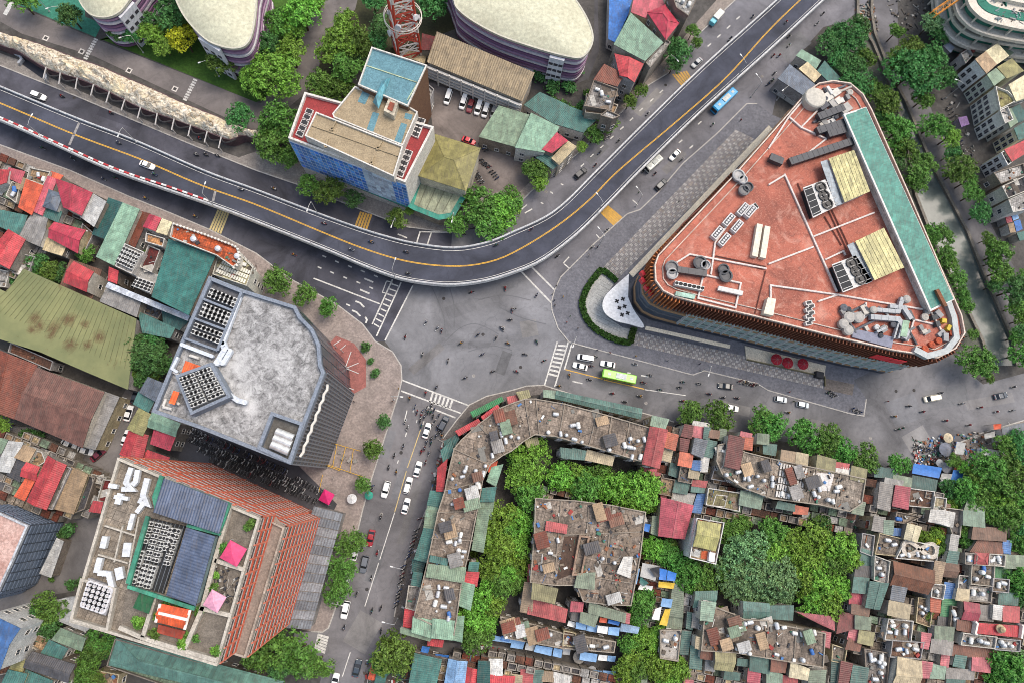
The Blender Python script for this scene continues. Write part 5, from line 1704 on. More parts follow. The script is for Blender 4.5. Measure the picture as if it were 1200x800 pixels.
cc = mixc(knt, ramp(knt, b, 0.5, 0.75), cc, lin((222, 206, 170)))
knt.links.new(cc, kb.inputs['Base Color']); kb.inputs['Roughness'].default_value = 0.9; bump(knt, kb, a, 0.8, 0.5)
part('rock_roof', m, km, rk)
m = MB(); m.wall([flat(v) for v in LOL], 0.5, 0.15, 4.3); m.wall([flat(v) for v in UPL], 0.5, 0.02, 4.3); part('rear_wall', m, worn((96, 74, 78)), rk)
for i in range(12):
    k = 34 + int(i * 6.9)
    if k >= 118:
        break
    p = LOL[k]; d = (LOL[k + 1] - LOL[k - 1]).normalized(); n = Vector((d.y, -d.x, 0)); n = n if n.dot(-p) > 0 else -n
    m = MB(); q0 = flat(p) + UP * 4.6; m.bar(q0, q0 + n * 3.2 + UP * -1.5, 0.3, 0.3); m.bar(flat(p) + n * 3.0 + UP * 0.15, flat(p) + n * 3.0 + UP * 3.2, 0.25, 0.25)
    part('strut', m, plain((206, 200, 194)), rk)
    a0, a1 = LOL[k] , LOL[min(129, k + 6)]
    m = MB(); prev = None
    for j in range(9):
        t = j / 8; q1 = flat(lerp(a0, a1, t)) + n * (0.6 + 1.6 * math.sin(math.pi * t)) + UP * (4.0 + 0.6 * math.sin(math.pi * t))
        if prev is not None:
            m.tube(prev, q1, 0.28, 6)
        prev = q1
    part('arch', m, plain((44, 42, 44)), rk)
# underpass ramp at its western end
ur = thing('underpass_ramp', 'dark underpass ramp with pale side walls at the end of the rock canopy', 'ramp', P(38, 82, 0))
m = MB(); m.prism(WP('25,75 33,66 57,84 56,97'), 0.15, 0.2, bot=False); part('shaded_ramp_floor', m, plain((40, 42, 50)), ur)  # flat sheet; the shade of the sunken opening is painted into its colour
for s in ('15,63 26,68 28,72 24,77', '28,66 33,66 57,84 56,97', '14,52 20,55'):
    m = MB(); m.wall([flat(v) for v in WP(s)], 0.7, 0.14, 1.3); part('side_wall', m, worn((186, 190, 196)), ur)
# ---- canal-side terrace houses with visible fronts ----------------------------------------------
def crop6(s, z):
    return [(1080 + float(a.split(',')[0]) / 4.44, 20 + float(a.split(',')[1]) / 4.44) for a in s.split()]
def terrace(s, h, col, kind, wall, label, fr=(214, 210, 204), bay=1.9, fh=2.7, w=1.35, hh=1.9, zoff=0.5):
    pl = crop6(s, h)
    st = ' '.join('%.2f,%.2f' % p for p in pl)
    o = house(None, st, h, kind, col, wall=wall, label=label, win=False, name='terrace_house')
    q = inset(ccw(WP(st, h)), 0.18)
    windows(o, q, 0, h - 0.3, fh=fh, bay=bay, w=w, h=hh, frame=plain(fr, 0.6), pane=glass((48, 50, 58)), thr=0.2, maxn=60, sill=zoff)
    return o
terrace('278,220 330,182 388,250 338,296', 11, 'tan', 'tin', (232, 228, 220), 'white-fronted terrace house with a tan roof and square windows')
terrace('330,180 392,140 452,206 392,248', 11, 'cream', 'tin', (196, 190, 180), 'terrace house with a wide cream roof above the white front')
terrace('340,300 388,265 432,318 374,362', 11, 'sage', 'tin', (196, 204, 186), 'greenish-fronted terrace house with a sage green roof')
terrace('392,262 470,215 530,285 440,325', 10, 'olive', 'tin', (190, 190, 160), 'terrace house with a yellowish olive roof of translucent sheets')
terrace('376,366 442,392 490,440 400,486', 11, 'olive', 'flat', (226, 220, 206), 'terrace house with a planted flat roof and arched white front')
terrace('398,490 440,470 470,540 425,560', 11, 'lgrey', 'flat', (230, 224, 212), 'terrace house with dark square windows and a pale flat roof')
terrace('425,492 462,475 500,550 462,578', 10, 'sage', 'tin', (180, 180, 170), 'narrow house with a sage roof behind the dark-windowed front')
terrace('462,480 505,455 560,530 500,552', 9.5, 'dteal', 'tin', (180, 180, 170), 'house with a dark teal roof behind the terrace fronts')
terrace('480,580 540,545 560,620 505,642', 9.5, 'teal', 'tin', (226, 212, 176), 'cream-fronted house with a teal roof in the terrace row')
terrace('430,690 540,640 560,700 468,756', 10, 'red', 'tin', (226, 212, 176), 'cream-fronted terrace house with a bright red roof')
terrace('405,712 432,694 466,758 440,778', 9, 'lgrey', 'flat', (230, 228, 224), 'narrow white-fronted house beside the bright red roof')
terrace('452,352 540,300 580,410 492,440', 12, 'cream', 'tin', (206, 200, 180), 'large house with a pale cream roof behind the terrace row')
terrace('196,196 240,170 262,205 222,250', 5, 'lgrey', 'flat', (180, 176, 172), 'low pale hut under the canal trees with a square hatch')
terrace('240,150 275,122 300,160 268,190', 6, 'maroon', 'tin', (150, 110, 106), 'small maroon-roofed hut beside the green construction frame')
terrace('350,120 392,130 440,165 480,185 460,205 395,140', 8, 'sage', 'tin', (150, 150, 150), 'thin sage roof strip behind the cream roof')
terrace('110,150 140,130 170,160 150,190', 5, 'slate', 'tin', (150, 150, 150), 'tiny slate-roofed hut half hidden by canal trees')
terrace('190,525 235,515 248,560 205,575', 3.5, 'purple', 'tin', (150, 140, 150), 'lilac market awning hut on the canal bank', bay=20)
for s, h, col, kind, lab in (('1050,15 1190,-30 1200,20 1085,68', 9, 'lgrey', 'flat', 'pale flat-roofed house with roof vents above the canal bank'),
                             ('1088,78 1195,30 1215,95 1118,135', 10, 'dgrey', 'flat', 'house with a nearly black flat roof above the canal bank'),
                             ('1118,140 1215,100 1240,180 1140,200', 9, 'lgrey', 'flat', 'house with a grey roof pierced by small vents below the black roof'),
                             ('1108,200 1130,190 1145,240 1120,248', 4, 'pink', 'tin', 'small pink awning roof on the canal bank'),
                             ('1132,186 1160,178 1175,225 1150,235', 4, 'lblue', 'tin', 'small pale blue awning roof on the canal bank'),
                             ('1125,250 1150,245 1160,290 1135,292', 4, 'tan', 'tin', 'small tan awning roof on the canal bank'),
                             ('1152,238 1180,230 1192,275 1165,288', 4, 'blue', 'tin', 'small bright blue awning roof on the canal bank'),
                             ('1165,292 1200,285 1205,325 1180,330', 4, 'teal', 'tin', 'small teal awning roof at the end of the awnings')):
    house(B4, s, h, kind, col, label=lab)
# ---- curved concrete frame under construction with green netting, and its crane -----------------
cs = thing('building_frame', 'curved concrete frame under construction wrapped in green safety netting', 'construction site', P(1160, 40, 0))
CONC, NET = worn((206, 198, 184), (150, 142, 132), 0.35, 0.5), worn((56, 118, 100), (40, 84, 74), 0.5, 0.5)
base = [flat(v) for v in smooth_line('1130,-90 1128,-40 1134,0 1142,14 1156,24 1180,31 1215,37 1290,45', 17, 4)]
far_ = [flat(v) for v in WP('1290,-90', 17)]
for k, z in enumerate((2.6, 6.2, 9.8, 13.4, 17.0)):
    e = -1.4 if k in (1, 3) else 0.0
    m = MB(); L = offs(base, e); m.prism(L + far_, z - 0.4, z); part('floor_slab', m, CONC, cs)
    m = MB(); m.wall([flat(v) for v in offs(base, e - 0.1)], 0.7, z - 0.6, z + 0.5); part('edge_beam', m, CONC, cs)
    m = MB(); m.wall([flat(v) for v in offs(base, 1.0)], 0.15, z - 3.0, z - 0.6); part('netting', m, NET, cs)
    for p, ang in walk(base, 6.0):
        m = MB(); m.box((p.x, p.y, z - 3.6), 0.6, 0.6, 3.2, ang); part('column', m, CONC, cs)
m = MB(); m.wall([flat(v) for v in offs(base, 4.5)], 3.0, 17.0, 17.25); part('net_deck', m, NET, cs)
m = MB(); m.wall([flat(v) for v in offs(base, 9)], 1.0, 17.0, 18.4); part('inner_beam', m, CONC, cs)
m = MB(); m.wall([flat(v) for v in offs(base, 12)], 2.6, 17.02, 17.3); part('net_deck', m, NET, cs)
rub = MB()
for i in range(260):
    p = P(RND.uniform(1160, 1290), RND.uniform(-40, 28), 17)
    rub.box((p.x, p.y, 17.01), RND.uniform(0.3, 2.2), RND.uniform(0.1, 0.5), RND.uniform(0.08, 0.5), RND.uniform(0, 3), RND.randrange(3))
part('building_material', rub, [worn((150, 150, 148)), worn((90, 84, 80)), worn((120, 136, 140))], cs, kind='stuff')
cr = thing('crane', 'orange lattice crane jib reaching over the construction frame', 'crane', P(1160, -60, 0))
a, b = P(1091, 19, 14), P(1210, -62, 15.5)
d = (b - a).normalized(); t = Vector((-d.y, d.x, 0)).normalized()
CO = plain((214, 140, 50), 0.5)
for sx, sz in ((-0.9, 0), (0.9, 0), (-0.9, 1.7), (0.9, 1.7)):
    m = MB(); m.tube(a + t * sx + UP * sz, b + t * sx + UP * sz, 0.13, 6); part('chord', m, CO, cr)
n = int((b - a).length / 1.5)
for i in range(n):
    p, q = lerp(a, b, i / n), lerp(a, b, (i + 1) / n)
    m = MB(); s = 1 if i % 2 else -1
    m.tube(p + t * 0.9 * s + UP * 1.7, q - t * 0.9 * s + UP * 1.7, 0.08, 5); m.tube(p + t * 0.9 * s, p + t * 0.9 * s + UP * 1.7, 0.07, 5); m.tube(p - t * 0.9 * s, q - t * 0.9 * s + UP * 1.7, 0.07, 5); m.tube(p - t * 0.9 + UP * 1.7, p + t * 0.9 + UP * 1.7, 0.08, 5)
    part('lattice_brace', m, CO, cr)
m = MB(); p = lerp(a, b, 0.85)
for sx, sy in ((-.8, -.8), (.8, -.8), (.8, .8), (-.8, .8)):
    m.tube((p.x + sx, p.y + sy, 0), (p.x + sx, p.y + sy, p.z), 0.15, 6)
part('mast', m, CO, cr)
# ------------------------------------------------------------------ houses: one line per roof, 4x tile coordinates
# colour[:kind] height corner corner corner corner [...]
HF = {B1: 0.88, C1: 0.85, A3: 0.95, A2: 1.0, D1: 0.9}
def village(T, rows):
    for ln in rows.strip().splitlines():
        w = ln.split()
        ck = w[0].split(':')
        house(T, ' '.join(w[2:]), float(w[1]) * HF.get(T, 0.75), ck[1] if len(ck) > 1 else 'tin', ck[0], **(dict(name='lean_to', cat='lean-to') if T in (C2, D2) else {}))
# old apartment blocks: flat stained roofs edged by a low wall, long rows of windows
ROOFC = worn((132, 122, 112), (66, 58, 53), 0.7, 0.3, light=1.35, bmp=0.8, grid=(4.2, 0.25))
ROOFC2 = worn((140, 132, 122), (74, 66, 60), 0.65, 0.4, light=1.35, bmp=0.8, grid=(3.4, 0.25))
def block(label, s, h, T=None, mat=None, name='apartment_block', seams=(), wall=(158, 148, 130), z0=0.0):
    p = ccw(WP(s, h, T))
    o = thing(name, label, 'building', flat(cen(p)) + UP * z0)
    m = MB(); m.prism([flat(v) for v in inset(p, 0.3)], z0, h - 0.2, bot=False); wo = part('wall', m, worn(wall, (96, 84, 72), 0.55, 0.4), o)
    m = MB(); m.prism([flat(v) for v in inset(p, 0.35)], h - 0.2, h, bot=False); ro = part('roof', m, mat or ROOFC, o)
    m = MB(); m.wall([flat(v) for v in inset(p, 0.3)], 0.3, h - 0.25, h + 0.5, closed=True); part('parapet', m, worn((150, 141, 128), (96, 86, 76), 0.5, 0.6), ro)
    windows(wo, inset(p, 0.3), z0, h - 0.3, thr=0.3, bay=3.4, maxn=80)
    HP.append((pts(s, T) if T else pts(s), h, True, o))
    for sg in seams:
        lowwall(ro, sg, h, 0.28, 0.3, T=T, mat=worn((138, 128, 116), (86, 76, 68), 0.5, 0.6), name='roof_joint')
    return o
blk_curve = block('curved five-storey apartment block with a stained roof crowded with water tanks',
      '484,722 500,657 512,600 520,575 525,550 531,525 540,514 560,496 585,477 600,471 615,466 627,466 662,472 700,482 762,500 753,542 717,531 682,521 650,512 627,510 615,517 600,529 590,534 575,545 567,562 562,590 557,615 550,650 542,682 537,720 533,745', 11.5,
      seams=('531,525 575,545', '560,496 592,533', '585,477 606,524', '615,467 622,512', '628,466 632,510', '662,472 655,513', '700,482 690,523', '717,487 710,528', '738,494 730,535', '520,575 566,563', '512,600 560,598', '505,630 554,633', '500,657 550,655', '492,690 542,690'))
blk_mid = block('brown flat-roofed block in the middle of the courtyard with a sunken dark bay',
      '105,-72 300,-60 460,-40 630,-6 604,210 560,440 440,435 330,420 300,345 200,345 80,330 100,100', 10.5, T=D3,
      seams=('240,105 600,90', '330,110 290,290', '360,-50 350,110', '470,-30 440,240', '400,240 590,215', '300,290 560,330', '230,-60 200,300', '120,190 230,200'))
m = MB(); m.prism(WP('245,112 318,112 290,285 208,318', 10.6, D3), 10.505, 10.55, bot=False); part('sunken_bay', m, worn((84, 66, 56), (50, 42, 38), 0.6, 0.5), blk_mid)
m = MB(); m.wall([flat(v) for v in WP('318,110 360,115 325,290 285,290', 11.5, D3)], 0.5, 10.5, 11.8, closed=True); part('ridge_wall', m, worn((150, 126, 108)), blk_mid)
blk_strip = block('low brown-roofed strip of houses facing the blue street awnings', '-60,480 110,520 240,560 380,580 490,600 480,660 360,650 240,640 100,615 -40,590', 6, T=D3, mat=ROOFC2, seams=('110,520 95,615', '240,560 235,640', '300,565 290,645', '380,580 370,650'), name='row_of_houses')
blk_v = block('grey flat-roofed apartment block with white slatted frames on its roof', '840,520 853,517 872,528 900,535 957,547 1015,560 1010,590 995,600 960,592 905,585 870,572 845,556 838,540', 10.5, mat=ROOFC2, seams=('872,528 862,568', '905,538 898,583', '957,548 948,590', '985,553 978,595'))
blk_z = block('square grey-roofed block with rows of tanks on top beside the big garden trees', '900,440 960,440 1040,470 1090,495 1200,500 1200,510 1470,560 1460,730 1280,700 1190,685 1040,660 880,650', 10.5, T=D3, seams=('1040,470 1030,660', '1200,505 1190,685', '1330,530 1320,705', '900,560 1030,570'))
blk_gray = block('plain pale concrete roof house beside the sage tin roofs and courtyard tree', '690,545 795,545 780,700 690,685', 7.5, T=D3, mat=worn((164, 158, 150), (110, 104, 98), 0.6, 0.5), name='concrete_house')
village(B1, '''
red 10 -30,0 38,0 30,55 -30,75
pink 9 44,-10 112,8 96,58 32,30
orange 10 125,45 200,75 150,205 90,170
tan:flat 9 150,-4 237,14 206,68 137,43
pink:gable 10 226,30 262,46 196,206 160,190
orange 8 242,8 290,25 277,46 237,30
crimson:gable 12 266,44 428,106 380,206 300,170
slate:hip 11 232,94 290,114 262,186 206,166
teal 9 204,168 286,196 272,240 194,206
lgrey 11 428,108 496,150 442,260 382,216
dteal 9 511,132 576,156 502,322 436,296
mint 11 577,156 652,186 536,442 456,402
rust 9 653,192 700,206 632,356 597,336
crimson:gable 12 702,210 750,226 726,280 676,262
cream 12 762,230 802,246 782,300 737,286
teal 9 -10,186 124,214 96,300 -10,256
grey 9 156,200 222,216 211,270 127,244
grey 10 125,248 212,273 186,352 95,312
crimson:gable 10 256,246 396,282 362,382 232,312
beige 8 222,320 306,356 290,396 206,370
red:gable 11 40,280 114,325 42,456 -60,400
brown 7 332,420 472,468 430,606 286,552
grey 10 516,525 662,600 640,682 476,612
teal 9 652,666 816,740 796,782 672,756
dteal 8 765,656 878,706 842,744 770,712
red 11 515,458 552,474 546,526 510,512
lgrey 11 652,464 742,494 727,526 642,496
tan 9 100,92 126,44 90,30 72,78
grey:flat 8 66,60 96,76 80,150 40,120
white:flat 7 120,400 165,410 130,500 70,480
lgrey:flat 6 0,470 46,480 30,545 -30,540
tan:flat 7 395,260 440,300 400,380 370,350
''')
house(B1, '345,424 440,474 406,570 296,524', 10.5, 'gable', 'red', label='small bright red gabled house standing on the edge of the olive shed')
house(B1, '110,460 640,695 600,1025 410,945 190,850 0,790 -80,760 -80,520 30,570', 9, 'plate', (138, 140, 92), label='huge olive green shed roof streaked with brown rust stains', cat='shed', name='warehouse', win=False)
olive = bpy.data.objects[[o.name for o in bpy.data.objects if o.name.startswith('warehouse')][0]]
om, ont, ob = new_mat('olive_shed_roof')
pp = wpos(ont); a = noise(ont, 0.1, 5, 0.6, pp); b = noise(ont, 0.22, 5, 0.7, wpos(ont, (1.6, 0.6, 1), 0.5), 0.8); d = noise(ont, 2, 4, 0.7, pp)
cc = mixc(ont, ramp(ont, a, 0.3, 0.7), lin((98, 104, 68)), lin((132, 132, 88)))
f = N(ont, 'ShaderNodeMath', operation='MULTIPLY'); ont.links.new(ramp(ont, b, 0.62, 0.74), f.inputs[0]); f.inputs[1].default_value = 0.85
cc = mixc(ont, f.outputs[0], cc, lin((92, 66, 34)))
f = N(ont, 'ShaderNodeMath', operation='MULTIPLY'); ont.links.new(ramp(ont, d, 0.5, 0.7), f.inputs[0]); f.inputs[1].default_value = 0.25
cc = mixc(ont, f.outputs[0], cc, lin((100, 104, 70)))
for x, y, r in ((160, 695, 3), (185, 730, 2.6), (255, 735, 3), (325, 700, 3), (400, 720, 2), (465, 780, 2.6), (330, 815, 3), (240, 770, 2.2), (410, 815, 2), (150, 745, 2.2)):
    pt = P(x / 4, 200 + y / 4, 9)
    vm = N(ont, 'ShaderNodeVectorMath', operation='DISTANCE'); ont.links.new(pp, vm.inputs[0]); vm.inputs[1].default_value = pt
    nz = N(ont, 'ShaderNodeMath', operation='MULTIPLY_ADD'); ont.links.new(noise(ont, 0.5, 5, 0.75, pp, 1.0), nz.inputs[0]); nz.inputs[1].default_value = r * 1.9; ont.links.new(vm.outputs['Value'], nz.inputs[2])
    mr = N(ont, 'ShaderNodeMapRange'); ont.links.new(nz.outputs[0], mr.inputs[0]); mr.inputs['From Min'].default_value, mr.inputs['From Max'].default_value, mr.inputs['To Min'].default_value, mr.inputs['To Max'].default_value = r * 1.05, r * 1.75, 0.85, 0.0
    cc = mixc(ont, mr.outputs[0], cc, lin((84, 58, 32)))
ont.links.new(cc, ob.inputs['Base Color']); ob.inputs['Roughness'].default_value = 0.7
for ch in olive.children:
    if ch.name.startswith('roof'):
        ch.data.materials[0] = om
L0, L1 = WP('110,470 640,700', 9.06, B1), WP('-60,640 595,930', 9.06, B1)
for i in range(28):
    t = (i + 0.5) / 28
    m = MB(); a, b = lerp(L0[0], L0[1], t), lerp(L1[0], L1[1], t); m.bar(a, b, 0.12, 0.07); part('roof_seam', m, tin((116, 118, 80)), olive)
# hotel-like houses beside the grey office block
tb = house(B1, '790,320 1015,405 890,682 710,592', 15, 'tin', (58, 112, 106), label='large teal metal roof on the house beside the grey office block')
ot = house(B1, '815,250 960,300 1085,348 1112,362 1125,400 1118,440 1096,456 1020,402 800,316', 17, 'flat', (196, 96, 58), wall=(214, 208, 196), label='white house with an orange tiled roof terrace and scalloped parapet')
for i in range(26):
    L = resample(WP('815,250 960,300 1085,348 1112,362 1125,400 1118,440 1096,456', 18, B1), 26)
    m = MB(); m.lathe((L[i].x, L[i].y, 17.75), [(0.35, 0), (0.3, 0.5), (0.1, 0.6)], 8); part('finial', m, plain((222, 216, 206)), ot)
for x, y in ((905, 320), (1020, 365), (1110, 400)):
    c = P(x / 4, 200 + y / 4, 18); m = MB(); m.lathe((c.x, c.y, 17.01), [(0.8, 0), (0.8, 1.1), (0.3, 1.4), (0.05, 1.4)], 12); part('roof_tank', m, plain((214, 216, 222), 0.35, 0.3), ot)
ws = house(B1, '1128,396 1190,456 1160,545 1000,490 1022,408', 13, 'flat', 'cream', wall=(206, 204, 192), label='pale house with a slatted cream roof between the orange terrace and the grey block')
q = WP('1050,420 1180,470 1150,535 1010,480', 13.2, B1)
for i in range(12):
    for j in range(3):
        a, b = bil(q, (i + 0.3) / 12, (j + 0.1) / 3), bil(q, (i + 0.3) / 12, (j + 0.85) / 3); m = MB(); m.bar(a + UP * 0.1, b + UP * 0.1, 0.55, 0.18); part('slat', m, plain((226, 222, 206)), ws)
wc_ = house(B1, '590,345 682,386 622,488 545,452', 13, 'flat', 'lgrey', wall=(206, 202, 196), label='white house with rows of dark cooling units on its roof beside the mint roof')
units(wc_, WP('598,365 668,396 622,470 560,440', 13, B1), 5, 4, 13, 'fan', scale=1.15)
wd_ = house(B1, '650,500 736,530 712,582 622,542', 12, 'flat', 'lgrey', wall=(200, 196, 190), label='white house with brown vents beside the planted roof')
units(wd_, WP('655,508 728,534 708,574 632,546', 12, B1), 4, 3, 12, 'fan', scale=1.1)
house(B1, '690,296 778,322 768,362 685,338', 13, 'flat', (190, 140, 96), label='small house with a tan terrace below the cream gable')
pg_ = house(B1, '700,352 757,376 717,482 660,456', 11, 'flat', 'maroon', label='house with a reddish planted roof garden beside the teal roof')
m = MB(); m.wall([Vector((v.x, v.y, 0)) for v in WP('500,534 640,592 885,692', 11, B1)], 1.6, 10.4, 11); m.prism(WP('500,534 640,592 885,692 885,700 635,602 500,545', 11, B1), 0.1, 10.3); solo('party_wall', m, worn((196, 202, 212)), 'long white party wall below the teal roof', 'wall')
house(B1, '664,612 775,655 745,700 665,668', 5, 'flat', 'slate', label='glass-roofed yard with a tank between teal roofs')
village(C1, '''
rust:gable 8 -60,20 170,115 65,357 -80,300
grey 7.5 492,240 556,262 446,502 388,486
slate 10 695,170 766,200 731,276 660,236
teal 9 651,240 721,276 696,326 631,290
olive:gable 9 652,316 712,346 667,436 601,406
mint:gable 10 716,336 841,386 821,440 696,396
crimson 9 726,412 820,442 796,506 711,476
red:gable 8 606,421 692,442 662,556 566,526
red 7 692,512 790,546 778,572 662,552
sage 8 -10,452 32,464 4,520 -10,515
lgrey 8 42,470 106,476 46,610 -20,600
tan 9 112,488 162,506 132,562 76,540
dgrey 8 60,535 120,560 92,652 36,622
red:gable 10 125,570 182,590 166,646 100,626
orange 9 125,638 161,652 116,740 72,722
red:gable 11 226,540 306,580 216,782 131,746
tan 9 336,592 411,626 346,802 246,776
lgrey:flat 9 312,586 334,596 250,780 228,776
dgrey:flat 8 412,630 446,640 400,780 352,800
maroon:flat 8 492,650 536,652 502,752 466,742
red 9 440,750 478,755 468,798 424,792
white:flat 7 440,625 500,640 486,665 446,655
brown:flat 6 60,14 250,96 240,130 50,48
tan:flat 7 140,512 200,520 215,560 170,590 130,560
''')
bs = house(C1, '172,120 490,236 386,497 66,361', 8.5, 'gable', (110, 78, 70), label='wide brown-red mossy shed roof beside the narrow grey roof', cat='shed', name='warehouse', pitch=1.2)
# grey-blue clad tower at the western edge
gt = thing('clad_tower', 'tower clad in dark slatted blue-grey panels with a patchy pink roof', 'tower', P(20, 660, 0))
p = ccw(WP('-80,-30 10,0 140,60 62,240 0,372 -80,420', 15, D1)); p = [flat(v) for v in p]
m = MB(); m.prism(p, 0, 14.8, bot=False); part('wall', m, worn((84, 92, 106)), gt)
m = MB(); m.prism(inset(p, 0.4), 14.8, 15, bot=False); part('roof', m, worn((190, 160, 150), (140, 96, 84), 0.6, 0.3, light=1.2), gt)
parapet(gt, p, 15, 0.5, 0.8, worn((186, 190, 196)), ins=0.25)
for i in range(len(p)):
    a, b = p[i], p[(i + 1) % len(p)]
    nn, f = facing(a, b)
    if f < 0.15:
        continue
    nb = int((b - a).length / 2.0)
    x = MB(); x.box((0, 0.1, 0), (b - a).length / nb - 0.3, 0.3, 1.0); me = mesh_from('cladding_panel', x, plain((104, 116, 134), 0.5))
    for j in range(9):
        for k in range(nb):
            place_on_wall(me, 'cladding_panel', gt, a, b, (k + 0.5) / nb, 0.5 + j * 1.6, 0.02)
house(D1, '265,118 302,134 242,306 184,286', 4, 'tin', 'lgrey', label='long pale grey bicycle shelter in the bend of the lane', win=False, cat='shelter', name='shelter')
wb_ = house(D1, '-60,470 0,496 96,542 44,620 0,740 -60,760', 17, 'plate', (70, 108, 160), wall=(206, 206, 204), label='white house with a blue metal roof and blank side wall')
house(D1, '250,410 350,395 420,545 400,560 240,495', 6, 'plate', 'lgrey', wall=(206, 204, 200), label='low white curved annexe below the orange tower')
lt = house(D1, '545,588 1210,776 1240,860 900,850 505,716', 7, 'hip', 'sage', label='long sage teal hall roof south of the orange tower', cat='hall', name='hall')
q4 = WP('545,588 1330,790 1290,900 505,716', 7.3, D1)
part('hip_roof', hip(q4, 7.3, 2.2, 0.18), tin((104, 144, 132), 0.15), lt)
village(D1, '''
sage 8 286,546 396,592 381,642 250,592
teal 8 232,602 311,640 281,696 200,656
dgrey:gable 9 152,656 346,716 316,792 116,722
olive 8 76,676 121,692 101,762 44,742
teal 9 40,742 122,760 96,830 0,830
teal 8 125,742 242,792 220,830 100,830
mint 8 -30,630 40,650 10,720 -30,715
tan:flat 6 150,560 250,600 200,650 140,610
brown:flat 5 30,690 76,680 40,745 -20,760
white:flat 6 300,790 340,780 330,850 260,850
tan:flat 5 460,740 560,760 545,830 440,830
''')
# north-eastern frontage along the boulevard
village(A3, '''
mint 9 20,690 92,535 216,602 148,716
teal 5 62,492 130,440 260,500 200,580
teal 5.5 262,500 400,552 332,622 202,582
sage 7 -150,640 -60,500 76,546 14,690
crimson 10 147,700 211,626 256,662 186,716
beige 9 190,742 262,665 296,690 220,770
teal 7 120,740 180,715 215,770 190,790
rust 12 388,372 432,308 522,352 492,402
grey:flat 11 385,385 490,425 462,520 342,500
tan:flat 9 350,450 490,500 470,545 345,530
red:gable 13 486,258 612,302 572,382 508,352
mint 14 482,208 556,72 702,205 622,282
blue 5 462,-60 590,-40 482,196 455,182
crimson:hip 15 640,60 716,28 778,110 722,182
pink 13 580,-40 692,-20 714,28 650,92 562,56
lgrey:flat 17 742,-40 880,-40 822,76 770,40
white:flat 14 445,525 495,548 470,560 420,545
lgrey:flat 12 630,300 720,195 735,205 645,318
''')
village(A2, '''
maroon 6 782,162 838,178 830,235 778,232
lgrey:flat 7 800,400 830,425 812,478 795,468
''')
village(C2, '''
green 12 1010,332 1150,262 1156,275 1020,350
red 12 940,420 1040,366 1050,380 952,436
red 12 1060,352 1130,300 1140,314 1070,366
dteal 11 885,470 940,440 948,455 892,540
teal 12 870,512 912,470 925,520 880,560
red 13 855,592 892,560 876,698 850,696
teal 12 820,702 880,706 866,772 806,762
mint 12 808,772 862,776 848,820 796,815
mint 12 1108,590 1152,580 1122,672 1086,652
teal 13 1066,690 1122,684 1112,745 1056,745
sage 12 1050,752 1112,750 1100,826 1040,820
orange 12 1098,570 1126,566 1118,602 1094,606
''')
village(D2, '''
sage 12 800,-8 846,-8 832,74 790,70
teal 12 790,74 836,82 801,230 746,216
dteal 10 736,222 790,232 774,290 735,272
teal 12 741,282 776,287 766,342 731,336
grey:flat 11 720,346 766,348 741,452 706,442
red 11 701,456 742,458 727,536 694,530
sage 13 1046,-10 1092,-10 1062,182 1016,172
teal 11 1004,236 1042,236 1036,276 998,270
red 12 990,282 1042,284 1032,341 982,326
mint 12 972,330 1022,342 1002,452 952,432
teal 16.5 820,206 896,221 892,243 818,226
mint 15.5 740,492 831,511 821,582 734,556
mint 16 832,502 926,512 916,592 826,582
mint 12 928,492 972,490 962,602 921,592
sage 13 680,545 735,558 820,585 812,598 680,560
teal 9 745,664 866,690 836,830 716,830
lblue:gable 9 906,690 986,702 971,830 882,830
red:gable 8 990,728 1042,740 1032,830 972,830
dteal 9 1046,700 1092,702 1092,830 1038,830
white 8 1096,690 1152,690 1152,758 1096,760
red 8 1100,764 1210,772 1200,830 1096,830
orange:gable 4 545,718 572,720 562,780 530,776
teal 5 570,750 610,755 600,800 560,800
red 4 810,598 876,602 870,626 808,618
''')
house(D2, '806,240 986,257 976,331 795,302', 12.6, 'tin', 'sage', label='wide sage green sheet roof laid across the left arm of the curved block', cat='roof shed', name='roof_shed', z0=11.5, win=False)
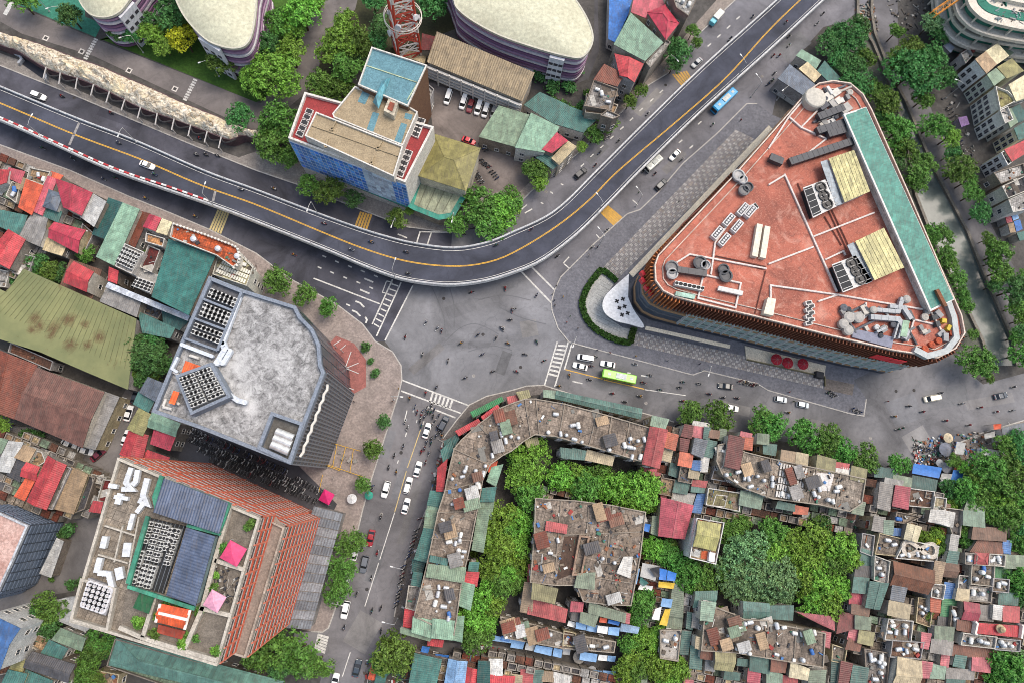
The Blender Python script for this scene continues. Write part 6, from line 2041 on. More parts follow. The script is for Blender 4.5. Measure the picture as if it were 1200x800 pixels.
village(C3, '''
teal:gable 12 212,234 606,318 600,358 206,264
mint 12 150,230 208,234 204,264 150,256
olive 13 25,240 75,230 82,256 40,272
red 12 -20,262 22,254 30,275 -15,290
olive 12 64,466 116,450 122,476 74,492
teal 12 230,500 282,506 280,546 234,540
teal 12 286,502 352,516 346,551 282,546
beige 12 356,510 476,541 466,577 346,551
red:gable 17 650,402 726,416 688,590 614,570
orange 14 727,426 776,440 761,506 716,491
mint 12 660,350 731,366 716,404 651,390
beige 12 711,496 751,506 740,561 702,551
crimson 6 610,585 700,600 690,625 600,610
maroon 11 812,390 846,396 838,450 796,440
white 10 852,374 922,386 918,404 848,394
pink 11 850,398 901,404 896,451 845,441
teal 12 905,402 926,406 921,456 900,451
brown 12 930,415 971,421 966,451 925,446
sage 11 976,410 1002,415 996,462 970,458
slate 13 860,455 912,466 892,541 846,522
teal 12 914,462 956,471 934,541 896,532
maroon 16 1020,440 1086,456 1062,596 1000,581
orange 12 790,520 846,530 836,586 780,576
blue 12 850,560 886,561 881,601 846,596
white 12 890,541 921,546 912,606 886,606
dteal 9 746,570 811,586 796,641 736,621
teal 9 770,651 831,666 816,711 756,701
lgrey 8 756,706 856,716 841,761 750,741
blue 8 871,716 901,716 881,800 846,796
mint 11 1076,701 1176,721 1161,781 1066,761
teal 10 846,666 901,671 896,704 842,700
pink 13 1076,424 1122,434 1118,447 1072,438
orange 13 1082,446 1126,452 1121,506 1086,500
sage 12 1154,432 1202,438 1200,480 1150,474
maroon 11 792,455 828,462 818,515 790,508
grey:flat 10 790,590 850,600 835,660 780,650
beige 11 835,595 880,604 870,640 828,634
tan:flat 9 950,590 1010,600 990,650 935,640
olive:flat 10 920,690 1066,712 1058,790 910,760
red 10 850,650 912,658 905,680 846,672
tan:flat 8 700,640 756,650 745,720 690,710
red:flat 9 955,720 1000,725 990,770 940,765
''')
village(C4, '''
teal 11 -20,478 38,486 32,530 -20,522
tan 13 66,510 132,521 126,566 60,556
beige 13 137,521 186,531 181,576 131,570
olive 14 236,534 316,556 306,611 226,596
red 13 318,566 378,576 374,594 314,584
white 13 322,588 388,598 384,622 320,612
olive 14 396,585 462,601 451,657 386,641
sage 12 411,745 452,756 441,810 396,800
teal 12 50,750 126,766 121,791 40,776
orange 12 127,770 186,781 181,806 121,802
dteal 8 505,588 590,600 612,640 500,630
sage 8 592,626 671,641 666,681 582,671
crimson 10 601,676 661,686 651,782 586,766
lgrey 9 552,640 632,655 625,672 548,660
grey 9 528,660 582,668 566,790 515,776
dteal 7 681,630 791,651 781,701 676,681
brown:flat 7 662,690 770,705 760,775 655,765
cream:flat 8 780,730 826,736 820,800 770,796
brown 8 826,760 850,765 846,800 822,800
slate 6 1100,410 1215,380 1230,440 1105,465
''')
village(D3, '''
olive 15.5 100,335 211,361 196,421 95,401
red 11 86,406 256,456 246,511 76,471
sage 15.5 310,290 386,286 381,356 296,346
white 15 526,212 561,211 550,301 496,281
sage 12 366,426 531,476 526,511 361,466
crimson 12 281,421 331,426 326,461 276,460
sage 12 326,471 401,486 386,531 321,511
dgrey 10 286,461 322,470 316,508 278,500
pink 11 532,474 550,478 546,516 526,512
lblue 9 516,525 592,541 586,562 511,551
crimson:gable 13 704,-66 846,-30 806,120 690,106
sage 10 662,20 700,22 688,106 655,96
sage 8 762,310 801,321 796,490 738,481
sage 7 721,490 796,496 791,545 726,536
teal 8 801,558 836,561 821,661 791,660
teal:gable 11 862,374 958,371 946,432 852,440
mint 15 891,420 951,426 936,506 886,501
teal:gable 12 1086,421 1202,431 1200,491 1086,491
olive:gable 14 956,655 1046,661 1031,741 951,731
beige 13 866,586 892,590 886,640 862,632
rust 12 890,650 951,656 946,688 886,680
teal 9 841,626 888,632 884,731 836,726
teal 10 1001,746 1066,756 1061,781 996,776
crimson 11 1111,736 1162,741 1156,796 1106,791
teal 11 1121,676 1202,681 1200,751 1116,736
teal 10 1062,688 1116,694 1112,718 1058,712
lgrey 9 912,690 950,694 945,740 908,735
teal 8 826,470 848,474 842,545 820,540
lgrey 9 850,476 884,482 876,540 846,535
red 9 80,246 121,246 111,331 75,326
red 15 165,44 256,61 251,94 160,80
tan 11 62,330 100,334 90,470 42,462
red 6 45,740 96,741 91,830 44,830
teal 6 98,742 143,743 138,830 94,830
tan 6 146,748 197,751 195,790 144,786
beige 6 -5,760 44,766 42,830 -5,830
white 6 200,752 270,770 262,830 195,830
sage 7 590,730 632,732 625,830 575,830
pink 7 812,766 848,770 842,830 806,830
brown:flat 8 245,556 292,566 286,622 240,616
''')
village(D4, '''
teal 12 -4,441 116,440 111,500 -4,492
pink 11 146,470 306,491 306,546 250,522
rust 12 20,690 86,701 76,746 15,741
cream 13 111,705 191,736 181,781 101,766
sage 12 196,746 267,741 257,830 190,830
red 11 66,766 136,776 131,830 66,830
mint 11 -4,741 64,761 60,830 -4,830
pink 9 255,560 290,566 284,630 252,620
mint 10 547,40 586,42 581,101 546,96
grey 10 500,20 545,26 541,91 490,81
blue 9 587,76 621,79 616,106 584,103
cream:gable 12 656,55 716,71 696,136 641,121
white 11 766,-10 824,-8 812,50 756,40
white 11 828,-6 871,4 861,66 816,52
lgrey 10 861,105 891,111 881,181 851,176
teal 10 851,182 891,187 881,241 836,236
tan 11 786,230 826,236 806,331 771,326
brown:gable 10 828,240 891,246 881,301 816,296
grey:flat 11 766,336 821,341 811,401 761,391
blue 8 831,330 871,336 866,405 821,401
green 8 822,408 881,411 871,486 811,481
orange 11 766,396 806,401 801,466 766,461
teal 11 406,305 471,311 461,376 396,371
teal:gable 12 481,326 561,336 521,451 461,441
slate 12 586,345 646,356 631,416 576,406
beige 13 571,416 667,436 656,496 561,476
dgrey 10 416,250 481,256 471,304 406,300
lgrey:flat 11 498,206 562,230 551,330 494,312
maroon 10 341,470 411,481 401,541 324,561
olive 11 431,556 496,566 486,621 421,606
sage 11 412,486 481,496 476,546 410,541
pink 10 386,546 426,551 412,596 376,591
rust 10 381,592 436,611 426,646 366,636
beige:gable 12 611,680 716,701 696,830 576,830
pink 11 726,700 766,706 756,771 716,771
mint 11 771,716 831,726 821,776 761,771
pink 11 724,566 761,571 747,636 720,631
grey 11 771,596 866,606 856,665 761,651
pink 9 816,670 846,671 841,721 811,721
sage 11 786,536 871,541 861,601 781,596
dgrey 8 801,490 866,496 861,540 796,532
maroon 10 346,700 391,711 366,830 330,830
teal 10 402,720 466,731 451,830 384,830
dteal 8 302,690 342,698 326,830 296,830
mint 10 920,-6 1011,-4 1011,66 916,56
brown 10 966,65 1116,81 1111,131 956,121
rust 9 986,131 1101,146 1096,191 951,181
blue 9 1106,131 1136,136 1131,191 1101,186
lgrey:flat 10 921,191 970,196 966,241 920,236
red:hip 11 975,191 1030,196 1026,241 971,236
lgrey:flat 10 1034,196 1102,201 1098,248 1030,242
sage 10 1111,201 1206,206 1196,261 1106,256
concrete:flat 10 951,246 1051,251 1046,341 946,331
green 8 1054,256 1141,261 1136,305 1050,300
grey:flat 9 891,296 941,301 931,358 886,354
beige 10 891,360 941,364 936,416 881,406
teal 9 1086,376 1171,381 1166,431 1081,426
crimson:gable 12 921,421 986,431 981,506 911,496
white 11 1061,436 1100,441 1096,501 1056,496
red 11 1104,440 1176,446 1171,511 1102,506
rust 11 891,506 971,516 961,561 886,546
lgrey:flat 11 911,566 1061,584 1051,631 900,614
rust 9 871,622 1071,641 1061,681 861,666
teal 9 881,671 926,676 916,726 871,716
pink 9 961,681 1046,686 1036,746 956,736
grey 8 841,731 966,741 960,780 836,772
teal 8 841,784 921,788 916,830 836,830
grey:flat 9 440,100 490,110 480,200 430,180
concrete:flat 10 1050,310 1120,316 1116,370 1046,364
white:flat 9 940,345 1040,355 1034,415 936,408
lgrey:flat 11 1062,590 1172,600 1168,645 1058,636
crimson 9 386,376 460,384 452,428 382,424
brown 10 396,432 476,446 468,484 392,470
teal 9 436,170 500,190 494,250 430,240
sage 9 940,-60 1030,-60 1012,-10 920,-12
grey 9 996,436 1056,442 1050,506 990,500
concrete:flat 10 560,500 670,510 660,600 545,590
brown:flat 10 580,600 720,610 705,680 570,670
concrete:flat 9 600,0 700,20 640,50 590,40
concrete:flat 10 640,130 790,160 780,225 600,210
grey:flat 9 450,640 560,660 545,830 460,830
brown:flat 9 860,440 905,450 900,540 850,530
concrete:flat 8 300,620 360,640 350,700 296,690
tan:flat 8 700,400 765,410 750,530 690,510
dgrey:flat 8 820,-20 900,-10 890,110 860,100
concrete:flat 9 520,100 640,130 600,200 500,190
''')
house(D4, '586,226 782,271 751,386 570,341', 9, 'gable', (116, 78, 60), label='brown ridged roof with tanks in front beside the figure-eight roof pattern', pitch=1.4)
rr = house(D4, '980,516 1192,531 1186,586 975,566', 9, 'tin', 'red', label='long red roof with white scrolled gables and an urn at its middle')
for s in ('972,510 982,520 972,566 980,572', '1190,525 1196,532 1188,590'):
    m = MB(); m.wall([flat(v) for v in WP(s, 10, D4)], 0.5, 8, 10.2); part('scrolled_gable', m, plain((222, 216, 208)), rr)
c = P(900 + 1090 / 4, 600 + 545 / 4, 10); m = MB(); m.lathe((c.x, c.y, 9.4), [(1.0, 0), (1.2, 0.6), (0.5, 1.2), (0.8, 1.6), (0.2, 2.0)], 12); part('urn', m, worn((196, 176, 140)), rr)
wh = house(D3, '862,24 992,46 952,242 828,212', 12, 'flat', 'tan', wall=(222, 220, 216), label='tall white house with an olive roof and an orange patio in the garden trees', win=False)
q = ccw(WP('872,36 980,54 955,182 848,158', 13.5, D3)); m = MB(); m.prism(inset(q, 0.2), 12, 13.4, bot=False); part('attic_wall', m, worn((214, 210, 200)), wh); part('attic_roof', corr(q, 13.45, 0.8, 0, gable=True), tin((164, 160, 104), 0.1), wh)
patch(wh, '890,176 952,190 942,226 884,214', 12.01, worn((196, 96, 60)), D3, 'patio_floor'); patch(wh, '845,168 884,176 878,212 838,202', 12.01, worn((176, 176, 172)), D3, 'patio_floor')
c = P(600 + 935 / 4, 600 + 208 / 4, 13); m = MB(); m.box((c.x, c.y, 12.02), 1.6, 2.4, 1.4, -0.2); part('roof_tank', m, plain((226, 226, 226)), wh)
house(C3, '705,640 735,648 715,790 690,780', 6, 'tin', 'maroon', label='narrow maroon lean-to roof in the lane beside the crimson gable')
# figure-eight kerb on the roof garden
fe = MB()
pts8 = []
for i in range(49):
    t = 2 * math.pi * i / 48
    x, y = 712 + 78 * math.cos(t), 172 + 34 * math.sin(2 * t) * 0.9 + 8 * math.cos(t)
    pts8.append((900 + x / 4, 600 + y / 4))
L = [flat(P(x, y, 8.2)) for x, y in pts8]
fe.wall(L[12:37], 1.1, 7.52, 8.3)
fe.wall(L[36:48] + L[0:13], 1.1, 7.52, 8.33)
solo('roof_planter', fe, worn((196, 186, 172)), 'figure-eight shaped concrete planter kerb on a roof garden', 'planter')
# white slatted frames on the grey block roof
q = WP('62,566 192,592 152,752 36,728', 10.9, C4)
sf = thing('slatted_frame', 'white slatted frames spread over the grey apartment roof', 'roof frame', flat(cen(q)) + UP * 10.5)
for i in range(10):
    for j in range(5):
        a, b = bil(q, (i + 0.2) / 10, (j + 0.08) / 5), bil(q, (i + 0.2) / 10, (j + 0.9) / 5); m = MB(); m.bar(a, b, 0.5, 0.12); part('slat', m, worn((206, 202, 196), amount=0.3), sf)
for v in (0.1, 0.5, 0.9):
    m = MB(); m.bar(bil(q, 0, v) - UP * 0.4, bil(q, 1, v) - UP * 0.4, 0.15, 0.38); part('bearer', m, worn((150, 146, 140)), sf)
wp_ = patch(blk_v, '215,612 310,620 290,700 180,690', 10.51, worn((206, 202, 198), (150, 140, 130), 0.5, 0.8), C4, 'pale_patch', 0.03)
# awnings and tarpaulins: thin sagging sheets on poles
def awning(T, s, h, col, label=None, group=None, name='awning', sag=0.25):
    q = WP(s, h, T)
    c = flat(cen(q))
    o = thing(name, label or '', 'awning', c, group)
    m = MB(); n = 6; vs = []
    for j in range(n + 1):
        for i in range(n + 1):
            p = bil(q, i / n, j / n)
            z = h + 0.35 * (1 - j / n) - sag * math.sin(math.pi * i / n) * math.sin(math.pi * j / n) + RND.uniform(-0.07, 0.07)
            vs.append((p.x, p.y, z))
    m.add(vs, [(j * (n + 1) + i, j * (n + 1) + i + 1, (j + 1) * (n + 1) + i + 1, (j + 1) * (n + 1) + i) for j in range(n) for i in range(n)])
    part('sheet', m, plain(C[col] if isinstance(col, str) else col, 0.55), o, smooth=True)
    m = MB()
    for v in q:
        m.tube((v.x, v.y, 0.0), (v.x, v.y, h + 0.1), 0.05, 5)
    part('poles', m, plain((120, 116, 112)), o)
    pl = pts(s, T)
    if label is None:
        REG.append(dict(o=o, px=(sum(p[0] for p in pl) / len(pl), sum(p[1] for p in pl) / len(pl)), col=CN.get(col, 'pale') if isinstance(col, str) else 'pale', kind='awning', noun='awning', a=abs(area2(q)) / 2))
    return o
for ln in '''lblue 0,592 60,606 50,641 -8,632
lgrey 66,610 110,618 102,650 60,642
lblue 112,620 190,632 184,672 102,652
lblue 196,632 236,641 231,682 190,672
lgrey 241,622 276,631 270,668 236,664
lblue 320,650 400,662 394,702 316,690
white 406,664 446,668 444,696 402,692
lblue 448,668 486,672 482,700 446,696
lblue 300,512 350,520 345,552 298,544
lblue 352,522 400,528 396,562 348,554
white 402,528 450,534 446,570 398,562
lblue 452,534 504,538 500,578 450,572
orange 412,490 446,494 442,518 408,514
blue 452,500 505,512 500,530 448,518
white 265,505 300,515 294,540 258,530
blue 690,260 725,268 722,318 688,314
blue 728,270 770,284 764,322 724,318
yellow 686,322 762,330 756,358 686,350
yellow 716,452 742,452 726,532 690,524
lblue 702,400 752,406 746,446 696,440
white 670,450 700,440 690,505 655,500
lgrey 610,235 690,250 672,320 600,300
dark 642,262 690,252 692,300 670,300
lblue 572,262 598,262 585,336 566,330
teal 602,300 640,330 620,345 596,330
white 600,335 660,345 655,365 590,360
lblue 360,735 420,740 416,770 350,768
lblue 425,738 486,742 480,780 420,775
lblue 400,770 460,780 455,830 392,830
blue 620,50 648,56 642,92 618,86
white 358,22 385,28 380,62 354,58
orange 120,40 165,50 150,92 112,80'''.splitlines():
    w = ln.split()
    awning(D3, ' '.join(w[1:]), RND.uniform(3.2, 4.5) if float(w[1].split(',')[1]) > 560 else RND.uniform(5.5, 8), w[0])
for ln in '''blue 680,570 812,590 802,640 674,616
blue 865,600 952,606 946,654 852,664
orange 875,570 902,576 896,608 872,602
lgrey 812,616 860,620 856,648 806,644
white 808,645 852,650 846,674 800,672
lgrey 882,468 924,474 916,530 874,524
white 1010,508 1046,514 1040,534 1004,530
orange 1052,388 1090,384 1092,408 1058,412
lgrey 1010,432 1060,420 1066,446 1016,456'''.splitlines():
    w = ln.split()
    awning(C4, ' '.join(w[1:]), 3.2, w[0])
for ln in '''blue 780,624 815,630 806,662 770,656
blue 842,660 905,668 898,690 838,684
lblue 990,665 1036,668 1034,696 986,692
white 840,728 880,734 872,760 834,752
lblue 1100,570 1200,592 1196,612 1104,600
blue 1150,576 1192,586 1186,606 1146,598'''.splitlines():
    w = ln.split()
    awning(D2, ' '.join(w[1:]), 3.6, w[0])
# low flat-roofed houses that fill the space between the taller roofs
def covered(x, y):
    return any(inside(e[0], x, y) for e in HP)
FILL = MB()
def infill(zone, step, hr, cols, ang=0.2):
    xs, ys = [p[0] for p in zone], [p[1] for p in zone]
    cx, cy = sum(xs) / len(xs), sum(ys) / len(ys)
    n = int(max(max(xs) - min(xs), max(ys) - min(ys)) / step)
    co, si = math.cos(ang), math.sin(ang)
    for i in range(-n, n + 1):
        for j in range(-n, n + 1):
            u, v = i * step + (j % 2) * step * 0.3, j * step * 0.85
            x, y = cx + u * co - v * si, cy + u * si + v * co
            if not inside(zone, x, y) or not (-10 < x < 1210 and -10 < y < 810):
                continue
            a, b = step * RND.uniform(0.4, 0.5), step * 0.85 * RND.uniform(0.4, 0.5)
            q = [(x + sx * a * co - sy * b * si, y + sx * a * si + sy * b * co) for sx, sy in ((-1, -1), (1, -1), (1, 1), (-1, 1))]
            if sum(covered(*p) for p in q) + covered(x, y) > 2:
                continue
            h, k = RND.uniform(*hr), RND.randrange(len(GREYS))
            w = ccw([P(p[0], p[1], h) for p in q])
            FILL.prism(w, 0, h, len(GREYS), bot=False, mt=k)
            if k % 2:
                FILL.wall([flat(v) for v in inset(w, 0.12)], 0.24, h - 0.05, h + 0.5, len(GREYS), closed=True)
            else:
                FILL.m += [k] * len(corr(w, 0, 0).f)
                cm = corr(w, h + 0.1, 0.25, k // 2 % 2); o_ = len(FILL.v); FILL.v += cm.v; FILL.f += [tuple(i_ + o_ for i_ in f_) for f_ in cm.f]
                FILL.m = FILL.m[:len(FILL.f)] + [k] * max(0, len(FILL.f) - len(FILL.m))
            HP.append((q, h + 0.01, False, None))
GREYS = ('concrete', 'grey', 'brown', 'tan', 'lgrey', 'grey', 'concrete', 'beige', 'sage', 'dgrey', 'rust')
infill([(1018, 565), (1105, 575), (1112, 640), (1205, 640), (1205, 805), (1115, 805), (1000, 805), (1003, 720), (1012, 640)], 11.5, (4.0, 5.6), GREYS)
infill([(780, 500), (850, 515), (845, 545), (905, 585), (1000, 602), (995, 625), (900, 610), (850, 620), (780, 610), (770, 560)], 11, (4, 5.5), GREYS)
infill([(800, 690), (830, 690), (830, 760), (980, 780), (980, 805), (800, 805)], 11, (4, 5.5), GREYS)
infill([(740, 640), (800, 660), (800, 740), (740, 735)], 9, (3, 4), GREYS)
infill([(-5, 180), (40, 195), (125, 235), (110, 300), (60, 300), (-5, 335)], 11, (4, 6), GREYS, 0.4)
infill([(0, 505), (60, 515), (120, 555), (110, 600), (60, 610), (0, 590)], 11, (4, 6), GREYS, 0.4)
infill([(480, 765), (620, 765), (800, 812), (480, 812)], 11, (3.5, 5), GREYS)
infill([(600, 560), (760, 600), (757, 620), (690, 600), (632, 585)], 9, (4, 6), GREYS, 0.25)
solo('low_roofs', FILL, [worn(C[c], (56, 50, 46), 0.6, 0.35, light=1.2, grid=(3.0, 0.27)) for c in GREYS] + [worn((150, 142, 132), amount=0.5)], 'jumble of low grey and brown roofs filling the gaps between the houses', 'roofs', kind='stuff', org=(0, 0, 0))
# ------------------------------------------------------------------ trees: trunk, limbs and a crown of leaf clumps
def crown_mesh(seed, leaves, blobs, flat_=0.75, leaf=0.085, spread=0.62):
    """unit crown, radius about 1: leaf faces gathered in tufts over many uneven lobes"""
    R = random.Random(seed)
    B = []
    for i in range(blobs):
        a = R.uniform(0, 2 * math.pi)
        d = spread * math.sqrt(R.random()) if i else 0.0
        r = R.uniform(0.18, 0.42) if i else 0.42
        B.append((Vector((d * math.cos(a), d * math.sin(a), flat_ * 0.75 * (1 - d * d) * R.uniform(0.55, 1.0) - 0.1)), r))
    vs, fs = [], []
    tufts = max(60, leaves // 14)
    per = leaves // tufts
    for t in range(tufts):
        c, r = R.choices(B, weights=[b[1] ** 2 for b in B])[0]
        u = Vector((R.gauss(0, 1), R.gauss(0, 1), abs(R.gauss(0.35, 0.8)) - 0.25)).normalized()
        k = R.uniform(0.72, 1.08)
        tc = c + Vector((u.x, u.y, u.z * flat_)) * r * k
        for j in range(per):
            p = tc + Vector((R.gauss(0, 1), R.gauss(0, 1), R.gauss(0, 0.7))) * leaf * 0.75
            n = (u * 0.9 + Vector((R.gauss(0, 0.55), R.gauss(0, 0.55), R.gauss(0.45, 0.45)))).normalized()
            x = n.orthogonal().normalized()
            x = Quaternion(n, R.uniform(0, 6.28)) @ x
            y = n.cross(x)
            s = leaf * R.uniform(0.55, 1.1)
            o = len(vs)
            vs += [p - x * s, p - y * s * 0.55 + n * s * 0.12, p + x * s, p + y * s * 0.55 + n * s * 0.12]
            fs.append((o, o + 1, o + 2, o + 3))
    me = bpy.data.meshes.new('crown')
    me.from_pydata([tuple(v) for v in vs], [], fs)
    return me
CROWNS = {'round': [crown_mesh(s, 3400, 24, 0.85, 0.075, 0.72) for s in (1, 2, 3, 13)],
          'big': [crown_mesh(s, 6500, 34, 0.6, 0.055, 0.74) for s in (4, 5, 6)],
          'loose': [crown_mesh(s, 2600, 11, 0.8, 0.075, 0.74) for s in (7, 8)],
          'fine': [crown_mesh(s, 8000, 26, 0.55, 0.045, 0.72) for s in (9, 10)],
          'shrub': [crown_mesh(s, 420, 6, 0.8, 0.19, 0.6) for s in (11, 12)]}
for k, L in CROWNS.items():
    for me in L:
        me.materials.append(None)
BARK = worn((84, 70, 56), (52, 44, 36), 0.5, 1.0)
def trunk_mesh(seed):
    R = random.Random(seed)
    m = MB()
    m.tube((0, 0, 0), (0.02, 0.01, 0.55), 0.07, 8, 0.05)
    for i in range(6):
        a = i * 1.05 + R.uniform(-0.3, 0.3)
        z = R.uniform(0.4, 0.55)
        e = Vector((0.32 * math.cos(a), 0.32 * math.sin(a), z + R.uniform(0.18, 0.35)))
        m.tube((0.02, 0.01, z), e, 0.035, 6, 0.02)
        m.tube(e, e + Vector((0.22 * math.cos(a + 0.4), 0.22 * math.sin(a + 0.4), 0.16)), 0.02, 5, 0.008)
    return mesh_from('trunk', m, BARK)
TRUNKS = [trunk_mesh(s) for s in (1, 2, 3)]
LC = {'b': ((96, 140, 58), 'bright green'), 'm': ((76, 120, 56), 'mid-green'), 'd': ((66, 112, 64), 'dark green'), 'y': ((156, 168, 46), 'yellow-green'),
      'g': ((98, 136, 96), 'grey-green'), 'n': ((80, 118, 54), 'leafy green'), 'l': ((104, 150, 60), 'light green')}
TN = 0
def tree(T, x, y, r, c='m', kind='round', h=None, label=None, grp='trees', z0=0.0, cat='tree', name='tree'):
    """x, y, r: crown centre and radius in 4x tile pixels"""
    global TN
    TN += 1
    px, py = (T[0] + x / 4, T[1] + y / 4) if T else (x, y)
    rm = r / 4 / 4.0 * (1.0 if T == B4 else 1.14)
    h = h if h is not None else min(15, 2.2 + rm * 1.35)
    p = P(px, py, z0 + h * 0.75)
    R = random.Random(TN)
    size = 'small ' if rm < 2.3 else ('large ' if rm > 5 else '')
    kd = {'round': 'round-crowned tree', 'big': 'spreading tree', 'loose': 'loose-crowned tree', 'fine': 'fine-leaved tree', 'shrub': 'shrub'}[kind]
    o = thing(name, label or '', cat, (p.x, p.y, z0), grp)
    cr = bpy.data.objects.new('crown' if kind != 'shrub' else 'foliage', R.choice(CROWNS[kind]))
    COL.objects.link(cr)
    cr.parent = o
    cr.location = (0, 0, h - rm * 0.62 if kind != 'shrub' else rm * 0.3)
    cr.rotation_euler = (0, 0, R.uniform(0, 6.28))
    cr.scale = (rm * R.uniform(0.94, 1.1), rm * R.uniform(0.94, 1.1), rm * R.uniform(0.85, 1.1))
    cr.material_slots[0].link = 'OBJECT'
    cr.material_slots[0].material = leafmat(LC[c][0], c)
    if kind != 'shrub':
        t = bpy.data.objects.new('trunk', R.choice(TRUNKS))
        COL.objects.link(t)
        t.parent = o
        t.scale = (rm * 0.9, rm * 0.9, h)
    if label is None:
        REG.append(dict(o=o, px=(px, py), noun='tree', desc='%s%s %s' % (size, LC[c][1], kd), grp=grp))
    return o
def wood(T, rows, grp):
    for ln in rows.strip().splitlines():
        for it in ln.split(';'):
            w = it.split()
            if w:
                tree(T, float(w[0]), float(w[1]), float(w[2]), w[3] if len(w) > 3 else 'm', w[4] if len(w) > 4 else 'round', grp=grp)
wood(A1, '''95 0 70 n; 330 75 62 d; 700 170 60 b; 765 212 48 b; 865 185 66 y; 545 150 55 d loose; 620 160 50 d; 790 40 90 d; 680 95 58 d
1030 290 72 n; 1190 240 60 d; 1185 372 62 b; 1115 545 62 d''', 'park trees')
wood(A2, '''215 60 95 b; 285 5 50 b; 100 110 75 n; 170 130 60 b; 50 200 70 d; 165 250 78 b; 80 345 115 b big; 5 405 55 n; 20 300 60 b
430 110 72 b; 370 210 90 b; 470 200 75 n; 585 130 75 d loose; 560 190 60 d; 420 320 90 n loose; 300 395 75 n; 400 440 65 n; 550 10 60 d; 830 20 85 d; 470 280 50 d''', 'park trees')
wood(A2, '''110 580 90 m; 95 680 85 m; 150 730 55 m; 60 640 50 n''', 'trees along the boulevard')
wood(B2, '''260 60 65 n loose; 340 85 70 n; 460 130 45 d; 670 215 50 n loose; 720 190 25 b; 940 250 55 n
1060 160 90 m; 1130 200 85 b; 1090 260 75 m; 1180 150 70 n; 1010 130 40 m''', 'trees along the boulevard')
wood(B2, '''100 515 66 m; 225 582 48 n; 345 645 44 n''', 'pavement trees')
wood(C2, '''510 25 26 d shrub; 535 85 18 d shrub; 558 140 26 d shrub; 602 375 34 d; 547 505 45 m; 500 668 38 m''', 'pavement trees')
wood(D2, '''440 130 58 m; 408 245 60 m; 370 360 62 m; 70 640 90 n; 200 650 85 m; 290 700 60 n loose; 20 680 60 n; 120 720 60 d''', 'pavement trees')
wood(D2, '''640 660 85 n; 590 700 50 m; 690 680 45 n''', 'street corner trees')
wood(A3, '''780 240 75 d; 760 300 50 d; 845 150 36 n; 865 205 32 n; 605 422 36 n; 550 476 40 n; 448 575 50 n; 380 635 46 m; 322 690 28 b
120 790 55 m; 200 455 30 d shrub; 260 480 34 d shrub; 300 500 34 n shrub; 360 420 28 n shrub; 230 470 30 n shrub; 330 480 30 d shrub; 130 330 40 d shrub; 200 380 45 d shrub; 270 380 40 d shrub; 310 320 36 d shrub''', 'trees along the boulevard')
wood(B3, '''130 60 45 b; 90 0 40 m; -20 180 60 b; 0 110 40 m''', 'trees along the boulevard')
wood(A4, '''300 190 75 d big; 390 165 90 d big; 440 130 60 d; 320 270 60 d; 400 300 75 d big; 450 280 60 n; 430 390 85 d big; 490 430 60 n; 570 480 75 n; 540 560 50 d; 600 620 80 m; 560 590 50 n; 640 700 70 n; 600 750 50 d; 725 775 62 m
600 150 50 n loose; 660 230 80 n; 690 320 130 d big; 620 290 70 n; 770 270 70 d; 765 110 62 g; 790 170 50 d; 820 360 66 d; 730 462 52 m; 780 580 72 m; 850 640 56 b; 860 720 46 d; 900 780 75 m''', 'trees along the canal')
wood(B4, '''700 20 75 m; 690 70 55 n; 760 300 62 m; 820 310 60 m; 820 390 62 m; 850 440 50 n; 890 510 55 m; 900 590 50 m; 930 630 40 n; 960 770 30 n; 930 50 60 m; 960 110 62 m; 1000 200 62 d; 1030 320 40 n; 1080 390 75 m; 1090 470 70 n; 1050 430 50 m; 1150 560 80 d; 1060 540 45 d; 1160 640 60 n; 1200 500 50 m; 1190 700 50 n; 1170 780 50 m; 1200 770 60 d; 880 10 55 n''', 'trees along the canal')
wood(C4, '''985 80 82 m; 1040 172 24 n; 1190 60 60 m''', 'trees along the canal')
wood(C3, '''840 330 64 m; 980 350 72 m; 1170 375 62 m''', 'kerbside trees of the east road')
wood(C4, '''10 385 70 m; 165 450 72 m; 290 470 68 m; 345 500 66 m; 465 545 60 m; 615 580 52 m''', 'kerbside trees of the east road')
wood(C3, '''90 560 95 b big; 50 640 70 b; 80 720 70 n; 20 560 50 n; 225 635 66 b; 300 640 60 b; 345 690 75 m; 420 620 55 n; 470 700 80 b; 540 680 60 m; 610 690 90 b; 560 760 70 b; 640 740 55 b; 200 390 40 b loose; 205 430 28 n shrub; 250 350 20 b shrub; 235 375 20 b shrub''', 'courtyard trees')
wood(D2, '''1130 30 75 b; 1170 90 55 n; 1100 130 70 b; 1150 180 75 b; 1180 270 60 b; 1110 260 62 b; 1150 340 60 n; 1060 400 65 b; 1110 430 55 b; 1030 500 66 b; 1080 520 50 b; 1040 595 64 m; 1000 470 40 b; 1190 20 60 b; 1020 200 20 n shrub; 870 330 18 n shrub; 805 315 20 n shrub; 850 470 14 b shrub''', 'courtyard trees')
wood(D3, '''30 60 60 b; 20 150 60 b; 30 250 55 b; 15 330 50 n; 605 430 65 m; 620 395 45 m; 600 490 45 m; 660 170 58 b; 720 190 55 m; 760 230 55 m; 740 160 40 n; 830 290 65 m; 900 300 60 m; 870 340 50 n; 800 270 50 m
680 550 40 b loose; 660 600 45 b loose; 620 620 50 b; 560 620 50 n; 540 690 60 b loose; 570 730 55 n; 520 760 50 b; 690 640 30 b; 690 740 62 b; 760 730 60 b; 730 790 55 b; 620 570 30 b; 690 520 25 b loose''', 'courtyard trees')
wood(D3, '''1100 180 110 g fine; 1050 270 90 g fine; 1150 290 100 g fine; 1020 100 60 n; 1090 340 80 g fine; 1000 280 60 n; 1180 380 60 g fine; 1010 360 45 n; 1060 50 50 n; 1100 470 20 b shrub; 985 470 24 b shrub; 1040 570 18 b shrub''', 'big garden trees')
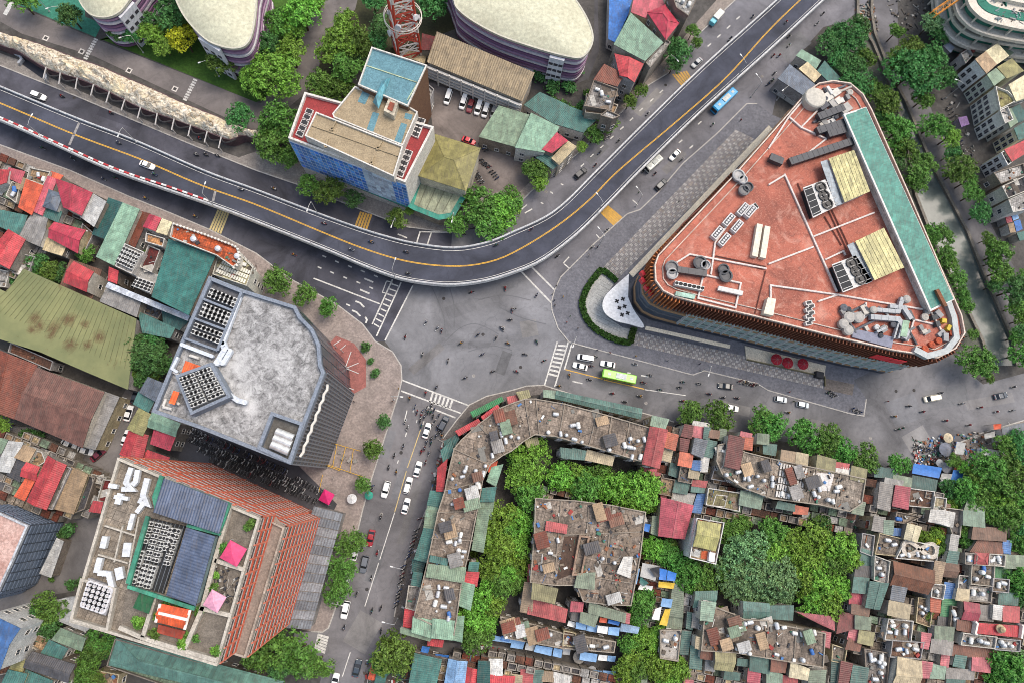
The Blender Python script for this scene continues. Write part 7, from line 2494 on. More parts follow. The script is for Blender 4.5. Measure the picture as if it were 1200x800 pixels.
wood(D4, '''20 110 70 n; 40 300 110 g fine; 30 200 80 b; 100 160 70 b; 210 140 75 b; 180 220 80 b; 340 170 80 b; 380 220 60 b; 300 230 70 m; 240 310 85 b; 160 330 75 b; 280 400 80 b; 200 400 70 b; 330 350 60 b; 60 390 60 g fine; 140 260 60 n; 420 180 30 n; 260 70 45 d; 230 40 40 n''', 'big garden trees')
wood(C4, '''870 560 40 n loose; 920 580 36 b loose; 690 700 24 b shrub; 730 720 30 b shrub; 870 760 34 b; 840 690 45 d; 920 690 65 m; 960 640 50 n; 1050 580 80 m; 1110 500 60 n; 1170 480 60 d; 1000 720 65 n; 1080 690 75 m; 1160 620 80 m; 1180 560 60 d; 1110 770 70 b; 1180 740 70 m; 1020 790 55 n; 940 770 55 m; 1150 790 55 n; 1070 740 45 b''', 'trees behind the market')
wood(D4, '''1120 30 80 m; 1180 60 70 d; 1050 10 60 n; 1190 130 60 m; 1190 330 75 m; 1160 300 40 n; 1185 390 50 d; 730 110 46 b loose; 790 100 45 b loose; 820 170 45 n loose; 600 150 45 n loose; 770 130 35 y; 905 110 40 n; 940 150 35 d; 910 70 40 n; 500 110 36 d shrub; 555 170 30 n shrub; 550 400 34 b shrub; 540 520 36 b; 520 540 24 n shrub; 700 420 30 b shrub; 750 430 34 b; 745 480 40 n; 720 500 34 b; 740 540 30 n; 670 640 40 y; 650 590 30 b shrub; 690 410 24 n shrub; 500 690 40 n; 470 700 26 b shrub; 595 640 26 b shrub; 1015 390 28 n; 1120 740 80 m; 1170 700 60 g; 1080 780 60 m; 1180 780 60 d; 940 760 30 n shrub; 560 440 24 b shrub; 740 310 20 b shrub; 295 760 24 b shrub; 735 785 24 n shrub; 620 560 20 b shrub; 810 80 30 b''', 'roof garden plants and lane trees')
wood(B1, '''408 390 44 n; 170 440 50 d; 240 470 50 n; 290 480 40 d; 200 480 40 n; 70 500 36 d; 300 165 22 n shrub; 380 255 24 n shrub; 700 400 30 n; 690 440 26 b shrub; 725 380 22 b shrub; 450 540 26 n shrub; 130 470 36 d''', 'garden plants among the red roofs')
wood(C1, '''660 60 90 d big; 720 90 75 d; 620 110 60 n; 700 20 60 d; 650 160 45 d; 755 110 45 d; 25 385 34 b; 140 440 40 d shrub; 180 495 30 n shrub; 100 430 34 d shrub; 740 140 40 n''', 'trees beside the olive shed')
wood(D1, '''230 450 62 n; 190 480 50 d; 240 540 50 d; 300 80 34 d shrub; 280 100 30 d shrub; 470 600 55 n; 440 650 55 m; 500 640 45 d; 420 720 55 n; 400 760 50 m; 350 640 36 b shrub; 320 620 30 b shrub; 310 350 24 d shrub; 350 340 24 d shrub; 220 320 14 n shrub; 440 770 45 n''', 'trees below the orange tower')
for x, y in ((475, 285), (465, 300), (345, 475), (335, 520), (65, 640), (60, 655), (75, 648), (340, 745), (350, 752), (160, 582), (200, 588), (240, 600), (270, 700), (283, 610), (375, 372), (130, 620), (240, 690), (225, 725), (128, 690)):
    tree(None, 140 + x / 3.08, 520 + y / 3.08, RND.uniform(12, 20), RND.choice('bnnm'), 'shrub', h=1.5, z0=52.08, label='leafy potted plant on a roof terrace of the orange tower', grp='terrace plants of the orange tower', cat='plant', name='terrace_plant')
# ------------------------------------------------------------------ vehicles
GLS, TYR, CHR = plain((26, 30, 36), 0.15, 0.0, 0.6), plain((26, 26, 28), 0.8), plain((206, 206, 206), 0.3, 0.4)
LAMPW, LAMPR = plain((232, 232, 222), 0.2), plain((150, 20, 20), 0.3)
def loft(m, secs, mat=0):
    """secs: [(x, [(y, z) ring])] joined front to back with end caps"""
    n = len(secs[0][1])
    vs = [(x, y, z) for x, ring in secs for y, z in ring]
    fs = []
    for k in range(len(secs) - 1):
        for i in range(n):
            fs.append((k * n + i, (k + 1) * n + i, (k + 1) * n + (i + 1) % n, k * n + (i + 1) % n))
    fs.append(tuple(range(n)))
    fs.append(tuple(reversed(range((len(secs) - 1) * n, len(secs) * n))))
    m.add(vs, fs, mat)
def hull(w, z0, z1, r=0.12):
    return [(-w / 2 + r, z0), (-w / 2, z0 + r), (-w / 2, z1 - r), (-w / 2 + r * 1.4, z1), (w / 2 - r * 1.4, z1), (w / 2, z1 - r), (w / 2, z0 + r), (w / 2 - r, z0)]
def proto_car(L, w, hood, roof, cab0, cab1, r0, r1):
    """x forward; cab0..cab1 glasshouse base, r0..r1 roof panel"""
    P_ = {}
    m = MB()
    loft(m, [(-L / 2, hull(w * 0.82, 0.35, hood * 0.86)), (-L / 2 + 0.18, hull(w * 0.96, 0.25, hood * 0.97)), (-L * 0.2, hull(w, 0.22, hood)), (L * 0.25, hull(w, 0.22, hood * 0.98)), (L / 2 - 0.3, hull(w * 0.93, 0.25, hood * 0.88)), (L / 2, hull(w * 0.72, 0.35, hood * 0.72))])
    P_['body'] = (m, 'paint')
    m = MB()
    loft(m, [(cab0, [(-w * 0.43, hood - 0.03), (-w * 0.43, hood), (w * 0.43, hood), (w * 0.43, hood - 0.03)]), (r0, [(-w * 0.45, hood - 0.03), (-w * 0.37, roof - 0.02), (w * 0.37, roof - 0.02), (w * 0.45, hood - 0.03)]), (r1, [(-w * 0.45, hood - 0.03), (-w * 0.37, roof - 0.02), (w * 0.37, roof - 0.02), (w * 0.45, hood - 0.03)]), (cab1, [(-w * 0.42, hood - 0.03), (-w * 0.42, hood), (w * 0.42, hood), (w * 0.42, hood - 0.03)])])
    P_['windows'] = (m, GLS)
    m = MB()
    loft(m, [(r0 - 0.05, hull(w * 0.68, roof - 0.05, roof + 0.01, 0.02)), (r0 + 0.15, hull(w * 0.76, roof - 0.05, roof + 0.04, 0.02)), (r1 - 0.15, hull(w * 0.76, roof - 0.05, roof + 0.03, 0.02)), (r1 + 0.05, hull(w * 0.68, roof - 0.06, roof - 0.01, 0.02))])
    P_['roof_panel'] = (m, 'paint')
    return P_
CARS = {'sedan': dict(p=proto_car(4.5, 1.8, 0.92, 1.42, -1.75, 1.05, -1.05, 0.25), L=4.5, w=1.8),
        'hatch': dict(p=proto_car(3.8, 1.7, 0.98, 1.5, -1.8, 1.0, -1.45, 0.35), L=3.8, w=1.7),
        'suv': dict(p=proto_car(4.7, 1.9, 1.1, 1.72, -2.2, 1.05, -1.85, 0.35), L=4.7, w=1.9),
        'van': dict(p=proto_car(5.0, 1.9, 1.15, 2.0, -2.42, 1.75, -2.3, 1.1), L=5.0, w=1.9)}
def proto_bus(L, w, H, accent):
    P_ = {}
    m = MB()
    loft(m, [(-L / 2, hull(w * 0.95, 0.4, H * 0.97)), (-L / 2 + 0.2, hull(w, 0.3, H)), (L / 2 - 0.35, hull(w, 0.3, H)), (L / 2, hull(w * 0.94, 0.4, H * 0.9))])
    P_['body'] = (m, 'paint')
    m = MB()
    for s in (-1, 1):
        m.box((0, s * w / 2, 1.3), L * 0.88, 0.05, 1.0)
    m.box((L / 2 - 0.02, 0, 1.2), 0.12, w * 0.86, 1.3)
    P_['windows'] = (m, GLS)
    m = MB(); m.box((-L * 0.05, 0, H), L * 0.3, w * 0.6, 0.22); P_['roof_unit'] = (m, accent)
    m = MB(); m.box((L * 0.3, 0, H), 0.9, 0.8, 0.08); m.box((-L * 0.36, 0, H), 0.9, 0.8, 0.08); P_['roof_hatch'] = (m, accent)
    return P_
CARS['bus'] = dict(p=proto_bus(10.2, 2.5, 3.1, plain((206, 210, 206))), L=10.2, w=2.5)
CARS['minibus'] = dict(p=proto_bus(6.4, 2.1, 2.6, plain((200, 204, 200))), L=6.4, w=2.1)
def proto_truck():
    P_ = {}
    m = MB(); loft(m, [(1.1, hull(1.9, 0.45, 2.1)), (2.4, hull(1.9, 0.45, 2.0)), (2.75, hull(1.8, 0.45, 1.3))]); P_['cab'] = (m, 'paint')
    m = MB(); m.box((2.45, 0, 1.35), 0.35, 1.7, 0.62, 0); P_['windows'] = (m, plain((110, 190, 200), 0.2))
    m = MB(); loft(m, [(-2.9, hull(2.1, 0.7, 2.7, 0.06)), (0.95, hull(2.1, 0.7, 2.7, 0.06))]); P_['cargo_box'] = (m, plain((216, 214, 206), 0.6))
    m = MB(); m.box((-0.2, 0, 0.4), 5.4, 0.9, 0.3); P_['chassis'] = (m, TYR)
    return P_
CARS['truck'] = dict(p=proto_truck(), L=5.8, w=2.0)
wheel_m = MB(); wheel_m.tube((0, -0.11, 0), (0, 0.11, 0), 0.33, 14, m=0); wheel_m.tube((0, -0.12, 0), (0, 0.12, 0), 0.19, 10, m=1)
WHEEL = mesh_from('wheel', wheel_m, [TYR, CHR])
lm_ = MB(); lm_.box((0, 0, 0), 0.12, 0.34, 0.14); HEADL, TAILL = mesh_from('headlight', lm_, LAMPW), mesh_from('tail_light', lm_, LAMPR)
CMESH = {}
def heading(px, py, z, ang):
    a = P(px, py, z); b = P(px + 5 * math.cos(math.radians(ang)), py - 5 * math.sin(math.radians(ang)), z)
    return math.atan2((b - a).y, (b - a).x)
VG = {'bus': ('bus', 'bus'), 'minibus': ('minibus', 'minibus'), 'truck': ('box_truck', 'truck'), 'van': ('van', 'van')}
def veh(kind, T, x, y, ang, col, label, z=ZR, zc=1.0, group='vehicles on the roads'):
    px, py = T[0] + x / 4, T[1] + y / 4
    c = P(px, py, z + zc)
    nm, cat = VG.get(kind, ('car', 'car'))
    o = thing(nm, label, cat, (c.x, c.y, z), group)
    o.rotation_euler = (0, 0, heading(px, py, z, ang))
    D = CARS[kind]
    for pn, (mb, mt) in D['p'].items():
        key = (kind, pn)
        if key not in CMESH:
            CMESH[key] = mesh_from(pn, mb, carpaint((200, 200, 200)) if mt == 'paint' else mt)
        ch = link_mesh(pn, CMESH[key], o)
        if mt == 'paint':
            ch.material_slots[0].link = 'OBJECT'
            ch.material_slots[0].material = carpaint(col)
    L, w = D['L'], D['w']
    for sx in (-0.31, 0.31):
        for sy in (-1, 1):
            wh_ = link_mesh('wheel', WHEEL, o); wh_.location = (sx * L, sy * (w / 2 - 0.1), 0.33)
    for sy in (-1, 1):
        hl = link_mesh('headlight', HEADL, o); hl.location = (L / 2 - 0.14, sy * w * 0.32, 0.62)
        tl = link_mesh('tail_light', TAILL, o); tl.location = (-L / 2 + 0.06, sy * w * 0.34, 0.7)
    return o
WT, SV, BK, RD, GY = (226, 226, 224), (170, 174, 178), (38, 42, 48), (150, 30, 40), (96, 100, 106)
veh('suv', A1, 178, 448, -21, WT, 'white sport utility car on the side road above the flyover ramp')
veh('sedan', A1, 688, 772, -21, WT, 'white sedan driving along the flyover beside the yellow line', z=ZF)
veh('truck', A3, 955, 90, 228, (90, 180, 196), 'small box truck with a cyan cab on the boulevard side road')
veh('sedan', A3, 868, 292, 222, SV, 'silver sedan below the striped yellow rumble strip of the boulevard')
veh('bus', A3, 990, 480, 224, (30, 150, 206), 'bright blue city bus beside the flyover')
veh('sedan', A3, 765, 725, 226, WT, 'white sedan behind the pale minibus beside the flyover')
veh('minibus', A3, 662, 772, 222, (206, 208, 200), 'pale minibus half hidden by the flyover parapet')
veh('suv', B3, 322, 12, 40, BK, 'black car on the far side road of the flyover bend')
veh('suv', B3, 700, 65, 45, (50, 54, 58), 'dark grey car beside the patterned paving strip')
veh('van', C3, 345, 76, 170, WT, 'white van waiting at the east road crossing')
veh('sedan', C3, 320, 115, 165, WT, 'white sedan beside the white van at the crossing')
veh('sedan', C3, 450, 105, 170, WT, 'white sedan beside the green bus')
veh('bus', C3, 497, 166, 168, (126, 196, 50), 'lime green city bus with a pale roof unit on the east road')
veh('sedan', C3, 1003, 208, 172, BK, 'black sedan on the east road before the patterned paving')
veh('sedan', C3, 1030, 310, -12, WT, 'white sedan beside the kerbside trees of the east road')
veh('van', C4, 770, 265, 190, (214, 206, 186), 'cream van at the open end of the east road')
veh('sedan', C4, 1095, 253, 12, (44, 56, 70), 'dark blue sedan near the canal bridge')
veh('hatch', C4, 62, 270, -10, (206, 214, 218), 'pale taxi with blue windows parked at the mall kerb')
veh('hatch', C4, 165, 295, -10, (196, 206, 212), 'pale silver taxi parked behind another at the mall kerb')
veh('sedan', C2, 800, 416, 72, WT, 'white sedan in the crowd of motorbikes at the south crossing')
veh('suv', C2, 878, 383, 62, (40, 50, 64), 'dark blue car at the south crossing stop line')
veh('sedan', C2, 757, 597, 74, WT, 'white sedan queueing towards the south crossing')
veh('suv', C2, 712, 673, 74, WT, 'white car with a dark roof window in the queue on the south street')
veh('suv', C2, 608, 692, 254, WT, 'white car coming down the south street alone')
veh('sedan', C2, 702, 770, 74, WT, 'white sedan at the tail of the queue on the south street')
veh('sedan', D2, 537, 120, 257, RD, 'dark red sedan on the south street')
veh('sedan', D2, 463, 187, 75, WT, 'white car parked under kerb trees by the podium')
veh('hatch', D2, 428, 296, 75, WT, 'white hatchback parked between kerb trees by the podium')
veh('suv', D2, 507, 243, 258, GY, 'grey car with a dark roof on the south street')
veh('suv', D2, 418, 457, 257, WT, 'white car near the zebra crossing on the south street')
veh('sedan', D2, 473, 730, 76, (44, 58, 70), 'dark slate sedan near the corner of the teal roofs')
veh('sedan', D2, 368, 796, 76, WT, 'white car at the bottom of the south street by the trees')
for x, y, k, c, l in ((900, 455, 'van', WT, 'white van parked alone in the office car park'), (972, 478, 'van', WT, 'white van parked next to a dark red car'), (1005, 496, 'suv', (110, 24, 34), 'dark red car parked between white vans'),
                      (1043, 505, 'van', WT, 'white van parked on the other side of the dark red car'), (1077, 517, 'van', WT, 'white van parked next to a grey van'), (1117, 520, 'van', (120, 122, 124), 'grey van at the end of the parked row')):
    veh(k, A2, x, y, 252, c, l, z=0.012, group='cars in the office car park')
veh('sedan', A2, 998, 658, -22, (190, 34, 46), 'bright red car across the office car park', z=0.012, group='cars in the office car park')
for x, y, a, c, l in ((568, 297, 72, WT, 'white car parked along the grey shed in the walled yard'), (600, 335, 72, WT, 'white car beside the olive gable roof in the walled yard'), (527, 388, 72, WT, 'white car parked furthest along the grey shed in the yard'),
                      (632, 255, 72, BK, 'dark car at the head of the walled yard'), (588, 450, 72, WT, 'white car half under the red roof in the yard'), (320, 480, -24, WT, 'white car parked below the brown mossy shed'), (397, 512, -14, WT, 'white car with dark windows below the brown mossy shed'), (458, 528, 40, (110, 26, 44), 'maroon car in the lane below the mossy shed')):
    veh('sedan', C1, x, y, a, c, l, z=0.02, group='cars in the walled yard and lane')
veh('truck', C4, 1025, 520, 170, WT, 'white pick-up truck among the market stalls', group='vehicles on the roads')
# ---- people and motorbikes
def skin_figure(name, joints, edges, mats, cut):
    me = bpy.data.meshes.new(name + '_base')
    me.from_pydata([j[0] for j in joints], edges, [])
    ob = bpy.data.objects.new(name + '_base', me)
    COL.objects.link(ob)
    ob.modifiers.new('s', 'SKIN')
    for i, j in enumerate(joints):
        me.skin_vertices[0].data[i].radius = (j[1], j[1])
    me.skin_vertices[0].data[0].use_root = True
    sb = ob.modifiers.new('u', 'SUBSURF'); sb.levels = 1; sb.render_levels = 1
    dg = bpy.context.evaluated_depsgraph_get()
    out = bpy.data.meshes.new_from_object(ob.evaluated_get(dg))
    out.name = name
    bpy.data.objects.remove(ob)
    out.materials.clear()
    for m in mats:
        out.materials.append(m)
    for p in out.polygons:
        p.material_index = cut(p.center)
        p.use_smooth = True
    return out
SKIN_, TROU = plain((176, 128, 100), 0.7), plain((44, 48, 60), 0.85)
def body_mats(c, helmet):
    return [plain(c, 0.85), TROU, SKIN_, plain(helmet, 0.4)]
walk_j = [((0, 0, 0.95), 0.15), ((0, 0, 1.2), 0.16), ((0, 0, 1.42), 0.15), ((0.02, 0, 1.53), 0.06), ((0.04, 0, 1.66), 0.11), ((0.03, 0, 1.74), 0.07),
          ((0, 0.2, 1.4), 0.07), ((0.03, 0.26, 1.14), 0.05), ((0.15, 0.25, 0.92), 0.035), ((0.2, 0.25, 0.83), 0.04),
          ((0, -0.2, 1.4), 0.07), ((-0.04, -0.26, 1.14), 0.05), ((0.05, -0.26, 0.92), 0.035), ((0.09, -0.26, 0.83), 0.04),
          ((0, 0.1, 0.9), 0.1), ((0.12, 0.1, 0.5), 0.07), ((0.1, 0.1, 0.1), 0.05), ((0.24, 0.1, 0.04), 0.045),
          ((0, -0.1, 0.9), 0.1), ((0.02, -0.1, 0.5), 0.07), ((-0.16, -0.1, 0.12), 0.05), ((-0.04, -0.1, 0.04), 0.045)]
walk_e = [(0, 1), (1, 2), (2, 3), (3, 4), (4, 5), (2, 6), (6, 7), (7, 8), (8, 9), (2, 10), (10, 11), (11, 12), (12, 13), (0, 14), (14, 15), (15, 16), (16, 17), (0, 18), (18, 19), (19, 20), (20, 21)]
ride_j = [((-0.15, 0, 0.86), 0.16), ((-0.1, 0, 1.1), 0.16), ((-0.02, 0, 1.34), 0.16), ((0.03, 0, 1.45), 0.06), ((0.06, 0, 1.58), 0.13), ((0.05, 0, 1.67), 0.09),
          ((0, 0.2, 1.32), 0.07), ((0.18, 0.3, 1.12), 0.05), ((0.4, 0.3, 1.04), 0.035), ((0.48, 0.3, 1.04), 0.045),
          ((0, -0.2, 1.32), 0.07), ((0.18, -0.3, 1.12), 0.05), ((0.4, -0.3, 1.04), 0.035), ((0.48, -0.3, 1.04), 0.045),
          ((-0.08, 0.13, 0.84), 0.1), ((0.3, 0.2, 0.76), 0.075), ((0.22, 0.2, 0.38), 0.055), ((0.36, 0.2, 0.32), 0.05),
          ((-0.08, -0.13, 0.84), 0.1), ((0.3, -0.2, 0.76), 0.075), ((0.22, -0.2, 0.38), 0.055), ((0.36, -0.2, 0.32), 0.05)]
SHIRTS = [((206, 202, 196), 'white'), ((60, 70, 96), 'navy'), ((150, 44, 48), 'red'), ((70, 110, 80), 'green'), ((110, 108, 110), 'grey'), ((44, 44, 48), 'black'), ((190, 150, 70), 'mustard')]
HELM = [(40, 42, 46), (206, 206, 206), (150, 40, 44), (60, 90, 140)]
RIDERS = [skin_figure('rider', ride_j, walk_e, body_mats(SHIRTS[i][0], HELM[i % 4]), lambda c: 3 if c.z > 1.47 else (2 if (c.x > 0.36 and c.z > 0.9) else (1 if c.z < 0.9 else 0))) for i in range(7)]
WALKERS = [skin_figure('walker', walk_j, walk_e, body_mats(SHIRTS[i][0], (34, 30, 28)), lambda c: 3 if c.z > 1.62 else (2 if (c.z > 1.5 or (abs(c.y) > 0.2 and c.z < 0.95 and c.z > 0.75)) else (1 if c.z < 0.95 else 0))) for i in range(7)]
def bike_mesh(c):
    m = MB()
    for x in (-0.62, 0.62):
        m.tube((x, -0.06, 0.29), (x, 0.06, 0.29), 0.29, 12, m=1)
    loft(m, [(-0.95, hull(0.18, 0.62, 0.78, 0.03)), (-0.5, hull(0.36, 0.42, 0.8, 0.06)), (0.0, hull(0.34, 0.3, 0.66, 0.06)), (0.3, hull(0.2, 0.3, 0.52, 0.04))], 0)
    loft(m, [(-0.75, hull(0.24, 0.78, 0.86, 0.03)), (-0.3, hull(0.3, 0.76, 0.88, 0.04)), (0.1, hull(0.2, 0.66, 0.78, 0.03))], 1)
    loft(m, [(0.32, hull(0.42, 0.35, 0.85, 0.05)), (0.48, hull(0.36, 0.45, 1.0, 0.05)), (0.66, hull(0.16, 0.6, 0.8, 0.04))], 0)
    m.tube((0.42, -0.36, 1.02), (0.42, 0.36, 1.02), 0.03, 6, m=1)
    for s in (-1, 1):
        m.tube((0.5, s * 0.28, 1.02), (0.52, s * 0.34, 1.16), 0.015, 4, m=1); m.box((0.52, s * 0.35, 1.14), 0.03, 0.12, 0.08, 0, 2)
    m.tube((0.62, 0, 0.3), (0.45, 0, 0.95), 0.05, 6, m=2)
    m.box((0.6, 0, 0.72), 0.06, 0.18, 0.12, 0, 2)
    m.tube((-0.2, 0.17, 0.3), (-0.9, 0.19, 0.42), 0.05, 6, m=2)
    return mesh_from('motorbike', m, [carpaint(c), TYR, CHR])
BIKES = [(bike_mesh((40, 42, 46)), 'black'), (bike_mesh((120, 34, 40)), 'red'), (bike_mesh((206, 206, 206)), 'white'), (bike_mesh((44, 66, 110)), 'blue'), (bike_mesh((96, 98, 100)), 'grey'), (bike_mesh((60, 60, 64)), 'black')]
def bike(px, py, z, ang, label, group, rider=True, where='on the road', k=None):
    i = RND.choice((0, 0, 1, 2, 3, 4, 4, 5)) if k is None else k
    me, cn = BIKES[i]
    c = P(px, py, z + 0.5)
    o = link_mesh('motorbike', me)
    o.location = (c.x, c.y, z)
    a = heading(px, py, z, ang) + RND.uniform(-0.1, 0.1)
    o.rotation_euler = (0, 0, a)
    tag(o, label % cn, 'motorbike', group)
    if rider:
        j = RND.randrange(7)
        r = link_mesh('person', RIDERS[j])
        r.location = o.location
        r.rotation_euler = o.rotation_euler
        tag(r, 'person in a %s top riding a motorbike %s' % (SHIRTS[j][1], where), 'person', 'motorbike riders')
    return o
RIDE = [(A1, 0, 'on the western side roads', '200,695,159 340,745,159 520,530,-21 920,725,-21 965,725,-21 1020,730,-21 290,452,-21 935,650,-21'),
        (A1, ZF, 'on the flyover deck', '555,670,-21'),
        (B1, 0, 'on the western side roads', '485,40,160 540,35,160 683,130,158 915,215,158'),
        (B1, ZF, 'on the flyover deck', '725,18,159 1130,88,-22'),
        (B2, 0, 'on the western side roads', '85,85,-20 178,395,155 640,260,-18 970,298,0'),
        (B2, ZF, 'on the flyover deck', '320,248,-22 540,335,-20 447,370,160 703,382,-12 713,483,170 1125,350,20'),
        (B2, 0, 'crossing the junction', '797,712,60 870,750,75 1010,572,190 1168,552,100 1125,785,60 1200,655,100 1190,700,0'),
        (B3, ZF, 'on the flyover deck', '90,275,32'),
        (B3, 0, 'on the boulevard beside the mall plaza', '213,402,220 445,280,225 375,360,40 670,15,45 620,0,45'),
        (B3, 0, 'crossing the junction', '115,585,240 8,650,190'),
        (C3, 0, 'crossing the junction', '115,2,120 60,60,170 20,140,160 150,90,200 -40,-60,100'),
        (C2, 0, 'crossing the junction', '960,8,20 1180,10,150 845,215,60 1060,60,30 1110,140,200 900,90,80 1150,-60,120 1040,-30,40 780,60,70 850,-60,60 700,-20,250 980,170,30'),
        (A3, 0, 'on the boulevard below the big hall', '635,535,225 500,660,45 412,715,45 390,775,45 1025,180,45 1128,78,225 1020,186,225 425,645,225'),
        (A3, 0, 'on the boulevard beside the mall plaza', '940,585,225 795,750,45 700,700,45'),
        (A4, 0, 'on the wide approach by the canal trees', '230,112,45 258,65,45 100,172,225 98,215,225 52,262,45 25,262,45 30,345,220 20,380,220'),
        (A4, ZF, 'on the flyover deck', '85,105,225'),
        (C2, 0, 'waiting at the south crossing', '795,240,80 720,265,80 745,305,75 755,330,75 775,345,75 800,315,70 820,330,70 770,370,75 775,395,75 790,352,75 830,350,75 840,372,72 850,400,72 822,300,70 860,425,72 845,440,72 822,455,74 800,470,74 790,500,74 812,520,74 775,515,74 820,475,74 806,330,70 835,320,70 858,345,70 780,330,75 795,565,74 870,440,72 826,390,73'),
        (C2, 0, 'going down the south street', '700,375,254 690,490,254 648,533,254 622,590,254 658,610,254 710,405,254'),
        (D2, 0, 'going down the south street', '568,190,256 540,308,256 472,383,256 413,540,256'),
        (D2, 0, 'near the zebra crossing', '543,460,76 585,447,70 585,555,80 585,22,76'),
        (C3, 0, 'on the east road', '268,158,90 362,178,170 470,243,-10 600,255,-10 530,282,-10 693,225,170 645,158,170 615,192,168 800,190,170 785,215,168 875,197,170 925,245,-10 990,262,-10 1055,265,-14 800,278,-10 370,115,168 390,70,168 575,105,168 220,208,-10 1090,190,170'),
        (C4, 0, 'on the open end of the east road', '660,302,175 592,350,-5 725,328,185 908,290,8 832,370,0 630,405,25 995,308,10 942,390,15 1150,212,8 1070,328,190 1145,322,12 95,332,-14 810,240,190 610,410,20')]
for T, z, where, s in RIDE:
    for w in s.split():
        x, y, a = map(float, w.split(','))
        bike(T[0] + x / 4, T[1] + y / 4, z if z else ZR, a, '%s motorbike ridden ' + where, 'motorbikes in traffic', True, where)
def bike_row(a, b, n, ang, z, label, group, jit=0.6):
    for i in range(n):
        t = (i + 0.5) / n
        if RND.random() < 0.05:
            continue
        bike(a[0] + (b[0] - a[0]) * t + RND.uniform(-jit, jit), a[1] + (b[1] - a[1]) * t + RND.uniform(-jit, jit), z, ang + RND.choice((0, 0, 180)) + RND.uniform(-8, 8), label, group, False)
lot = sheet('motorbike_park', '200,478 262,500 345,540 395,590 390,600 330,592 290,575 205,545 195,520', asphalt((66, 66, 70), 'asphalt_bikepark', 0.3), 0.16)
LB_ = '%s motorbike parked in the crowded lot between the grey block and the orange tower'
for a, b, n in (((226, 505), (282, 529), 18), ((284, 530), (338, 553), 18), ((245, 537), (372, 588), 36)):
    bike_row(a, b, n, 62, 0.165, LB_, 'motorbikes parked by the orange tower')
heap = MB()
src = [([tuple(v.co) for v in b_[0].vertices], [tuple(p.vertices) for p in b_[0].polygons], [p.material_index for p in b_[0].polygons]) for b_ in (BIKES[0], BIKES[2], BIKES[4])]
for a, b, n in (((222, 514), (345, 566), 44), ((232, 525), (357, 576), 44), ((345, 560), (378, 578), 10), ((215, 500), (240, 512), 9)):
    for i in range(n):
        t = (i + 0.5) / n
        c = P(a[0] + (b[0] - a[0]) * t, a[1] + (b[1] - a[1]) * t, 0.6); an = math.radians(62) + RND.choice((0, math.pi)) + RND.uniform(-0.12, 0.12)
        k = RND.choice((0, 0, 0, 1, 2)); V, F, Mi = src[k]; off = len(heap.v)
        heap.v += [(c.x + x * math.cos(an) - y * math.sin(an), c.y + x * math.sin(an) + y * math.cos(an), 0.165 + z) for x, y, z in V]
        heap.f += [tuple(q + off for q in f) for f in F]
        heap.m += [(k if mi == 0 else 2 + mi) for mi in Mi]
solo('parked_motorbikes', heap, [carpaint((40, 42, 46)), carpaint((206, 206, 206)), carpaint((96, 98, 100)), TYR, CHR], 'dense rows of parked motorbikes filling the lot under the grey block', 'motorbikes', kind='stuff')
LP_ = '%s motorbike parked in the yard of the restaurant'
for a, b, n in (((563, 165), (571, 178), 5), ((580, 171), (600, 180), 7), ((563, 187), (574, 197), 6), ((556, 200), (566, 215), 6), ((592, 163), (605, 178), 6), ((575, 200), (584, 210), 4)):
    bike_row(a, b, n, 20, 0.02, LP_, 'motorbikes parked at the restaurant')
for a, b, n, l in (((866, 446), (888, 452), 8, '%s motorbike parked at the kerb by the patterned paving'), ((970, 458), (980, 464), 4, '%s motorbike parked on the mall pavement corner'), ((998, 478), (1010, 484), 4, '%s motorbike parked on the mall pavement corner'), ((1072, 522), (1098, 530), 8, '%s motorbike parked among the market stalls'), ((1085, 535), (1110, 541), 7, '%s motorbike parked among the market stalls'), ((436, 568), (434, 578), 3, '%s motorbike parked beside the round kerb tree'), ((493, 605), (478, 655), 11, '%s motorbike parked along the shaded shopfronts'), ((474, 660), (464, 712), 11, '%s motorbike parked along the shaded shopfronts'), ((790, 500), (795, 497), 2, '%s motorbike parked at the lane mouth'), ((1112, 122), (1128, 172), 12, '%s motorbike parked in front of the terrace houses'), ((336, 183), (350, 190), 4, '%s motorbike parked at the end of the blue glass front'), ((905, 92), (900, 100), 3, '%s motorbike parked by the slate-roofed hut')):
    bike_row(a, b, n, 30, 0.16, l, 'motorbikes parked at kerbs')
for i, (x, y) in enumerate(((647, 345), (650, 352), (664, 378), (668, 371), (677, 385), (650, 358), (660, 348), (690, 300), (700, 290), (868, 141), (748, 226), (795, 237), (652, 335), (745, 417), (783, 422), (820, 426), (925, 459), (970, 460), (415, 470), (460, 470), (467, 455), (390, 560), (440, 440), (1040, 470), (930, 470), (300, 312), (330, 322), (505, 250), (520, 258), (700, 410), (715, 413))):
    j = i % 7
    c = P(x, y, 0.9)
    o = link_mesh('person', WALKERS[j]); o.location = (c.x, c.y, 0.14); o.rotation_euler = (0, 0, RND.uniform(0, 6.28))
    pl_ = 'on the mall plaza' if x > 640 else 'on the pavement of the grey block'
    tag(o, 'person in a %s top walking %s' % (SHIRTS[j][1], pl_), 'person', 'people walking')
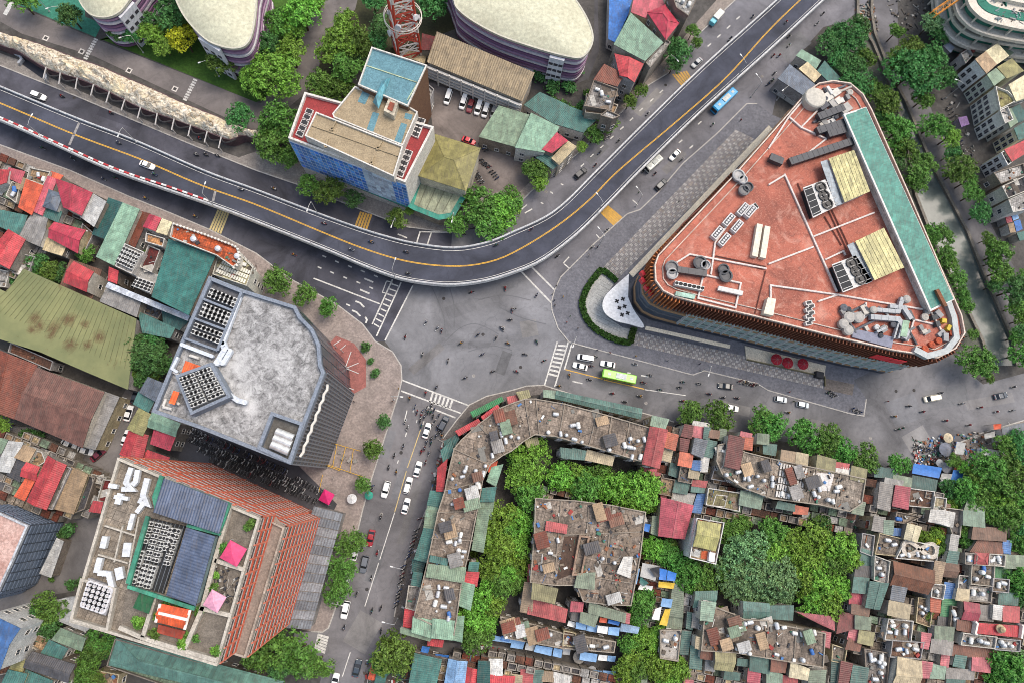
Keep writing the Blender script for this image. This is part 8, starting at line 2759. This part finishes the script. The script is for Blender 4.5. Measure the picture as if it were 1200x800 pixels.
# ------------------------------------------------------------------ lamp posts, tanks, parasols, clutter
def lamp_proto():
    P_ = []
    m = MB(); m.tube((0, 0, 0), (0, 0, 8.6), 0.11, 8, 0.07); m.lathe((0, 0, 0), [(0.25, 0), (0.22, 0.4), (0.12, 0.5)], 10)
    P_.append(mesh_from('pole', m, plain((196, 196, 194), 0.4, 0.3)))
    m = MB(); m.tube((0, 0, 8.5), (1.2, 0, 9.0), 0.06, 6); m.tube((1.2, 0, 9.0), (2.6, 0, 9.1), 0.05, 6)
    P_.append(mesh_from('arm', m, plain((196, 196, 194), 0.4, 0.3)))
    m = MB(); loft(m, [(2.5, hull(0.2, 8.98, 9.14, 0.03)), (2.8, hull(0.36, 8.95, 9.18, 0.04)), (3.4, hull(0.3, 8.98, 9.14, 0.03))])
    P_.append(mesh_from('lamp_head', m, plain((224, 224, 220), 0.4)))
    return P_
LPM = lamp_proto()
def lamp(px, py, z, ang, label, s=1.0):
    c = P(px, py, z)
    o = thing('street_lamp', label, 'street lamp', c, 'street lamps')
    o.rotation_euler = (0, 0, heading(px, py, z, ang)); o.scale = (s, s, s)
    for me, nm in zip(LPM, ('pole', 'arm', 'lamp_head')):
        link_mesh(nm, me, o)
for x, y, z, a, l in ((372, 250, ZF + .7, 250, 'street lamp on the flyover parapet above the rumble strip'), (463, 326, ZF + .7, 70, 'street lamp on the flyover parapet above the west crossing'), (466, 268, 0.15, 250, 'street lamp on the pavement below the blue glass front'), (160, 167, ZF + .7, 250, 'street lamp on the flyover parapet beside the rock canopy'), (54, 164, ZF + .7, 60, 'street lamp among the red and white blocks'), (250, 241, ZF + .7, 70, 'street lamp where the red and white blocks end'), (700, 250, ZF + .7, 130, 'street lamp on the flyover bend by the orange rumble strip'), (862, 93, ZF + .7, 130, 'street lamp on the flyover near the blue bus'), (702, 288, 0.15, 130, 'street lamp on the mall plaza kerb'), (745, 242, 0.15, 130, 'street lamp where the patterned paving starts'), (880, 114, 0.15, 130, 'street lamp at the tip of the mall plaza'), (532, 262, 0.15, 260, 'street lamp beside the teal canopy'), (575, 265, 0.15, 260, 'street lamp beside the large roadside tree'), (475, 662, 0.15, 165, 'street lamp on the shaded pavement of the curved block'), (466, 724, 0.15, 165, 'street lamp at the lane corner of the curved block'), (396, 700, 0.15, -10, 'street lamp by the podium pavement end'), (462, 468, 0.15, -5, 'street lamp at the south crossing pavement'), (670, 402, 0.15, 250, 'street lamp at the east road crossing'), (822, 434, 0.15, 250, 'street lamp at the notch of the mall pavement'), (778, 83, 0.15, 310, 'street lamp beside the boulevard tree'), (1108, 115, 0.15, 160, 'street lamp in front of the terrace houses'), (58, 14, 0.05, 200, 'floodlight pole on the green sports court'), (86, 29, 0.05, 200, 'floodlight pole between the sports court and the path'), (168, 62, 0.05, 200, 'path lamp on the park lawn'), (257, 90, 0.05, 200, 'path lamp beside the bright park trees'), (910, 118, 0.15, 220, 'street lamp beside the slate-roofed hut')):
    lamp(x, y, z, a, l)
# rooftop water tanks
def top_roof(x, y):
    L = [e for e in HP if inside(e[0], x, y)]
    return max(L, key=lambda e: e[1]) if L else None
def spot(x, y):
    for r in (0, 2, 4, 6, 9):
        for k in range(8 if r else 1):
            a = k * math.pi / 4
            u, v = x + r * math.cos(a), y + r * math.sin(a)
            t = top_roof(u, v)
            if t and t[2] and all(top_roof(u + d, v + e) is t for d, e in ((3, 0), (-3, 0), (0, 3), (0, -3))):
                return u, v, t[1]
    return None
def tank_mesh(kind, c):
    m = MB()
    if kind == 'lying':
        for x in (-0.55, 0.55):
            m.box((x, 0, 0), 0.12, 1.0, 0.35, m=1)
        prof = [(-1.15, 0.35), (-1.0, 0.62), (-0.85, 0.7), (-0.3, 0.7), (-0.25, 0.73), (0.25, 0.73), (0.3, 0.7), (0.85, 0.7), (1.0, 0.62), (1.15, 0.35)]
        n = 12
        vs = [(x, r * math.cos(2 * math.pi * i / n), 0.95 + r * math.sin(2 * math.pi * i / n)) for x, r in prof for i in range(n)]
        fs = [(k * n + i, (k + 1) * n + i, (k + 1) * n + (i + 1) % n, k * n + (i + 1) % n) for k in range(len(prof) - 1) for i in range(n)]
        fs += [tuple(range(n)), tuple(reversed(range((len(prof) - 1) * n, len(prof) * n)))]
        m.add(vs, fs, 0)
        m.lathe((0, 0, 1.6), [(0.22, 0), (0.22, 0.12), (0.02, 0.14)], 8, 0)
    else:
        m.lathe((0, 0, 0), [(0.75, 0), (0.75, 0.25)], 8, 1)
        m.lathe((0, 0, 0.25), [(0.72, 0), (0.75, 0.1), (0.75, 0.5), (0.78, 0.55), (0.75, 0.6), (0.75, 1.1), (0.78, 1.15), (0.75, 1.2), (0.72, 1.5), (0.45, 1.75), (0.25, 1.8), (0.25, 1.9), (0.02, 1.9)], 14, 0)
    return mesh_from('water_tank', m, [c, worn((110, 104, 98))], smooth=False)
STEEL, WHITEP, BLUEP = plain((206, 208, 210), 0.3, 0.35), plain((222, 222, 218), 0.5), plain((62, 110, 176), 0.5)
TANKS = {('lying', 's'): tank_mesh('lying', STEEL), ('lying', 'w'): tank_mesh('lying', WHITEP), ('upright', 's'): tank_mesh('upright', STEEL), ('upright', 'w'): tank_mesh('upright', WHITEP), ('upright', 'b'): tank_mesh('upright', BLUEP), ('lying', 'b'): tank_mesh('lying', BLUEP)}
TANKS_AT = [(D2, 15, '905,108 905,137 960,105 955,130 935,145 950,178 975,183 962,208 923,225 857,350 892,353 853,383 840,425 905,408 880,440'), (D2, 16.3, '957,260 905,478 903,510 895,547'),
            (C2, 15, '1145,385 1150,435 1170,420 1185,410 1195,445 1170,465 1108,533 1075,582 1065,620 985,592 978,607 968,632 1030,605 1035,655 1020,680 1068,675 955,695 998,715 920,642 940,740 925,760 990,752 1160,345'),
            (C3, 15, '285,392 310,393 228,432 255,438 292,457 328,470 205,340 30,450 553,455 590,465 620,458 527,485 552,495 572,500 602,540 455,507 555,540 170,425'),
            (C3, 14, '1090,638 1108,640 1180,650 1190,590 1118,678 1003,648 1060,610 1150,630'),
            (C4, 14, '330,680 320,700 280,740 300,745 235,727 215,712 205,640 95,720 65,712 20,670 305,748 240,690 20,640'),
            (D3, 14, '1090,520 1115,515 1063,540 1015,580 1013,600 1010,618 1055,632 1085,650 1118,665 1150,540'),
            (D3, 14, '140,260 480,235 425,215 215,130 180,190'), (D3, 8, '340,630 375,625 300,610 180,570 440,630'),
            (D4, 14, '40,530 70,533 125,565 158,570 180,582 180,602 212,557 205,652 40,665 160,690'),
            (D4, 10, '620,200 660,215 718,208 745,205 700,195 600,560 640,560 585,530 640,530 560,560 610,640 650,650 690,640 660,620 1000,280 970,310 1030,300 1010,265 1080,340 1100,330'),
            (D4, 9, '490,690 518,700 530,720 528,750 500,780 480,670 530,680 545,700 1000,380 960,375 870,470 880,500 560,130 590,150 610,30 700,440 720,470 740,450'),
            (D4, 11, '1080,215 1050,225 940,215 950,600 990,600 1020,610 1100,620 1140,625 790,370 520,260 530,290 1085,600'),
            (B1, 9, '180,20 220,40 70,90 55,110'), (D3, 10, '765,590 720,600'), (A3, 11, '420,440 400,420 450,480'), (A3, 17, '800,10 830,20'), (D1, 15, '20,90 -10,120')]
for T, z, s in TANKS_AT:
    for k, w in enumerate(s.split()):
        x, y = map(float, w.split(','))
        kd = RND.choice(('lying', 'lying', 'upright')); cl = RND.choice('ssw')
        if RND.random() < 0.05:
            cl = 'b'
        px, py = T[0] + x / 4, T[1] + y / 4
        hit = spot(px, py)
        if hit is None:
            continue
        px, py, z = hit
        c = P(px, py, z + 0.6)
        o = link_mesh('water_tank', TANKS[(kd, cl)]); o.location = (c.x, c.y, z + 0.005); o.rotation_euler = (0, 0, RND.choice((0.2, 1.77, -0.2, 1.3)) + RND.uniform(-0.1, 0.1)); sc = RND.uniform(0.62, 0.85); o.scale = (sc, sc, sc)
        tag(o, '', 'water tank')
        REG.append(dict(o=o, px=(px, py), noun='tank', desc='%s %s water tank on a roof' % (kd, {'s': 'steel', 'w': 'white', 'b': 'blue'}[cl])))
# tents and parasols
def tent(px, py, z0, s, col, label):
    c = P(px, py, z0 + 2.6)
    o = thing('tent', label, 'tent', (c.x, c.y, z0))
    m = MB(); r = s / 2; z = z0 + 2.4
    q = [(c.x + r * math.cos(a), c.y + r * math.sin(a), z) for a in (0.3, 0.3 + math.pi / 2, 0.3 + math.pi, 0.3 + 1.5 * math.pi)]
    m.add(q + [(c.x, c.y, z + 0.9)], [(0, 1, 4), (1, 2, 4), (2, 3, 4), (3, 0, 4)])
    for i in range(4):
        a, b = q[i], q[(i + 1) % 4]
        m.add([a, b, (b[0], b[1], b[2] - 0.3), (a[0], a[1], a[2] - 0.3)], [(3, 2, 1, 0)])
    part('canopy', m, plain(col, 0.7), o)
    m = MB()
    for p in q:
        m.tube((p[0], p[1], z0), p, 0.05, 6)
    part('poles', m, plain((206, 206, 206)), o)
tent(382.5, 582, 0.15, 4.6, (206, 40, 110), 'bright pink tent at the end of the parked motorbikes')
tent(273, 648, 52.08, 5.4, (222, 76, 120), 'bright pink tent on an upper terrace of the orange tower')
tent(251, 704, 52.08, 4.6, (226, 160, 184), 'pale pink tent on a terrace of the orange tower')
for x, y, r, c, l in ((1112.5, 512.5, 1.5, (206, 190, 160), 'cream market parasol at the road edge'), (1110, 526, 2.1, (120, 124, 136), 'large grey market parasol beside the crates'), (1111, 547.5, 1.7, (140, 142, 148), 'grey market parasol between the blue tarpaulins'), (1102.5, 542, 1.2, (176, 176, 176), 'small pale market parasol beside the blue tarpaulin'), (679, 770, 1.7, (150, 146, 140), 'pale grey parasol on the lane of blue awnings'), (689, 772, 1.4, (74, 72, 78), 'dark grey parasol on the lane of blue awnings'), (694, 786, 1.3, (150, 150, 150), 'small grey parasol at the end of the lane of awnings'), (504, 785, 1.0, (60, 120, 150), 'small blue parasol near the corner tree'), (432, 580, 1.2, (50, 150, 130), 'small green parasol at the kerb of the south street'), (412, 584, 1.4, (222, 222, 222), 'small white parasol on the pavement beside the pink tent')):
    parasol(x, y, r, 2.5, c, l, zb=0.02)
# yellow barrier frames on the pavement of the grey block
bf = thing('barrier_frame', 'set of yellow steel barrier frames on the pavement beside the grey block', 'barrier', P(405, 535, 0.15))
for s in ('387,518 422,528', '384,544 425,558', '395,520 390,545', '405,524 398,550', '414,527 410,553', '383,545 398,551', '378,556 374,575'):
    L = WP(s, 1.0); m = MB(); m.tube(L[0], L[1], 0.09, 6)
    for v in L:
        m.tube((v.x, v.y, 0.15), v, 0.07, 6)
    part('rail', m, plain((216, 168, 50), 0.5), bf)
for x, y in ((398, 530), (402, 536), (410, 538), (416, 540)):
    c = P(x, y, 0.5); m = MB(); m.box((c.x, c.y, 0.16), RND.uniform(0.8, 1.8), RND.uniform(0.6, 1.2), RND.uniform(0.5, 1.2), RND.uniform(0, 3)); solo('crate', m, worn((150, 146, 140)), 'grey equipment crate inside the yellow barrier frames', 'crate', 'crates inside the barrier frames')
# small uncountable clutter on roofs, in lanes and at the market
CL = [worn((176, 172, 164), amount=0.3), worn((92, 84, 76), amount=0.3), worn((138, 92, 66), amount=0.3), plain((214, 214, 210)), plain((74, 118, 170)), plain((52, 52, 56)), plain((150, 56, 50)), plain((60, 110, 90)), plain((120, 118, 112)), worn((128, 114, 100), (80, 70, 60), 0.5, 0.8)]
def clutter(label, s, z, n, T=None, big=1.2, pick=None, parent=None):
    """loose boxes, boards, pots and pipes scattered over a pixel quad"""
    m = MB()
    if isinstance(s, str):
        q = WP(s, z, T)
        ps = [bil(q, RND.random(), RND.random()) for i in range(n)]
    else:
        ps = s
    for p in ps:
        k = RND.choice(pick or (0, 0, 1, 1, 2, 3, 3, 4, 5, 6, 7, 8))
        a = RND.uniform(0, 3.14)
        t = RND.random()
        if t < 0.55:
            m.box((p.x, p.y, z + 0.005), RND.uniform(0.25, big), RND.uniform(0.2, big * 0.7), RND.uniform(0.12, 0.7), a, k)
        elif parent and t < 0.62:
            m.box((p.x, p.y, z + 0.005), RND.uniform(1.5, 4.0), RND.uniform(1.2, 2.6), 0.05 + 0.05 * RND.random(), 0.25 + RND.choice((0, 1.57)), RND.choice((0, 1, 8, 9, 9)))
        elif t < 0.75:
            m.box((p.x, p.y, z + 0.005), RND.uniform(0.8, 3.2), RND.uniform(0.06, 0.25), RND.uniform(0.05, 0.25), a, k)
        elif t < 0.88:
            m.lathe((p.x, p.y, z + 0.005), [(0.25, 0), (0.33, 0.3), (0.2, 0.45), (0.02, 0.45)], 7, k)
        else:
            d = Vector((math.cos(a), math.sin(a), 0)) * RND.uniform(0.8, 2.6)
            m.tube(p + UP * 0.08, p + d + UP * 0.08, 0.06, 5, m=k)
    if parent:
        return part('roof_clutter', m, CL, parent, kind='stuff')
    solo('terrace_clutter' if z > 2 else 'street_clutter', m, CL, label, 'clutter', kind='stuff')
clutter('crates, baskets and sacks of the street market', '1070,515 1190,500 1185,545 1070,545', 0.03, 420, big=1.0)
clutter('goods and boards on the lane of blue awnings', '560,752 720,795 718,800 560,762', 0.03, 160)
clutter('boxes and boards in the lane past the garden trees', '1005,560 1018,560 985,800 968,800', 0.03, 140)
clutter('planters and boxes along the shaded shopfronts', '520,510 525,515 480,720 470,715', 0.16, 150)
clutter('litter and stones below the canal bridge', '1000,10 1022,0 1030,40 1012,45', 0.03, 120, pick=(0, 1, 2, 8))
clutter('sacks and boards beside the construction frame', '1040,0 1085,0 1095,45 1050,40', 0.03, 70, pick=(0, 1, 1, 8, 5))
clutter('tables and boxes along the terrace house fronts', '1100,110 1118,105 1150,200 1130,200', 0.03, 60, pick=(0, 1, 1, 8, 5))
clutter('chairs and planters on the orange tower terraces', '245,640 285,650 275,710 235,700', 52.1, 110, big=0.7, pick=(5, 5, 1, 0))
clutter('goods stacked at the corner of teal roofs', '430,770 475,765 480,800 425,800', 0.03, 120)
for pl, h, fl, o in HP:
    xs, ys = [p[0] for p in pl], [p[1] for p in pl]
    A_ = abs(sum(a[0] * b[1] - b[0] * a[1] for a, b in zip(pl, pl[1:] + pl[:1]))) / 2 / 16
    if not fl or max(xs) < 0 or min(ys) > 800:
        continue
    ps = []
    for i in range(int(min(500, A_ * 0.42)) + 4):
        x, y = RND.uniform(min(xs), max(xs)), RND.uniform(min(ys), max(ys))
        t = top_roof(x, y)
        if t and t[3] is o and all(inside(pl, x + d, y + e) for d, e in ((2, 0), (-2, 0), (0, 2), (0, -2))):
            ps.append(P(x, y, h))
    if ps:
        clutter('', ps, h, 0, parent=o, big=1.35, pick=(0, 1, 1, 1, 9, 9, 9, 2, 3, 8, 8, 5, 5, 6, 7, 4))
# stair huts and sheds standing on the apartment roofs
for pl, h, fl, o in HP:
    if o is None or not o.name.startswith(('apartment', 'row_of')):
        continue
    xs, ys = [p[0] for p in pl], [p[1] for p in pl]
    k = 0
    for tr_ in range(400):
        x, y = RND.uniform(min(xs), max(xs)), RND.uniform(min(ys), max(ys))
        if k > (14 if 'curve' in o['label'] else 7):
            break
        if not all((lambda t: t and t[3] is o)(top_roof(x + d, y + e)) for d, e in ((0, 0), (7, 0), (-7, 0), (0, 7), (0, -7))):
            continue
        k += 1
        c = P(x, y, h + 2); w, l, hh = RND.uniform(2, 3.4), RND.uniform(2.2, 4.5), RND.uniform(1.2, 2.4); a = 0.25 + RND.choice((0, 1.57))
        m = MB(); m.box((c.x, c.y, h + 0.004), l, w, hh, a); hw = part('stair_hut', m, worn((136, 126, 114), (88, 78, 70), 0.5, 0.6), o)
        q = [Vector((c.x + (sx * l * .54) * math.cos(a) - (sy * w * .54) * math.sin(a), c.y + (sx * l * .54) * math.sin(a) + (sy * w * .54) * math.cos(a), 0)) for sx, sy in ((-1, -1), (1, -1), (1, 1), (-1, 1))]
        part('hut_roof', corr(q, h + hh + 0.05, 0.15, 0), tin(C[RND.choice(('grey', 'lgrey', 'tan', 'brown', 'sage', 'rust', 'dgrey'))], 0.4), hw)
# ------------------------------------------------------------------ labels told from look and neighbours
LANDMARKS = [((620, 580), 'in the courtyard of the curved block'), ((500, 560), 'on the street edge of the curved block'), ((700, 470), 'along the top arm of the curved block'), ((690, 660), 'by the brown courtyard block'),
             ((660, 755), 'on the lane of blue awnings'), ((500, 770), 'at the corner below the curved block'), ((820, 530), 'between the two apartment blocks'),
             ((930, 560), 'around the slatted roof block'), ((900, 670), 'beside the big garden trees'), ((900, 750), 'around the square block'), ((1080, 570), 'beside the street market'), ((1080, 640), 'near the figure-eight planter'),
             ((1070, 700), 'past the garden trees'), ((1060, 770), 'around the ribbed beige gable'), ((1160, 640), 'beside the trees behind the market'), ((1150, 720), 'near the scrolled red roof'), ((1150, 540), 'behind the street market'),
             ((40, 240), 'in the red-roofed quarter'), ((130, 270), 'near the long mint roof'), ((60, 390), 'by the rust-stained olive shed'), ((150, 500), 'beside the walled car yard'), ((60, 560), 'by the brown mossy shed'), ((70, 770), 'below the clad tower lane'),
             ((150, 340), 'above the olive shed'), ((680, 160), 'at the hotel yard'), ((740, 90), 'below the big hall'), ((1130, 250), 'on the canal bank'), ((1010, 80), 'along the canal'),
             ((1020, 190), 'along the canal'), ((1120, 330), 'along the canal'), ((1040, 20), 'at the canal bridge'), ((200, 50), 'on the park lawn'), ((60, 10), 'on the green sports court'),
             ((330, 60), 'beside the curving park path'), ((420, 70), 'between the park path and the blue-roofed office'), ((500, 10), 'at the foot of the telecom mast'), ((330, 160), 'at the end of the rock canopy'), ((400, 230), 'under the blue glass front'),
             ((575, 245), 'beside the teal-edged restaurant canopy'), ((350, 330), 'on the pavement round the grey block'), ((435, 500), 'on the pavement of the grey block'), ((405, 650), 'beside the grey panelled podium'), ((340, 770), 'at the foot of the orange tower'),
             ((880, 490), 'in the kerbside row of the east road'), ((990, 520), 'in the kerbside row of the east road'), ((110, 750), 'behind the long sage hall'), ((170, 420), 'between the olive shed and the grey block'), ((460, 770), 'at the street corner of teal roofs'), ((1150, 415), 'at the canal bridge of the east road')]
def near(px):
    return min(LANDMARKS, key=lambda l: (l[0][0] - px[0]) ** 2 + (l[0][1] - px[1]) ** 2)[1]
def art(w):
    return ('an ' if w[0] in 'aeiou' else 'a ') + w
seen = {}
for r in REG:
    if r['noun'] in ('house', 'awning'):
        nb = sorted((q for q in REG if q is not r and q['noun'] in ('house', 'awning')), key=lambda q: (q['px'][0] - r['px'][0]) ** 2 + (q['px'][1] - r['px'][1]) ** 2)[:2]
        size = 'tiny ' if r['a'] < 9 else ('small ' if r['a'] < 28 else ('large ' if r['a'] > 110 else ''))
        kind = {'tin': 'tin-roofed house', 'gable': 'gable-roofed house', 'hip': 'hip-roofed house', 'flat': 'flat-roofed house', 'plate': 'sheet-roofed house', 'awning': 'cloth awning'}[r['kind']]
        if r['o']['category'] == 'lean-to':
            kind = kind.replace('house', 'lean-to')
        r['cands'] = ['%s%s %s %s' % (size, r['col'], kind, near(r['px'])),
                      '%s%s %s next to %s roof %s' % (size, r['col'], kind, art(nb[0]['col']), near(r['px'])),
                      '%s%s %s between %s and %s %s' % (size, r['col'], kind, art(nb[0]['col']), art(nb[1]['col']), 'roof')]
    elif r['noun'] == 'tree':
        nb = sorted((q for q in REG if q['noun'] == 'house'), key=lambda q: (q['px'][0] - r['px'][0]) ** 2 + (q['px'][1] - r['px'][1]) ** 2)[0]
        r['cands'] = ['%s %s' % (r['desc'], near(r['px']))]
        if math.hypot(nb['px'][0] - r['px'][0], nb['px'][1] - r['px'][1]) < 30:
            r['cands'].append('%s next to %s roof %s' % (r['desc'], art(nb['col']), near(r['px'])))
    elif r['noun'] == 'tank':
        r['cands'] = ['%s %s' % (r['desc'], near(r['px']))]
for lv in range(3):
    cnt = {}
    for r in REG:
        c = r['cands'][min(lv, len(r['cands']) - 1)] if 'label' not in r else r['label']
        cnt.setdefault(c, []).append(r)
    for c, L in cnt.items():
        if (len(L) == 1 or lv == 2) and len(c.split()) <= 16:
            for r in L:
                r['label'] = c
used = {}
for r in REG:
    r.setdefault('label', r['cands'][0])
    r['o']['label'] = r['label']
    used.setdefault(r['label'], []).append(r)
    g = {'house': 'crowded tin and concrete roofed houses', 'awning': 'street awnings', 'tree': 'trees and shrubs', 'tank': 'rooftop water tanks'}[r['noun']]
    r['o']['group'] = g
